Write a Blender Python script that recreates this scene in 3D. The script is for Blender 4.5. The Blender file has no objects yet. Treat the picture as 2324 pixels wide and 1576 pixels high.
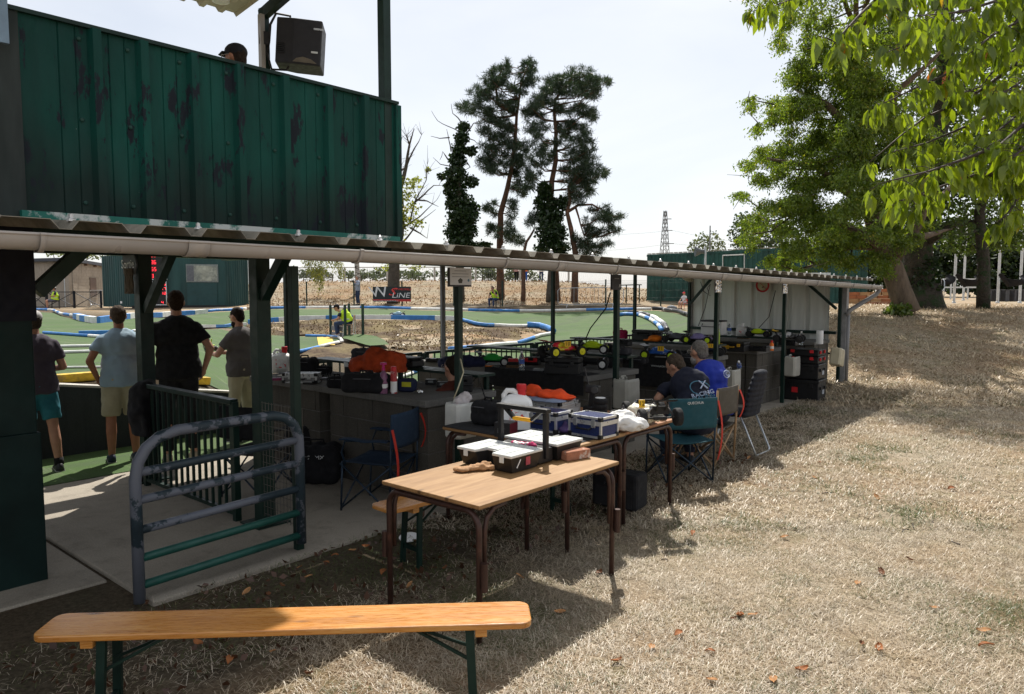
import bpy, bmesh, math, random
import numpy as np
from mathutils import Vector, Matrix, Euler, noise
from mathutils.geometry import delaunay_2d_cdt
R = math.radians
rng = random.Random(7)
NR = np.random.default_rng(11)
sc = bpy.context.scene
col = sc.collection

# ---------------------------------------------------------------- camera
F_, CX, CY, CAMH = 1680., 1162., 788., 1.85      # focal length and centre for a 2324 px wide picture
YAW, PIT = R(40.8), R(4.36)
fw = np.array([-math.sin(YAW)*math.cos(PIT), math.cos(YAW)*math.cos(PIT), -math.sin(PIT)])
rt = np.array([math.cos(YAW), math.sin(YAW), 0.])
upv = np.cross(rt, fw)
C0 = np.array([0, 0, CAMH])
cam = bpy.data.cameras.new('camera'); camo = bpy.data.objects.new('camera', cam); col.objects.link(camo)
cam.sensor_width = 36; cam.lens = 36*F_/2324; cam.clip_start = .05; cam.clip_end = 3000
m = Matrix((tuple(rt)+(0,), tuple(upv)+(0,), tuple(-fw)+(CAMH,), (0, 0, 0, 1)))
mm = Matrix.Identity(4)
for i in range(3):
    mm[i][0] = rt[i]; mm[i][1] = upv[i]; mm[i][2] = -fw[i]
mm[2][3] = CAMH
camo.matrix_world = mm
sc.camera = camo

# ---------------------------------------------------------------- sky, sun, exposure
SUN = Vector((-.46, .58, 1)).normalized()
w = bpy.data.worlds.new('World'); sc.world = w; w.use_nodes = True
nt = w.node_tree; nt.nodes.clear()
out = nt.nodes.new('ShaderNodeOutputWorld'); bg = nt.nodes.new('ShaderNodeBackground')
sky = nt.nodes.new('ShaderNodeTexSky'); sky.sky_type = 'NISHITA'; sky.sun_disc = False
sky.sun_elevation = math.asin(SUN.z); sky.sun_rotation = math.atan2(SUN.x, SUN.y)
sky.air_density = 1.0; sky.dust_density = 1.2; sky.ozone_density = 1.0; sky.altitude = 50
tc = nt.nodes.new('ShaderNodeTexCoord'); mp = nt.nodes.new('ShaderNodeMapping'); mp.inputs['Scale'].default_value = (1, 1, 3.2)
nz = nt.nodes.new('ShaderNodeTexNoise'); nz.inputs['Scale'].default_value = 1.6; nz.inputs['Detail'].default_value = 8; nz.inputs['Distortion'].default_value = .4
rp = nt.nodes.new('ShaderNodeValToRGB'); rp.color_ramp.elements[0].position = .3; rp.color_ramp.elements[1].position = .7
rp.color_ramp.elements[0].color = (.45, .45, .45, 1); rp.color_ramp.elements[1].color = (.8, .8, .8, 1)
mx = nt.nodes.new('ShaderNodeMixRGB'); mx.inputs[2].default_value = (11.4, 11.6, 11.9, 1)
nt.links.new(tc.outputs['Generated'], mp.inputs[0]); nt.links.new(mp.outputs[0], nz.inputs[0]); nt.links.new(nz.outputs[0], rp.inputs[0])
nt.links.new(rp.outputs[0], mx.inputs[0]); nt.links.new(sky.outputs[0], mx.inputs[1]); nt.links.new(mx.outputs[0], bg.inputs[0])
bg.inputs[1].default_value = .07
nt.links.new(bg.outputs[0], out.inputs[0])
sl = bpy.data.lights.new('sun', 'SUN'); sl.energy = 5.0; sl.angle = R(.53); sl.color = (1, .95, .87)
so = bpy.data.objects.new('sun', sl); col.objects.link(so); so.rotation_euler = SUN.to_track_quat('Z', 'Y').to_euler(); so.location = (-20, 25, 40)
sc.view_settings.view_transform = 'Standard'; sc.view_settings.look = 'None'; sc.view_settings.gamma = 1
sc.view_settings.exposure = 0.5
try:
    sc.cycles.max_bounces = 8; sc.cycles.transparent_max_bounces = 16; sc.cycles.use_denoising = True
except Exception: pass

# ---------------------------------------------------------------- pixel -> place
def ray(x, y): return fw + rt*(x-CX)/F_ - upv*(y-CY)/F_
def PZ(x, y, z=0.):
    d = ray(x, y); return Vector(C0 + d*(z-CAMH)/d[2])
def PX(x, y, X):
    d = ray(x, y); return Vector(C0 + d*X/d[0])
def PY(x, y, Y):
    d = ray(x, y); return Vector(C0 + d*Y/d[1])
def PD(x, y, D): return Vector(C0 + ray(x, y)*D)

# ---------------------------------------------------------------- terrain heights
TU = [-200, 300, 430, 560, 700, 1000, 1250, 1500, 1750, 1950, 2600]
TD = [8, 11, 14.5, 18, 20, 22.5, 25, 28, 30, 32, 35, 38, 43, 48, 55, 70, 120]
TZ = [[.78]*13+[.8, .85, 1, 1],
      [.78]*13+[.8, .9, 1.1, 1.2],
      [.66, .66, .6, .55, .5, .5, .55, .6, .65, .7, .76, .8, .85, .9, 1.3, 1.8, 1.8],
      [.3, .3, .22, .2, .2, .2, .25, .35, .5, .68, .78, .83, .88, 1.1, 2.2, 2.5, 2.5],
      [0, 0, 0, .05, .1, .1, .12, .17, .5, .72, .8, .83, .9, 1.25, 2.5, 2.6, 2.6],
      [0, 0, 0, .03, .05, .07, .1, .3, .55, .72, .8, .84, .95, 1.3, 2.55, 2.6, 2.6],
      [0, 0, 0, 0, 0, .02, .05, .1, .2, .32, .6, .8, .95, 1.3, 2.5, 2.6, 2.6],
      [0, 0, 0, .12, .2, .25, .32, .42, .5, .6, .78, .9, 1.2, 1.3, 1.8, 2, 2],
      [0, 0, .05, .5, .8, 1.0, 1.15, 1.25, 1.28, 1.3, 1.3, 1.3, 1.35, 1.35, 1.4, 1.4, 1.4],
      [0, 0, .08, .55, .98, 1.22, 1.3, 1.28, 1.25, 1.22, 1.22, 1.25, 1.3, 1.3, 1.35, 1.4, 1.4],
      [0, 0, .15, .55, .98, 1.2, 1.3, 1.3, 1.28, 1.25, 1.25, 1.25, 1.3, 1.3, 1.35, 1.4, 1.4]]
TZa = np.array(TZ)
FH = np.array([-math.sin(YAW), math.cos(YAW)])
def Hgt(x, y):
    D = x*FH[0]+y*FH[1]; r = x*rt[0]+y*rt[1]
    if D < 2: return 0.
    u = CX+F_*r/D
    i = min(max(np.searchsorted(TU, u)-1, 0), len(TU)-2); j = min(max(np.searchsorted(TD, D)-1, 0), len(TD)-2)
    a = min(max((u-TU[i])/(TU[i+1]-TU[i]), 0), 1); b = min(max((D-TD[j])/(TD[j+1]-TD[j]), 0), 1)
    a = a*a*(3-2*a); b = b*b*(3-2*b)*.5+b*.5
    z = (TZa[i, j]*(1-a)+TZa[i+1, j]*a)*(1-b)+(TZa[i, j+1]*(1-a)+TZa[i+1, j+1]*a)*b
    if y < 16 and u < 1900:                              # the sunken pit lane and the shed floor are level
        t = min(max((-9.15-x)/.2, 0), 1)
        if y > 15.2: t = max(t, (y-15.2)/.8)
        k = min(max((1900-u)/120, 0), 1)
        z = z*(t*k+(1-k))
    return float(z)
def G(px, py, off=0.):
    """ground point seen at a pixel"""
    d = ray(px, py); last = 3.
    D = 3.
    while D < 150:
        p = C0+d*D
        if p[2] < Hgt(p[0], p[1]):
            lo, hi = last, D
            for _ in range(14):
                mi = (lo+hi)/2; q = C0+d*mi
                if q[2] < Hgt(q[0], q[1]): hi = mi
                else: lo = mi
            q = C0+d*hi
            return Vector((q[0], q[1], Hgt(q[0], q[1])+off))
        last = D; D += .25+D*.01
    q = C0+d*150
    return Vector((q[0], q[1], Hgt(q[0], q[1])+off))
def GD(px, D, off=0.):
    """ground point in picture column px at distance D"""
    r = (px-CX)/F_*D
    x = FH[0]*D+rt[0]*r; y = FH[1]*D+rt[1]*r
    return Vector((x, y, Hgt(x, y)+off))

# ---------------------------------------------------------------- materials
MC = {}
def _n(nt, t, **k):
    n = nt.nodes.new(t)
    for a, b in k.items(): setattr(n, a, b)
    return n
def ramp(nt, fac, stops):
    r = _n(nt, 'ShaderNodeValToRGB'); cr = r.color_ramp
    while len(cr.elements) < len(stops): cr.elements.new(.5)
    for e, (p, c) in zip(cr.elements, stops):
        e.position = p; e.color = (c[0], c[1], c[2], 1) if not isinstance(c, (int, float)) else (c, c, c, 1)
    nt.links.new(fac, r.inputs[0]); return r.outputs[0]
def noi(nt, vec, scale, detail=4, rough=.55, dist=0):
    n = _n(nt, 'ShaderNodeTexNoise'); n.inputs['Scale'].default_value = scale; n.inputs['Detail'].default_value = detail
    n.inputs['Roughness'].default_value = rough; n.inputs['Distortion'].default_value = dist
    nt.links.new(vec, n.inputs[0]); return n.outputs[0]
def mixc(nt, fac, a, b, mode='MIX'):
    m = _n(nt, 'ShaderNodeMixRGB', blend_type=mode)
    for i, v in ((0, fac), (1, a), (2, b)):
        if hasattr(v, 'links'): nt.links.new(v, m.inputs[i])
        elif i == 0: m.inputs[0].default_value = v
        else: m.inputs[i].default_value = (v[0], v[1], v[2], 1)
    return m.outputs[0]
def mapv(nt, vec, s=(1, 1, 1), rot=(0, 0, 0)):
    m = _n(nt, 'ShaderNodeMapping'); m.inputs['Scale'].default_value = s; m.inputs['Rotation'].default_value = rot
    nt.links.new(vec, m.inputs[0]); return m.outputs[0]
def newmat(name):
    m = bpy.data.materials.new(name); m.use_nodes = True; nt = m.node_tree
    b = nt.nodes['Principled BSDF']
    tc = _n(nt, 'ShaderNodeTexCoord'); geo = _n(nt, 'ShaderNodeNewGeometry')
    return m, nt, b, tc.outputs['Object'], geo
def bumpn(nt, b, h, strength=.3, dist=.01):
    n = _n(nt, 'ShaderNodeBump'); n.inputs['Strength'].default_value = strength; n.inputs['Distance'].default_value = dist
    nt.links.new(h, n.inputs['Height']); nt.links.new(n.outputs[0], b.inputs['Normal'])
def M(name, c, rough=.6, metal=0, var=.25, scale=9, bump=0, bscale=60, c2=None, lo=.4, hi=.65, spec=.33, stretch=(1, 1, 1), trans=0, bdist=.006, alpha=1):
    """colour with a soft unevenness, an optional second colour in patches and fine relief"""
    if name in MC: return MC[name]
    m, nt, b, ob, geo = newmat(name)
    v = mapv(nt, ob, stretch)
    f = noi(nt, v, scale, 5, .6)
    d = tuple(x*(1-var) for x in c); l = tuple(min(x*(1+var*.6), 1) for x in c)
    cc = ramp(nt, f, [(.3, d), (.7, l)])
    if c2:
        f2 = noi(nt, v, scale*.6, 9, .65)
        cc = mixc(nt, ramp(nt, f2, [(lo, 0), (hi, 1)]), cc, c2)
    nt.links.new(cc, b.inputs['Base Color'])
    rr = noi(nt, v, scale*2.3, 3)
    nt.links.new(ramp(nt, rr, [(.3, max(rough-.12, 0)), (.7, min(rough+.1, 1))]), b.inputs['Roughness'])
    b.inputs['Metallic'].default_value = metal; b.inputs['Specular IOR Level'].default_value = spec
    if trans: b.inputs['Transmission Weight'].default_value = trans; b.inputs['IOR'].default_value = 1.35
    if alpha < 1: b.inputs['Alpha'].default_value = alpha
    if bump: bumpn(nt, b, noi(nt, v, bscale, 4), bump, bdist)
    MC[name] = m; return m
def leafmat(name, c1, c2, c3, tr=.45, tcol=None, rare=.93):
    """leaf: diffuse and light coming through, a different tone for each leaf"""
    if name in MC: return MC[name]
    m = bpy.data.materials.new(name); m.use_nodes = True; nt = m.node_tree; nt.nodes.clear()
    o = _n(nt, 'ShaderNodeOutputMaterial'); geo = _n(nt, 'ShaderNodeNewGeometry')
    cc = ramp(nt, geo.outputs['Random Per Island'], [(0, c1), (.55, c2), (rare, c2), (1, c3)])
    di = _n(nt, 'ShaderNodeBsdfDiffuse'); t = _n(nt, 'ShaderNodeBsdfTranslucent'); gl = _n(nt, 'ShaderNodeBsdfGlossy'); gl.inputs['Roughness'].default_value = .4
    gl.inputs['Color'].default_value = (.9, .9, .9, 1)
    mx = _n(nt, 'ShaderNodeMixShader'); mx.inputs[0].default_value = tr
    m2 = _n(nt, 'ShaderNodeMixShader'); m2.inputs[0].default_value = .035
    nt.links.new(cc, di.inputs[0])
    nt.links.new(mixc(nt, 1, cc, tcol or (1.6, 1.5, .55), 'MULTIPLY'), t.inputs[0])
    nt.links.new(di.outputs[0], mx.inputs[1]); nt.links.new(t.outputs[0], mx.inputs[2])
    nt.links.new(mx.outputs[0], m2.inputs[1]); nt.links.new(gl.outputs[0], m2.inputs[2]); nt.links.new(m2.outputs[0], o.inputs[0])
    MC[name] = m; return m
def emis(name, c, s):
    if name in MC: return MC[name]
    m, nt, b, ob, geo = newmat(name)
    b.inputs['Base Color'].default_value = (*c, 1); b.inputs['Emission Color'].default_value = (*c, 1); b.inputs['Emission Strength'].default_value = s
    MC[name] = m; return m

# ---------------------------------------------------------------- mesh helpers
class MB:
    def __init__(s): s.v = []; s.f = []; s.mi = []; s.m = 0
    def add(s, vs, fs):
        k = len(s.v); s.v += [tuple(p) for p in vs]; s.f += [tuple(i+k for i in f) for f in fs]; s.mi += [s.m]*len(fs); return s
    BF = [(0, 3, 2, 1), (4, 5, 6, 7), (0, 1, 5, 4), (1, 2, 6, 5), (2, 3, 7, 6), (3, 0, 4, 7)]
    def box(s, c, d, rz=0, mat=None):
        x, y, z = d[0]/2, d[1]/2, d[2]/2
        P = [Vector(p) for p in ((-x, -y, -z), (x, -y, -z), (x, y, -z), (-x, y, -z), (-x, -y, z), (x, -y, z), (x, y, z), (-x, y, z))]
        r = mat or Matrix.Rotation(rz, 3, 'Z'); c = Vector(c)
        return s.add([r @ p + c for p in P], s.BF)
    def lohi(s, a, b): return s.box([(a[i]+b[i])/2 for i in range(3)], [abs(b[i]-a[i]) for i in range(3)])
    def beam(s, a, b, w, h, upd=(0, 0, 1)):
        a, b = Vector(a), Vector(b); d = (b-a); L = d.length; d.normalize()
        u = Vector(upd)
        if abs(d.dot(u)) > .98: u = Vector((0, 1, 0))
        x = d.cross(u).normalized(); z = x.cross(d).normalized()
        return s.box((a+b)/2, (w, L, h), mat=Matrix((x, d, z)).transposed())
    def cyl(s, a, b, r0, r1=None, n=10, cap=True):
        return s.tube([a, b], [r0, r0 if r1 is None else r1], n, cap)
    def tube(s, pts, r, n=8, cap=True, closed=False):
        pts = [Vector(p) for p in pts]; N = len(pts)
        rs = r if isinstance(r, (list, tuple)) else [r]*N
        d0 = (pts[1]-pts[0]).normalized(); u = d0.orthogonal().normalized(); k = len(s.v); prev = d0
        for i, p in enumerate(pts):
            if closed: d = (pts[(i+1) % N]-pts[i-1])
            elif i == 0: d = pts[1]-pts[0]
            elif i == N-1: d = pts[-1]-pts[-2]
            else: d = (pts[i+1]-p).normalized()+(p-pts[i-1]).normalized()
            d = d.normalized() if d.length > 1e-9 else prev
            u = prev.rotation_difference(d) @ u; prev = d; x = d.cross(u)
            for j in range(n):
                a = 2*math.pi*j/n; s.v.append(tuple(p+(u*math.cos(a)+x*math.sin(a))*rs[i]))
        M_ = N if closed else N-1
        for i in range(M_):
            for j in range(n):
                a = k+i*n; b = k+((i+1) % N)*n
                s.f.append((a+j, a+(j+1) % n, b+(j+1) % n, b+j)); s.mi.append(s.m)
        if cap and not closed:
            s.f.append(tuple(k+j for j in reversed(range(n)))); s.f.append(tuple(k+(N-1)*n+j for j in range(n))); s.mi += [s.m]*2
        return s
    def lathe(s, prof, n=14, c=(0, 0, 0), mat=None):
        k = len(s.v); c = Vector(c)
        for r, z in prof:
            for j in range(n):
                a = 2*math.pi*j/n; p = Vector((r*math.cos(a), r*math.sin(a), z)); s.v.append(tuple((mat @ p if mat else p)+c))
        for i in range(len(prof)-1):
            for j in range(n):
                a = k+i*n; b = a+n; s.f.append((a+j, a+(j+1) % n, b+(j+1) % n, b+j)); s.mi.append(s.m)
        s.f.append(tuple(k+j for j in reversed(range(n)))); s.f.append(tuple(k+(len(prof)-1)*n+j for j in range(n))); s.mi += [s.m]*2
        return s
    def prism(s, poly, ext):
        n = len(poly); e = Vector(ext); P = [Vector(p) for p in poly]
        return s.add(P+[p+e for p in P], [tuple(reversed(range(n))), tuple(range(n, 2*n))]+[(i, (i+1) % n, n+(i+1) % n, n+i) for i in range(n)])
    def ell(s, c, r, mat=None, nu=12, nv=8):
        c = Vector(c); vs = [c+(mat @ Vector((0, 0, -r[2])) if mat else Vector((0, 0, -r[2])))]; fs = []
        for i in range(1, nv):
            ph = -math.pi/2+math.pi*i/nv
            for j in range(nu):
                a = 2*math.pi*j/nu; p = Vector((r[0]*math.cos(ph)*math.cos(a), r[1]*math.cos(ph)*math.sin(a), r[2]*math.sin(ph)))
                vs.append(c+(mat @ p if mat else p))
        vs.append(c+(mat @ Vector((0, 0, r[2])) if mat else Vector((0, 0, r[2])))); T = len(vs)-1
        for j in range(nu):
            fs.append((0, 1+(j+1) % nu, 1+j)); fs.append((T, T-nu+j, T-nu+(j+1) % nu))
            for i in range(nv-2):
                a = 1+i*nu; fs.append((a+j, a+(j+1) % nu, a+nu+(j+1) % nu, a+nu+j))
        return s.add(vs, fs)
    def cap(s, a, b, r0, r1, n=10):
        """limb with round ends"""
        a, b = Vector(a), Vector(b); d = (b-a).normalized()
        pts = [a-d*r0*.95, a-d*r0*.7, a-d*r0*.3, a, b, b+d*r1*.3, b+d*r1*.7, b+d*r1*.95]
        return s.tube(pts, [r0*.3, r0*.71, r0*.95, r0, r1, r1*.95, r1*.71, r1*.3], n)
    def sheet(s, fn, nu, nv):
        k = len(s.v)
        for i in range(nu+1):
            for j in range(nv+1): s.v.append(tuple(fn(i/nu, j/nv)))
        for i in range(nu):
            for j in range(nv):
                a = k+i*(nv+1)+j; s.f.append((a, a+nv+1, a+nv+2, a+1)); s.mi.append(s.m)
        return s
    def mesh(s, name, off=None):
        me = bpy.data.meshes.new(name)
        v = [tuple(off @ Vector(p)) for p in s.v] if off is not None else s.v
        me.from_pydata(v, [], s.f); me.update(); return me
    def build(s, name, mats, parent=None, world=False, smooth=False, bevel=0, loc=None, rot=None, solid=0):
        off = None
        if world and parent is not None: off = xf(parent).inverted()
        me = s.mesh(name, off)
        for mt in (mats if isinstance(mats, (list, tuple)) else [mats]): me.materials.append(mt)
        if any(s.mi): me.polygons.foreach_set('material_index', s.mi)
        if smooth:
            me.polygons.foreach_set('use_smooth', [True]*len(me.polygons))
            if smooth == 'auto':
                try: me.set_sharp_from_angle(angle=R(38))
                except Exception: pass
        o = bpy.data.objects.new(name, me); col.objects.link(o)
        if parent is not None: o.parent = parent
        if loc is not None: o.location = loc
        if rot is not None: o.rotation_euler = rot
        if bevel:
            b = o.modifiers.new('b', 'BEVEL'); b.width = bevel; b.segments = 2; b.limit_method = 'ANGLE'; b.angle_limit = R(40)
        if solid:
            b = o.modifiers.new('s', 'SOLIDIFY'); b.thickness = solid; b.offset = 0
        return o
def xf(o):
    return Matrix.Translation(o.location) @ o.rotation_euler.to_matrix().to_4x4() @ Matrix.Diagonal((*o.scale, 1))
def tag(o, label, cat=None, group=None):
    o['label'] = label
    if cat: o['category'] = cat
    if group: o['group'] = group
    return o
def thing(name, label, cat, loc=(0, 0, 0), rz=0, group=None):
    o = bpy.data.objects.new(name, None); o.empty_display_size = .1; col.objects.link(o)
    o.location = loc; o.rotation_euler = (0, 0, rz); return tag(o, label, cat, group)
def struct(o): o['kind'] = 'structure'; return o
def stuff(o): o['kind'] = 'stuff'; return o
def meshobj(name, me, mat, parent=None, loc=(0, 0, 0), rot=(0, 0, 0)):
    if mat is not None and not me.materials: me.materials.append(mat)
    o = bpy.data.objects.new(name, me); col.objects.link(o); o.parent = parent; o.location = loc; o.rotation_euler = rot; return o
def dup(root, loc, rz, label=None):
    r = root.copy(); col.objects.link(r); r.location = loc; r.rotation_euler = (0, 0, rz)
    if label: r['label'] = label
    for ch in list(root.children):
        c = ch.copy(); col.objects.link(c); c.parent = r
        for g in ch.children:
            d = g.copy(); col.objects.link(d); d.parent = c
    return r
def evalmesh(o, name):
    dg = bpy.context.evaluated_depsgraph_get(); me = bpy.data.meshes.new_from_object(o.evaluated_get(dg)); me.name = name; return me
def text(name, s, size, mat, parent, loc, rot, ext=.0008, shear=0, align='CENTER', sx=1):
    cu = bpy.data.curves.new('t', 'FONT'); cu.body = s; cu.size = size; cu.extrude = ext; cu.shear = shear; cu.align_x = align; cu.align_y = 'CENTER'; cu.resolution_u = 2
    t = bpy.data.objects.new('t', cu); col.objects.link(t); me = evalmesh(t, name); bpy.data.objects.remove(t); bpy.data.curves.remove(cu)
    me.materials.clear(); me.materials.append(mat)
    o = bpy.data.objects.new(name, me); col.objects.link(o); o.parent = parent; o.location = loc
    o.rotation_euler = rot if not isinstance(rot, Matrix) else rot.to_euler(); o.scale = (sx, 1, 1); return o
def blob(name, mb, mat, vox, parent=None, world=False, sm=3, wr=0, wsc=9, seed=0, loc=None, rot=None, zfloor=None):
    """closed shapes grown together into one continuous skin, with small folds"""
    off = xf(parent).inverted() if (world and parent is not None) else None
    me = mb.mesh('tmp', off); o = bpy.data.objects.new('tmp', me); col.objects.link(o)
    r = o.modifiers.new('r', 'REMESH'); r.mode = 'VOXEL'; r.voxel_size = vox
    if sm:
        k = o.modifiers.new('s', 'SMOOTH'); k.iterations = sm; k.factor = .5
    e = evalmesh(o, name); bpy.data.objects.remove(o); bpy.data.meshes.remove(me)
    if wr:
        n = len(e.vertices); co = np.empty(n*3, 'f'); e.vertices.foreach_get('co', co); co = co.reshape(-1, 3)
        no = np.empty(n*3, 'f'); e.vertices.foreach_get('normal', no); no = no.reshape(-1, 3)
        s = Vector((seed*3.1, seed*1.7, seed*.9))
        dv = np.array([noise.noise(Vector(p)*wsc+s)+.5*noise.noise(Vector(p)*wsc*2.3+s) for p in co], 'f')
        co += no*(dv[:, None]*wr)
        if zfloor is not None: co[:, 2] = np.maximum(co[:, 2], zfloor)
        e.vertices.foreach_set('co', co.ravel())
    e.polygons.foreach_set('use_smooth', [True]*len(e.polygons)); e.materials.clear(); e.materials.append(mat); e.update()
    ob = bpy.data.objects.new(name, e); col.objects.link(ob)
    if parent is not None: ob.parent = parent
    if loc is not None: ob.location = loc
    if rot is not None: ob.rotation_euler = rot
    return ob
def npmesh(name, V, Fq, mat, parent=None, loc=(0, 0, 0), smooth=False):
    """fast mesh from arrays: V (n,3), Fq (m,k)"""
    me = bpy.data.meshes.new(name); V = np.asarray(V, 'f'); Fq = np.asarray(Fq, 'i'); k = Fq.shape[1]
    me.vertices.add(len(V)); me.vertices.foreach_set('co', V.ravel())
    me.loops.add(Fq.size); me.loops.foreach_set('vertex_index', Fq.ravel())
    me.polygons.add(len(Fq)); me.polygons.foreach_set('loop_start', np.arange(len(Fq), dtype='i')*k); me.polygons.foreach_set('loop_total', np.full(len(Fq), k, 'i'))
    me.update(calc_edges=True)
    if smooth: me.polygons.foreach_set('use_smooth', [True]*len(Fq))
    me.materials.append(mat); o = bpy.data.objects.new(name, me); col.objects.link(o); o.parent = parent; o.location = loc; return o
def leaves(name, pos, L, W, mat, parent, droop=.5, loc=(0, 0, 0), ldir=None, var=.35, curl=.15):
    """many four-cornered leaves, each folded a little; pos (n,3) is the stalk end"""
    pos = np.asarray(pos, 'f'); n = len(pos)
    d = NR.normal(size=(n, 3)); d[:, 2] = d[:, 2]*(1-droop)-droop*1.6
    if ldir is not None: d = d*.45+ldir
    d /= np.linalg.norm(d, axis=1)[:, None]+1e-9
    s = np.cross(d, NR.normal(size=(n, 3))); s /= np.linalg.norm(s, axis=1)[:, None]+1e-9
    nn = np.cross(d, s); k = (1+var*NR.normal(size=n)).clip(.45, 1.7)[:, None]
    a = pos; t = pos+d*L*k; mi = pos+d*L*k*.45+nn*L*curl*k; l = mi+s*W*k*.5; r = mi-s*W*k*.5
    V = np.stack([a, l, t, r], 1).reshape(-1, 3); Fq = np.arange(4*n).reshape(-1, 4)
    return npmesh(name, V-np.asarray(loc, 'f') if parent is None else V, Fq, mat, parent)
def block_wall(parent, a, b, h0, h, th, mat, bw=.5, bh=.2, joint=.012, cut=None, name='block'):
    """courses of blocks from a to b (plan), every block an object of its own, on a recessed core"""
    a, b = Vector((a[0], a[1])), Vector((b[0], b[1])); d = b-a; L = d.length; ang = math.atan2(d.y, d.x); d.normalize()
    inv = xf(parent).inverted(); cache = {}
    n = int(round(h/bh))
    for i in range(n):
        x = -(i % 2)*bw/2
        while x < L-.02:
            x0, x1 = max(x, 0), min(x+bw, L); x += bw
            if x1-x0 < .04: continue
            z = h0+(i+.5)*bh; c = a+d*((x0+x1)/2)
            if cut and cut((x0+x1)/2, z): continue
            key = round(x1-x0, 2)
            if key not in cache:
                me = MB().box((0, 0, 0), (x1-x0-joint, th, bh-joint)).mesh(name); me.materials.append(mat); cache[key] = me
            o = bpy.data.objects.new(name, cache[key]); col.objects.link(o); o.parent = parent
            o.location = inv @ Vector((c.x, c.y, z)); o.rotation_euler = (0, 0, ang)
    c = a+d*L/2; nrm = Vector((-d.y, d.x))
    core = MB().box((c.x, c.y, h0+n*bh/2), (L-.03, th-.014, n*bh-.004), rz=ang)
    return core
# ---------------------------------------------------------------- ground materials
def ground_mat():
    m, nt, b, ob, geo = newmat('dry_ground'); p = geo.outputs['Position']
    big = noi(nt, p, .35, 5, .6); mid = noi(nt, p, 2.2, 6, .65); fine = noi(nt, mapv(nt, p, (1, 1, .3)), 38, 6, .75)
    straw = ramp(nt, fine, [(.25, (.15, .115, .075)), (.45, (.30, .245, .175)), (.62, (.44, .375, .28)), (.8, (.58, .51, .41))])
    rust = ramp(nt, fine, [(.3, (.14, .08, .04)), (.6, (.36, .22, .115)), (.8, (.5, .35, .2))])
    c = mixc(nt, ramp(nt, big, [(.42, 0), (.62, .75)]), straw, rust)
    g = ramp(nt, fine, [(.3, (.06, .075, .03)), (.7, (.2, .21, .09))])
    c = mixc(nt, ramp(nt, mid, [(.52, 0), (.72, .62)]), c, g)
    # bare earth in the strip along the shed, darkened to deepen its shade
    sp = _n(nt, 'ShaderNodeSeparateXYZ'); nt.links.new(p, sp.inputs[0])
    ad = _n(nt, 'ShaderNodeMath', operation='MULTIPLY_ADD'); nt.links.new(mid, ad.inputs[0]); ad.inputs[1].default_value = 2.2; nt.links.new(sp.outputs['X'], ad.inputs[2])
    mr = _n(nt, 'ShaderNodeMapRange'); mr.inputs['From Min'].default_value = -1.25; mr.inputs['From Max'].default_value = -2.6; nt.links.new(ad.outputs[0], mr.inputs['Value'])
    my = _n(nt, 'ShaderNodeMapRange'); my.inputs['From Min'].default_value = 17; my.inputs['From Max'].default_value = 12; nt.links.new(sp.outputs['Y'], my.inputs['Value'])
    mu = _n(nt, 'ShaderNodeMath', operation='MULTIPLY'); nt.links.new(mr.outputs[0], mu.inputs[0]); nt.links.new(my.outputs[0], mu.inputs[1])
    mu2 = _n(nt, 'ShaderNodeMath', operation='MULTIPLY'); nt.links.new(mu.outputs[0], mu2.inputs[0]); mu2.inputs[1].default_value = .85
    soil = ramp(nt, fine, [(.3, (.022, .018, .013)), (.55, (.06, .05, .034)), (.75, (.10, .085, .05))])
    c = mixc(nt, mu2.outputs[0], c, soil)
    nt.links.new(c, b.inputs['Base Color']); b.inputs['Roughness'].default_value = .95; b.inputs['Specular IOR Level'].default_value = .1
    bumpn(nt, b, fine, .9, .03); return m
def turf_mat():
    m, nt, b, ob, geo = newmat('turf_carpet'); p = geo.outputs['Position']
    f = noi(nt, p, 160, 3, .7); l = noi(nt, p, .5, 5, .6); s = noi(nt, mapv(nt, p, (1, .15, 1), (0, 0, .6)), 2.5, 6, .7)
    c = ramp(nt, f, [(.3, (.040, .078, .022)), (.7, (.078, .132, .042))])
    c = mixc(nt, ramp(nt, l, [(.4, 0), (.7, .55)]), c, (.10, .125, .065))
    c = mixc(nt, ramp(nt, s, [(.48, 0), (.68, .6)]), c, (.055, .066, .05))
    s2 = noi(nt, mapv(nt, p, (.12, 1.6, 1), (0, 0, -.5)), 3.2, 6, .75); c = mixc(nt, ramp(nt, s2, [(.56, 0), (.66, .5)]), c, (.15, .165, .11))
    nt.links.new(c, b.inputs['Base Color']); b.inputs['Roughness'].default_value = .85; b.inputs['Specular IOR Level'].default_value = .15
    bumpn(nt, b, f, .5, .01); return m
def dirt_mat():
    m, nt, b, ob, geo = newmat('leafy_dirt'); p = geo.outputs['Position']
    f = noi(nt, p, 9, 8, .75); l = noi(nt, p, .8, 4); g = noi(nt, p, 26, 4, .7)
    c = ramp(nt, f, [(.3, (.03, .022, .015)), (.5, (.085, .06, .04)), (.68, (.16, .12, .08)), (.8, (.32, .27, .2))])
    c = mixc(nt, ramp(nt, l, [(.45, 0), (.62, .75)]), c, ramp(nt, g, [(.35, (.12, .095, .045)), (.65, (.28, .225, .12))]))
    nt.links.new(c, b.inputs['Base Color']); b.inputs['Roughness'].default_value = .95; b.inputs['Specular IOR Level'].default_value = .1
    bumpn(nt, b, f, 1, .05); return m
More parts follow.
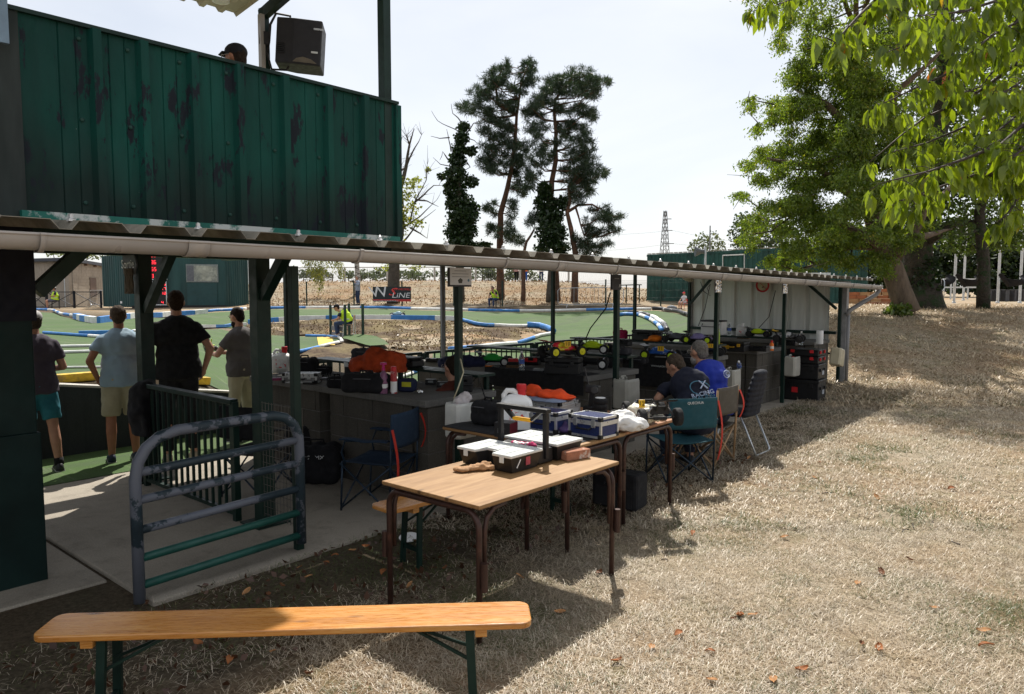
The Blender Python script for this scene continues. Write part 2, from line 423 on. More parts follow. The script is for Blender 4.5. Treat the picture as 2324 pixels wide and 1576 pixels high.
def concrete_mat(name, c, speck=.5, sc=1.):
    m, nt, b, ob, geo = newmat(name); p = geo.outputs['Position']
    a = noi(nt, p, 1.3*sc, 7, .65); f = noi(nt, p, 90*sc, 3, .6); v = _n(nt, 'ShaderNodeTexVoronoi'); v.inputs['Scale'].default_value = 70*sc
    nt.links.new(p, v.inputs[0])
    cc = ramp(nt, a, [(.25, tuple(x*.6 for x in c)), (.55, c), (.8, tuple(min(1, x*1.25) for x in c))])
    cc = mixc(nt, .35, cc, ramp(nt, f, [(.3, tuple(x*.55 for x in c)), (.7, tuple(min(1, x*1.4) for x in c))]))
    cc = mixc(nt, ramp(nt, v.outputs['Distance'], [(0.06, speck), (.16, 0)]), cc, (.62, .58, .5))
    st = noi(nt, mapv(nt, p, (1, 1, .12)), 5, 6, .7)
    cc = mixc(nt, ramp(nt, st, [(.52, 0), (.75, .6)]), cc, tuple(x*.4 for x in c))
    nt.links.new(cc, b.inputs['Base Color']); b.inputs['Roughness'].default_value = .9; b.inputs['Specular IOR Level'].default_value = .25
    bumpn(nt, b, f, .5, .004); MC[name] = m; return m
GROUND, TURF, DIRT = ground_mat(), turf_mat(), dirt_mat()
SLAB = concrete_mat('slab_concrete', (.31, .275, .225), .75)
BLOCK = concrete_mat('block_concrete', (.085, .077, .065), .35)
COUNTER = concrete_mat('counter_concrete', (.145, .14, .13), .2)
TANBLOCK = concrete_mat('tan_block', (.36, .31, .255), .1, .5)

# ---------------------------------------------------------------- ground sheet to the horizon
def axis(*segs):
    a = []
    for lo, hi, st in segs: a += list(np.arange(lo, hi-1e-6, st))
    return a
gxs = axis((-1500, -300, 200), (-300, -120, 30), (-120, -60, 4), (-60, -20, .9), (-20, -9.6, .4))+[-9.5, -9.35, -9.25, -9.15, -9.0]+axis((-8.6, 6, .4), (6, 30, 2), (30, 150, 15), (150, 1501, 225))
gys = axis((-300, -30, 45), (-30, -4, 2), (-4, 20, .4), (20, 60, .9), (60, 130, 4), (130, 400, 30), (400, 1601, 200))
V = np.array([(x, y, Hgt(x, y)-(.03 if (-9.15 < x < -3 and y < 15.5) else 0)) for x in gxs for y in gys], 'f')
# small unevenness of the lawn
for i in range(len(V)):
    x, y, z = V[i]
    if x > -4.2 or y > 16: V[i, 2] += .02*noise.noise(Vector((x*.7, y*.7, 0)))+(.06*noise.noise(Vector((x*.15, y*.15, 3))) if y > 16 else 0)
ny = len(gys); I = np.arange(len(gxs)*ny).reshape(len(gxs), ny)
Fq = np.stack([I[:-1, :-1], I[1:, :-1], I[1:, 1:], I[:-1, 1:]], -1).reshape(-1, 4)
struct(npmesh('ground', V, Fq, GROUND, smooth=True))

def drape(name, outline, mat, off, step=.5, closed_pix=True, bumpy=0):
    """a sheet laid over the terrain inside an outline given in plan"""
    pts = []
    for i in range(len(outline)):
        a, b = Vector(outline[i][:2]), Vector(outline[(i+1) % len(outline)][:2]); n = max(1, int((b-a).length/step))
        pts += [a+(b-a)*k/n for k in range(n)]
    nb = len(pts)
    xs = [p.x for p in pts]; ys = [p.y for p in pts]
    gx = np.arange(min(xs), max(xs), step); gy = np.arange(min(ys), max(ys), step)
    px = np.array(xs); py = np.array(ys); qx = np.roll(px, -1); qy = np.roll(py, -1)
    inner = []
    for x in gx:
        for y in gy:
            yy = y+.13*math.sin(x*7.)
            c = ((py > yy) != (qy > yy)) & (x < (qx-px)*(yy-py)/(qy-py+1e-12)+px)
            if c.sum() % 2: inner.append(Vector((x, yy)))
    r = delaunay_2d_cdt(pts+inner, [], [list(range(nb))], 1, 1e-4)
    vs = [(v.x, v.y, Hgt(v.x, v.y)+off+(bumpy*noise.noise(Vector((v.x*.9, v.y*.9, 1))) if bumpy else 0)) for v in r[0]]
    mb = MB().add(vs, [tuple(f) for f in r[2]]); o = mb.build(name, mat, smooth=True); return struct(o)
def gp(*pix): return [G(x, y) for x, y in pix]
# green carpet of the track, sheet by sheet
left_out = gp((60, 709), (121, 712), (139, 720), (172, 728), (220, 735), (256, 730), (300, 725), (342, 724), (439, 717), (480, 711), (560, 707), (560, 742), (500, 745), (440, 748))
left_out += [GD(470, 20), GD(480, 14), Vector((-9.6, 4.6, 0)), Vector((-9.6, .5, 0)), Vector((-9.6, -4, 0)), GD(-150, 30)]
drape('track_turf', left_out, TURF, .03, .6)
far_out = gp((556, 706), (607, 704), (711, 703), (871, 703), (968, 707), (1063, 709), (1112, 710), (1212, 711), (1311, 709), (1369, 708), (1437, 707), (1489, 707), (1540, 714), (1574, 726), (1580, 760), (1500, 790), (1400, 805), (1300, 806), (1180, 800), (1083, 797), (1123, 790), (1172, 786), (1226, 767), (1257, 760), (1226, 747), (1197, 745), (1155, 745), (1103, 743), (1080, 740), (1043, 730), (948, 724), (826, 723), (683, 725), (600, 731), (556, 735))
drape('track_turf', far_out, TURF, .032, .6)
mid_out = gp((450, 752), (500, 750), (568, 764), (640, 765), (694, 767), (740, 768), (768, 771), (777, 780), (740, 789), (694, 801), (610, 815), (600, 850))+[Vector((-9.5, 6.2, 0)), Vector((-9.5, 4.6, 0)), GD(470, 14)]
drape('track_turf', mid_out, TURF, .045, .5)
hump = gp((782, 769), (820, 767), (854, 771), (872, 780), (884, 792), (840, 795), (800, 783), (778, 777))
drape('track_turf', hump, TURF, .13, .4, bumpy=.02)
near_out = [Vector(p) for p in ((-8.35, 5.2, 0), (-8.35, 15.2, 0), (-9.3, 17, 0), (-13, 17.5, 0), (-15.5, 14.5, 0), (-13.5, 12.6, 0), (-12.2, 10.5, 0), (-11.2, 8.6, 0), (-10.4, 6.4, 0))]
drape('track_turf', near_out, TURF, .024, .4)
drape('dirt_bank', gp((556, 738), (607, 735), (683, 730), (826, 728), (948, 729), (1043, 732), (1080, 743), (1103, 746), (1197, 748), (1250, 760), (1222, 764), (1170, 783), (1083, 793), (980, 801), (890, 793), (872, 778), (854, 769), (800, 764), (700, 763), (556, 762)), DIRT, .02, .5, bumpy=.12)
drape('dirt_mound', gp((640, 815), (694, 803), (740, 791), (779, 783), (800, 786), (840, 797), (842, 806), (790, 818), (700, 824)), DIRT, .05, .35, bumpy=.14)
drape('dry_verge', gp((556, 702), (711, 698), (871, 698), (1063, 701), (1212, 703), (1369, 702), (1489, 702), (1545, 711), (1580, 722), (1580, 712), (1545, 702), (1489, 696), (1212, 694), (900, 692), (700, 692), (556, 696)), DIRT, .012, .7, bumpy=.05)
# pit lane: carpet strip, slab with its joint, apron
PITTURF = TURF
struct(MB().lohi((-9.12, -3, -.2), (-7.86, 5.2, .004)).build('pit_lane_turf', TURF))
struct(MB().lohi((-7.855, 1.845, -.25), (-4.42, 15.25, 0)).build('shed_slab', SLAB, bevel=.012))
struct(MB().lohi((-7.855, -3, -.25), (-5.02, 1.815, -.012)).build('apron_slab', SLAB, bevel=.012))
struct(MB().lohi((-8.34, 5.2, -.2), (-7.86, 15.25, -.004)).build('rear_strip', SLAB))
# worn yellow line painted over the carpet
YEL = M('yellow_paint', (.62, .40, .03), .7, var=.3, scale=14, c2=(.25, .17, .06), lo=.5, hi=.7)
def stripe(name, pix, wid, mat, off=.055):
    a, b = G(*pix[0]), G(*pix[1]); d = (b-a); s = Vector((-d.y, d.x, 0)).normalized()*wid/2; n = 10
    mb = MB().sheet(lambda u, v: (lambda q: (q.x, q.y, Hgt(q.x, q.y)+off))(a+d*u+s*(2*v-1)), n, 1); struct(mb.build(name, mat))
stripe('painted_line', ((742, 788), (736, 769)), .5, YEL, .062)

# ---------------------------------------------------------------- kerbs
KB = M('kerb_blue', (.05, .20, .50), .6, var=.3, scale=5, c2=(.45, .5, .55), lo=.6, hi=.75)
KW = M('kerb_white', (.68, .68, .66), .65, var=.2, scale=5, c2=(.38, .36, .31), lo=.58, hi=.8)
KBK = M('pipe_black', (.03, .03, .035), .4, c2=(.6, .6, .6), lo=.6, hi=.65, scale=3)
def kerb(label, pix, r=.05, seg=1.5, mats=None, board=0, dz=.03, pts=None, thick=.12):
    P = pts or [G(*p) for p in pix]; Q = []
    for a, b in zip(P[:-1], P[1:]):
        n = max(1, int((b-a).length/.35))
        Q += [a+(b-a)*k/n for k in range(n)]
    Q.append(P[-1]); Q = [Vector((q.x, q.y, Hgt(q.x, q.y)+dz)) for q in Q]
    t = thing('track_kerb', label, 'kerb', Q[0], 0)
    mats = mats or (KB, KW); cur = [Q[0]]; L = 0; i = 0; want = seg*rng.uniform(.8, 1.3)
    for a, b in zip(Q[:-1], Q[1:]):
        cur.append(b); L += (b-a).length
        if L > want or b is Q[-1]:
            mb = MB()
            if board:
                for p, q in zip(cur[:-1], cur[1:]): mb.beam(p+Vector((0, 0, board/2)), q+Vector((0, 0, board/2)), thick, board)
            else:
                mb.tube([c+Vector((0, 0, r)) for c in cur], r, 8)
            mb.build('kerb_segment', mats[i % len(mats)], t, world=True, smooth=not board); cur = [b]; L = 0; i += 1; want = seg*rng.uniform(.8, 1.3)
    return t
kerb('thin blue and white kerb along the far left grass edge by black gates', [(82, 706), (121, 708), (139, 717), (172, 722)], .06, 1.6)
kerb('broad blue and white board kerb curving below green timing cabin', [(172, 725), (190, 731), (220, 736), (256, 731), (300, 724), (342, 723), (390, 719), (439, 716), (468, 713)], seg=1.1, board=.2, thick=.2)
kerb('slender white kerb tapering off beside green timing cabin wall', [(470, 711), (490, 709), (520, 708), (558, 705)], .07, 2)
kerb('long white and blue kerb pipe across the middle of left track', [(99, 761), (140, 764), (179, 767), (249, 772), (300, 774)], .035, 2.4, (KB, KW, KW))
kerb('blue and white kerb behind black shirt man on left track', [(179, 764), (263, 762), (303, 762), (380, 752), (460, 746), (526, 742), (559, 740)], .06, 1.3, board=.1)
kerb('pale kerb pipe of left track, second from the yellow edge', [(110, 794), (142, 793), (234, 791), (310, 790)], .026, 2, (KW, KB, KW))
kerb('pale kerb pipe of left track, third from the yellow edge', [(110, 808), (146, 807), (230, 804), (320, 803)], .026, 2, (KW, KW, KB))
kerb('pale kerb pipe nearest to the yellow edge of pit wall', [(110, 842), (139, 842), (223, 841), (320, 838)], .016, 2, (KW, KB))
kerb('long thin blue and white kerb below the wire fence', [(570, 703), (607, 703), (711, 702), (800, 702), (871, 702), (968, 706), (1063, 708), (1112, 709), (1212, 710), (1311, 708), (1369, 707), (1437, 706), (1478, 706)], .07, 2.6)
kerb('chequered blue and white board kerb on top of dirt bank', [(565, 738), (607, 734), (683, 729), (740, 728), (826, 727), (888, 727), (948, 728), (1008, 729), (1045, 730)], seg=1.35, board=.19, thick=.14)
kerb('blue and white kerb rounding the dry grass island', [(1045, 730), (1080, 740), (1103, 743), (1155, 745), (1197, 745)], .07, 2)
kerb('wide blue kerb hump at nose of dry grass island', [(1197, 745), (1215, 746), (1226, 747), (1242, 752), (1256, 760)], .12, 2.4, (KB, KB, KW))
kerb('white and blue kerb pipe along the shed side of dry island', [(1256, 761), (1226, 767), (1200, 777), (1172, 786), (1123, 790), (1083, 795), (1020, 800)], .07, 1.8, (KW, KB))
kerb('white and blue kerb pipe round tip of marshal corner', [(610, 815), (694, 801), (740, 789), (777, 780), (773, 774), (768, 771), (740, 768), (694, 767)], .05, 1.4, (KW, KB, KW))
kerb('black rimmed kerb hose sweeping round outer bend by end wall', [(1480, 706), (1500, 706), (1540, 713), (1560, 719), (1576, 727)], .09, 4, (KBK, KBK))
kerb('blue and white kerb curl in the outer bend', [(1405, 720), (1417, 718), (1446, 719), (1460, 723), (1480, 733), (1494, 744), (1502, 757)], .08, 1.2)
kerb('black drain pipe kerb curling through the outer bend', [(1426, 716), (1450, 717), (1468, 721), (1488, 729), (1506, 742), (1514, 758)], .1, 3, (KBK, KW, KBK))
kerb('white pipe lying on the turf behind shed railing', None, .035, 3, (KW, KW), pts=[Vector((-9.3, 5.4, 0)), Vector((-9.6, 9, 0)), Vector((-10.2, 12, 0)), Vector((-11.5, 14, 0))])
kerb('black hose lying on the turf behind shed railing', None, .03, 6, (KBK,), pts=[Vector((-8.9, 5.4, 0)), Vector((-9.0, 8, 0)), Vector((-9.3, 11, 0))])
kerb('second white pipe on turf further behind shed railing', None, .035, 3, (KW, KB), pts=[Vector((-10.6, 6.8, 0)), Vector((-11.3, 9.4, 0)), Vector((-12.6, 11.6, 0))])

# ---------------------------------------------------------------- dark pit wall with yellow edge
WALLM = concrete_mat('painted_dark_wall', (.034, .04, .042), .06)
t = thing('pit_wall', 'dark painted low concrete wall behind the standing men', 'wall', (-9.2, 1, 0))
mb = MB(); wy = [-3, 2.9, 4.8, 7.4]; wz = [.79, .79, .52, .1]
for i in range(3):
    a, b = wy[i], wy[i+1]
    mb.add([(-9.12, a, -.1), (-9.34, a, -.1), (-9.34, b, -.1), (-9.12, b, -.1), (-9.12, a, wz[i]), (-9.34, a, wz[i]), (-9.34, b, wz[i+1]), (-9.12, b, wz[i+1])], [f for k, f in enumerate(MB.BF) if k not in (4,)+(() if i == 2 else ())])
mb.build('wall_body', WALLM, t, world=True)
mb = MB()
for i in range(3):
    mb.beam((-9.23, wy[i], wz[i]+.012), (-9.23, wy[i+1], wz[i+1]+.012), .25, .025)
mb.build('coping', M('coping', (.42, .40, .36), .8, bump=.3), t, world=True)
t = thing('yellow_edge', 'worn yellow painted timber edge on top of pit wall', 'kerb', (-9.5, 1, .79))
ys = [-3, -.4, 1.9, 3.4, 4.8]
for a, b in zip(ys[:-1], ys[1:]):
    MB().beam((-9.48, a, .84 if b < 4 else .79), (-9.48, b-.015, .84 if b < 4 else .65), .13, .1).build('timber', YEL, t, world=True, bevel=.012)
# ---------------------------------------------------------------- building materials
DG = M('dark_green_paint', (.007, .024, .018), .45, var=.3, scale=6, c2=(.005, .011, .010), lo=.5, hi=.8, spec=.25)
BLK = M('black_plastic', (.012, .012, .013), .45, var=.2)
BLKF = M('black_fabric', (.011, .011, .013), .9, var=.3, bump=.4, bscale=220)
GALV = M('weathered_sheet', (.34, .31, .255), .7, .1, var=.3, scale=5, c2=(.11, .10, .075), lo=.45, hi=.72, bump=.3, bscale=90)
PVC = M('grey_pvc', (.37, .345, .32), .38, var=.08, scale=3)
PVCD = M('grey_pvc_pipe', (.20, .20, .205), .4, var=.1, scale=3)
WHITESHEET = M('white_sheet_steel', (.60, .61, .58), .5, var=.12, scale=3, stretch=(4, 4, .5))
STEEL = M('galvanised', (.5, .52, .54), .35, .8, var=.15, scale=20)
WHITE = M('white_plastic', (.75, .75, .74), .45, var=.06)
REDP = M('red_paint', (.55, .02, .025), .45, var=.12)
ORANGE = M('orange_plastic', (.75, .17, .01), .45)
YELP = M('yellow_plastic', (.8, .48, .02), .4, var=.1)
NEON = M('neon_yellow', (.55, .75, .02), .5, var=.08)
def panel_mat():
    """teal paint, soot towards the foot in drifts, dark peeling flakes and a few white chips"""
    m, nt, b, ob, geo = newmat('panel_paint'); p = geo.outputs['Position']
    v = mapv(nt, p, (1, 1, .22))
    c = ramp(nt, noi(nt, v, 2.2, 6, .6), [(.3, (.003, .030, .025)), (.55, (.004, .055, .043)), (.8, (.006, .095, .074))])
    sep = _n(nt, 'ShaderNodeSeparateXYZ'); nt.links.new(p, sep.inputs[0])
    mr = _n(nt, 'ShaderNodeMapRange'); mr.inputs['From Min'].default_value = 3.0; mr.inputs['From Max'].default_value = 2.3
    dn = _n(nt, 'ShaderNodeMath', operation='MULTIPLY_ADD'); nt.links.new(noi(nt, mapv(nt, p, (1, 1, .4)), 1.6, 4), dn.inputs[0]); dn.inputs[1].default_value = 1.1; nt.links.new(sep.outputs['Z'], dn.inputs[2])
    su = _n(nt, 'ShaderNodeMath', operation='SUBTRACT'); nt.links.new(dn.outputs[0], su.inputs[0]); su.inputs[1].default_value = .55
    nt.links.new(su.outputs[0], mr.inputs['Value'])
    c = mixc(nt, ramp(nt, mr.outputs[0], [(.1, 0), (.75, .85)]), c, (.010, .018, .016))
    fl = noi(nt, mapv(nt, p, (1, 1, .35)), 6.5, 9, .72)
    c = mixc(nt, ramp(nt, fl, [(.555, 0), (.575, 1)]), c, (.012, .016, .022))
    ch = noi(nt, mapv(nt, p, (1, 1, .5)), 17, 5, .7)
    c = mixc(nt, ramp(nt, ch, [(.74, 0), (.76, 1)]), c, (.45, .47, .45))
    nt.links.new(c, b.inputs['Base Color']); nt.links.new(ramp(nt, fl, [(.4, .38), (.62, .75)]), b.inputs['Roughness'])
    bumpn(nt, b, fl, .25, .004); b.inputs['Specular IOR Level'].default_value = .15; return m
PANEL = panel_mat()
PEEL = M('peeling_teal', (.01, .13, .10), .5, var=.3, scale=4, c2=(.5, .52, .5), lo=.52, hi=.56)
OLDG = M('old_container_green', (.018, .075, .062), .55, var=.35, scale=2, c2=(.012, .03, .028), lo=.5, hi=.7)
OLDG2 = M('timing_cabin_green', (.016, .06, .06), .55, var=.35, scale=1.5, c2=(.05, .09, .085), lo=.6, hi=.75, stretch=(1, 1, .2))

# ---------------------------------------------------------------- the shed
def eave_z(y): return 2.135-.0105*max(0, y-4)
shed = thing('pit_shed', 'long open pit shed with corrugated roof, grey gutter and green posts', 'shed', (-4.55, 8, 0))
PER = .333
def corr(y0, y1, x0, x1, z0f, z1f, lift=0):
    ys = []; y = math.floor(y0/PER-1)*PER
    while y < y1+PER:
        for a, h in ((0, 0), (.055, 0), (.09, .045), (.295, .045)): ys.append((y+a, h))
        y += PER
    xs_, hs_ = [q[0] for q in ys], [q[1] for q in ys]
    ys = [(y0, float(np.interp(y0, xs_, hs_)))]+[q for q in ys if y0+1e-4 < q[0] < y1-1e-4]+[(y1, float(np.interp(y1, xs_, hs_)))]
    n = 4; mb = MB()
    vs = [(x0+(x1-x0)*k/n, yy, (z0f(yy)*(1-k/n)+z1f(yy)*k/n)+h+lift) for k in range(n+1) for yy, h in ys]; w = len(ys)
    return mb.add(vs, [(k*w+i, k*w+i+1, (k+1)*w+i+1, (k+1)*w+i) for k in range(n) for i in range(w-1)])
yed = [-1, 0, 1, 2, 3, 4, 4.53]+[4.53+k*.999 for k in range(1, 12)]
for i, (y, y1) in enumerate(zip(yed[:-1], yed[1:])):
    y1 = min(y1+.09, 15.75) if abs(y1-4.53) > .01 else y1
    xb = -5.28 if y < 4.3 else -8.1
    zb = (lambda q: 2.24) if y < 4.3 else (lambda q: 2.34)
    corr(y, y1, -4.1+rng.uniform(-.012, .012), xb, lambda q: eave_z(q)+.02, zb, .003*(i % 2)).build('roof_sheet', GALV, shed, world=True, solid=.004)
scr = MB().lathe([(.022, 0), (.022, .01), (.012, .018), (.012, .035), (.004, .04)], 8).mesh('roof_screw'); scr.materials.append(M('zinc_cap', (.6, .6, .6), .35, .7))
inv = xf(shed).inverted()
y = 1.42
while y < 15.6:
    o = meshobj('roof_screw', scr, None, shed, inv @ Vector((-4.2, y, eave_z(y)+.068))); y += PER*2
# posts, beams
def post(x, y, z0, z1, w, mat=DG, name='post', parent=None):
    return MB().lohi((x-w/2, y-w/2, z0), (x+w/2, y+w/2, z1)).build(name, mat, parent or shed, world=True, bevel=.004)
for y in (2.93, 4.56, 7.07, 9.6, 12.1, 14.95): post(-4.55, y, 0, 2.02, .056)
for y in (4.9, 7.45, 10.05, 12.7, 14.98): post(-7.75, y, 0, 2.26, .056)
MB().cyl((-7.68, 7.38, 0), (-7.68, 7.38, 2.2), .028).build('drain_pipe', PVCD, shed, world=True, smooth=True)
for x, z, y0 in ((-4.5, 2.075, 1.5), (-6.1, 2.18, 4.6), (-7.75, 2.26, 4.6)):
    MB().beam((x, y0, z+.03), (x, 15.3, z-.075 if x > -5 else z-.01), .06, .06).build('purlin', DG, shed, world=True)
for y in (4.56, 7.07, 9.6, 12.1, 14.95):
    MB().beam((-4.5, y, 2.10-.0105*(y-4)), (-7.95, y, 2.29), .05, .06).build('rafter', DG, shed, world=True)
MB().beam((-4.6, 14.9, 1.5), (-5.15, 14.9, 1.98), .05, .05).build('brace', DG, shed, world=True)
MB().beam((-7.7, 14.9, 1.55), (-7.2, 14.9, 2.1), .05, .05).build('brace', DG, shed, world=True)
# end wall of ribbed sheet
mb = MB(); xs = []; x = -7.74
while x < -4.6:
    for a, h in ((0, 0), (.255, 0), (.28, .045), (.345, .045), (.37, 0)): xs.append((x+a, h))
    x += .37
xs = [q for q in xs if q[0] <= -4.58]; w = len(xs)
mb.add([(x, 15.06+h, z) for z in (0, 1.1, 2.2) for x, h in xs], [(k*w+i, k*w+i+1, (k+1)*w+i+1, (k+1)*w+i) for k in range(2) for i in range(w-1)])
mb.build('end_wall', WHITESHEET, shed, world=True, solid=.003)
MB().lohi((-4.6, 14.99, 0), (-4.44, 15.12, 1.97)).build('corner_flashing', M('grey_flashing', (.27, .27, .275), .5), shed, world=True, bevel=.005)
MB().lohi((-7.8, 15.0, 0), (-7.7, 15.12, 2.2)).build('corner_flashing', M('grey_flashing', (.27, .27, .275), .5), shed, world=True, bevel=.005)
for z in (.98, 1.05): pass
MB().lohi((-7.7, 14.97, 1.0), (-4.62, 15.03, 1.06)).build('wall_rail', DG, shed, world=True)
# gutter: lengths of half-round trough with collars and brackets
gx_, gr = -4.04, .062
def gz_(y): return eave_z(y)-.03-.0055*max(0, y-6)
def trough(y0, y1, r, name, mat, open_=True):
    prof = [(gx_+r*math.cos(a), r*math.sin(a)) for a in np.linspace(math.pi*.98, math.pi*2.02, 13)]
    prof = [(prof[0][0], r*.25)]+prof+[(prof[-1][0], r*.12)]
    n = max(1, int((y1-y0)/1.0)); mb = MB(); w = len(prof)
    vs = [(px, y0+(y1-y0)*k/n, gz_(y0+(y1-y0)*k/n)+pz) for k in range(n+1) for px, pz in prof]
    mb.add(vs, [(k*w+i, (k+1)*w+i, (k+1)*w+i+1, k*w+i+1) for k in range(n) for i in range(w-1)])
    # rolled front lip
    mb.tube([(gx_+r, y0, gz_(y0)+.01), (gx_+r, y1, gz_(y1)+.01)], .007, 6)
    return mb.build(name, mat, shed, world=True, smooth='auto', solid=.004)
for a, b in ((-1, 1.98), (1.98, 5.3), (5.3, 8.6), (8.6, 12), (12, 15.65)): trough(a, b, gr, 'gutter_length', PVC)
for y in (1.98, 5.3, 8.6, 12): trough(y-.06, y+.06, gr+.006, 'gutter_collar', PVC)
for y in (1.22, 3.08, 4.55, 6.2, 7.4, 9.1, 10.4, 11.4, 12.8, 13.8, 14.9): trough(y-.012, y+.012, gr+.012, 'gutter_bracket', PVC)
MB().tube([(gx_, 15.6, gz_(15.6)), (gx_, 15.62, gz_(15.6)-.09), (gx_-.05, 15.6, gz_(15.6)-.16), (-4.40, 15.05, 1.47), (-4.45, 15.0, 1.38)], .042, 10).build('downpipe', PVCD, shed, world=True, smooth=True)
MB().tube([(-4.43, 15.05, 1.42), (-4.43, 15.05, .1)], .042, 10).build('downpipe', PVCD, shed, world=True, smooth=True)

# ---------------------------------------------------------------- counters of concrete blocks
def counter(Y0, Y1, label, X0=-7.62, X1=-4.72, gap=True):
    t = thing('work_counter', label, 'counter', (X1, Y0, 0), 0, 'concrete work counters of the shed')
    MB().lohi((X0, Y0, .832), (X1, Y1, .895)).build('counter_top', COUNTER, t, world=True, bevel=.008)
    core = block_wall(t, (X1-.11, Y0+.04), (X1-.11, Y1-.04), 0, .83, .18, BLOCK, .45, .2075)
    core.build('mortar', COUNTER, t, world=True)
    block_wall(t, (X1-1.45, Y0+.13), (X1-.215, Y0+.13), 0, .83, .18, BLOCK, .45, .2075).build('mortar', COUNTER, t, world=True)
    block_wall(t, (X0+.08, Y0+.13), (X1-1.62, Y0+.13), 0, .83, .18, BLOCK, .45, .2075).build('mortar', COUNTER, t, world=True)
    block_wall(t, (X0+.14, Y0+.28), (X0+.14, Y1-.06), 0, .83, .18, BLOCK, .45, .2075).build('mortar', COUNTER, t, world=True)
    return t
counter(4.32, 5.24, 'concrete block counter under the heaped orange towel')
counter(6.75, 7.85, 'concrete block counter carrying the green toy car and black case')
counter(9.3, 10.38, 'concrete block counter behind the two seated men')
counter(11.44, 12.52, 'concrete block counter carrying the black and yellow tool case')
counter(14.1, 14.95, 'concrete block counter along the white end wall')

# ---------------------------------------------------------------- rear railing of the shed
def railing(name, label, a, b, z0, z1, n, mat=DG, topw=.05, bal=.016):
    a, b = Vector(a), Vector(b); t = thing(name, label, 'railing', a)
    MB().beam(a+Vector((0, 0, z1)), b+Vector((0, 0, z1)), topw, .04).build('top_rail', mat, t, world=True, bevel=.004)
    MB().beam(a+Vector((0, 0, z0)), b+Vector((0, 0, z0)), .04, .03).build('bottom_rail', mat, t, world=True)
    me = MB().lohi((-bal/2, -bal/2, z0+.01), (bal/2, bal/2, z1-.01)).mesh('baluster'); me.materials.append(mat)
    for k in range(n):
        p = a+(b-a)*((k+.5)/n); meshobj('baluster', me, None, t, p-a)
    for k in (0, 1): MB().box(a+(b-a)*k+Vector((0, 0, z1/2)), (.05, .05, z1)).build('rail_post', mat, t, world=True)
    return t
ryy = [5.3, 7.4, 10.0, 12.65, 14.9]
lab = ['beside the orange towel', 'behind the green toy car', 'behind the orange cap', 'next to the white end wall']
for k in range(4): railing('rear_railing', 'dark green baluster railing at rear of shed '+lab[k], (-8.12, ryy[k]+.04, 0), (-8.12, ryy[k+1]-.04, 0), .12, .93, int((ryy[k+1]-ryy[k])/.125))
# fixed shelves with steel rails above the counters
for y, lb in ((5.15, 'orange towel counter'), (7.78, 'green toy car counter'), (10.3, 'counter behind the seated men'), (12.45, 'counter with the yellow tool case')):
    t = thing('shelf_rack', 'narrow dark green steel shelf running above the '+lb, 'shelf', (-4.7, y, .9))
    MB().lohi((-7.5, y-.1, 1.03), (-4.78, y+.14, 1.055)).build('shelf_board', DG, t, world=True)
    for x in (-7.4, -6.1, -4.84): MB().lohi((x-.018, y+.06, .896), (x+.018, y+.1, 1.03)).build('shelf_leg', DG, t, world=True)

# ---------------------------------------------------------------- drivers' stand
stand = thing('drivers_stand', 'raised drivers stand with peeling dark teal ribbed steel front', 'stand', (-5.3, 1.5, 0))
mb = MB(); ys = []; y = 1.54; ribs = [1.98, 2.28, 2.63, 2.98, 3.37, 3.78, 4.16]
prof = [(1.545, 0)]
for r_ in ribs:
    for g in (-.22, -.12):
        if r_+g > prof[-1][0]+.03: prof += [(r_+g-.006, 0), (r_+g, -.006), (r_+g+.006, 0)]
    prof += [(r_-.05, 0), (r_-.028, .045), (r_+.022, .045), (r_+.034, 0)]
prof += [(4.28, 0), (4.286, -.006), (4.292, 0), (4.38, 0), (4.386, -.006), (4.392, 0), (4.495, 0)]
w = len(prof)
mb.add([(-5.3+h, yy, z) for z in (2.33, 2.75, 3.15, 3.54) for yy, h in prof], [(k*w+i, k*w+i+1, (k+1)*w+i+1, (k+1)*w+i) for k in range(3) for i in range(w-1)])
mb.build('front_panel', PANEL, stand, world=True, solid=.004)
bme = MB().lathe([(.014, 0), (.014, .006), (.007, .012)], 8, mat=Matrix.Rotation(math.pi/2, 3, 'Y')).mesh('bolt'); bme.materials.append(M('painted_bolt', (.012, .05, .04), .6))
for r_ in ribs:
    for zz in (2.42, 2.95, 3.46): meshobj('bolt', bme, None, stand, xf(stand).inverted() @ Vector((-5.293, r_-.12+.02, zz)))
MB().lohi((-5.36, 4.5, 2.3), (-5.27, 4.56, 3.53)).build('end_trim', PANEL, stand, world=True)
MB().lohi((-5.315, -3, 3.535), (-5.265, 4.53, 3.56)).build('top_trim', DG, stand, world=True)
MB().lohi((-5.29, 1.5, 2.245), (-5.235, 4.5, 2.34)).build('foot_flashing', PEEL, stand, world=True)
SOOT = M('sooty_board', (.02, .028, .026), .7, var=.4, scale=3, c2=(.22, .21, .19), lo=.62, hi=.8, stretch=(1, 1.6, .35))
MB().lohi((-5.33, -3, 2.25), (-5.28, 1.54, 3.53)).build('side_board', SOOT, stand, world=True)
MB().lohi((-5.2, -1, 3.3), (-5.17, 1.46, 4.0)).build('pale_board', M('pale_blue_board', (.16, .23, .3), .6, var=.3, scale=6), stand, world=True)
MB().lohi((-7.72, -4, 2.27), (-5.34, 4.57, 2.34)).build('deck', M('deck_wood', (.12, .10, .08), .85, bump=.3), stand, world=True)
MB().lohi((-8.25, -4, 2.32), (-7.92, 4.5, 2.36)).build('rear_plank', M('deck_wood', (.12, .10, .08), .85, bump=.3), stand, world=True)  # unseen plank, added to cast a shadow band beside the lit strip
for y in (-3.5, 1.2, 4.4): MB().lohi((-8.25, y-.04, 2.2), (-5.34, y+.04, 2.265)).build('joist', DG, stand, world=True)
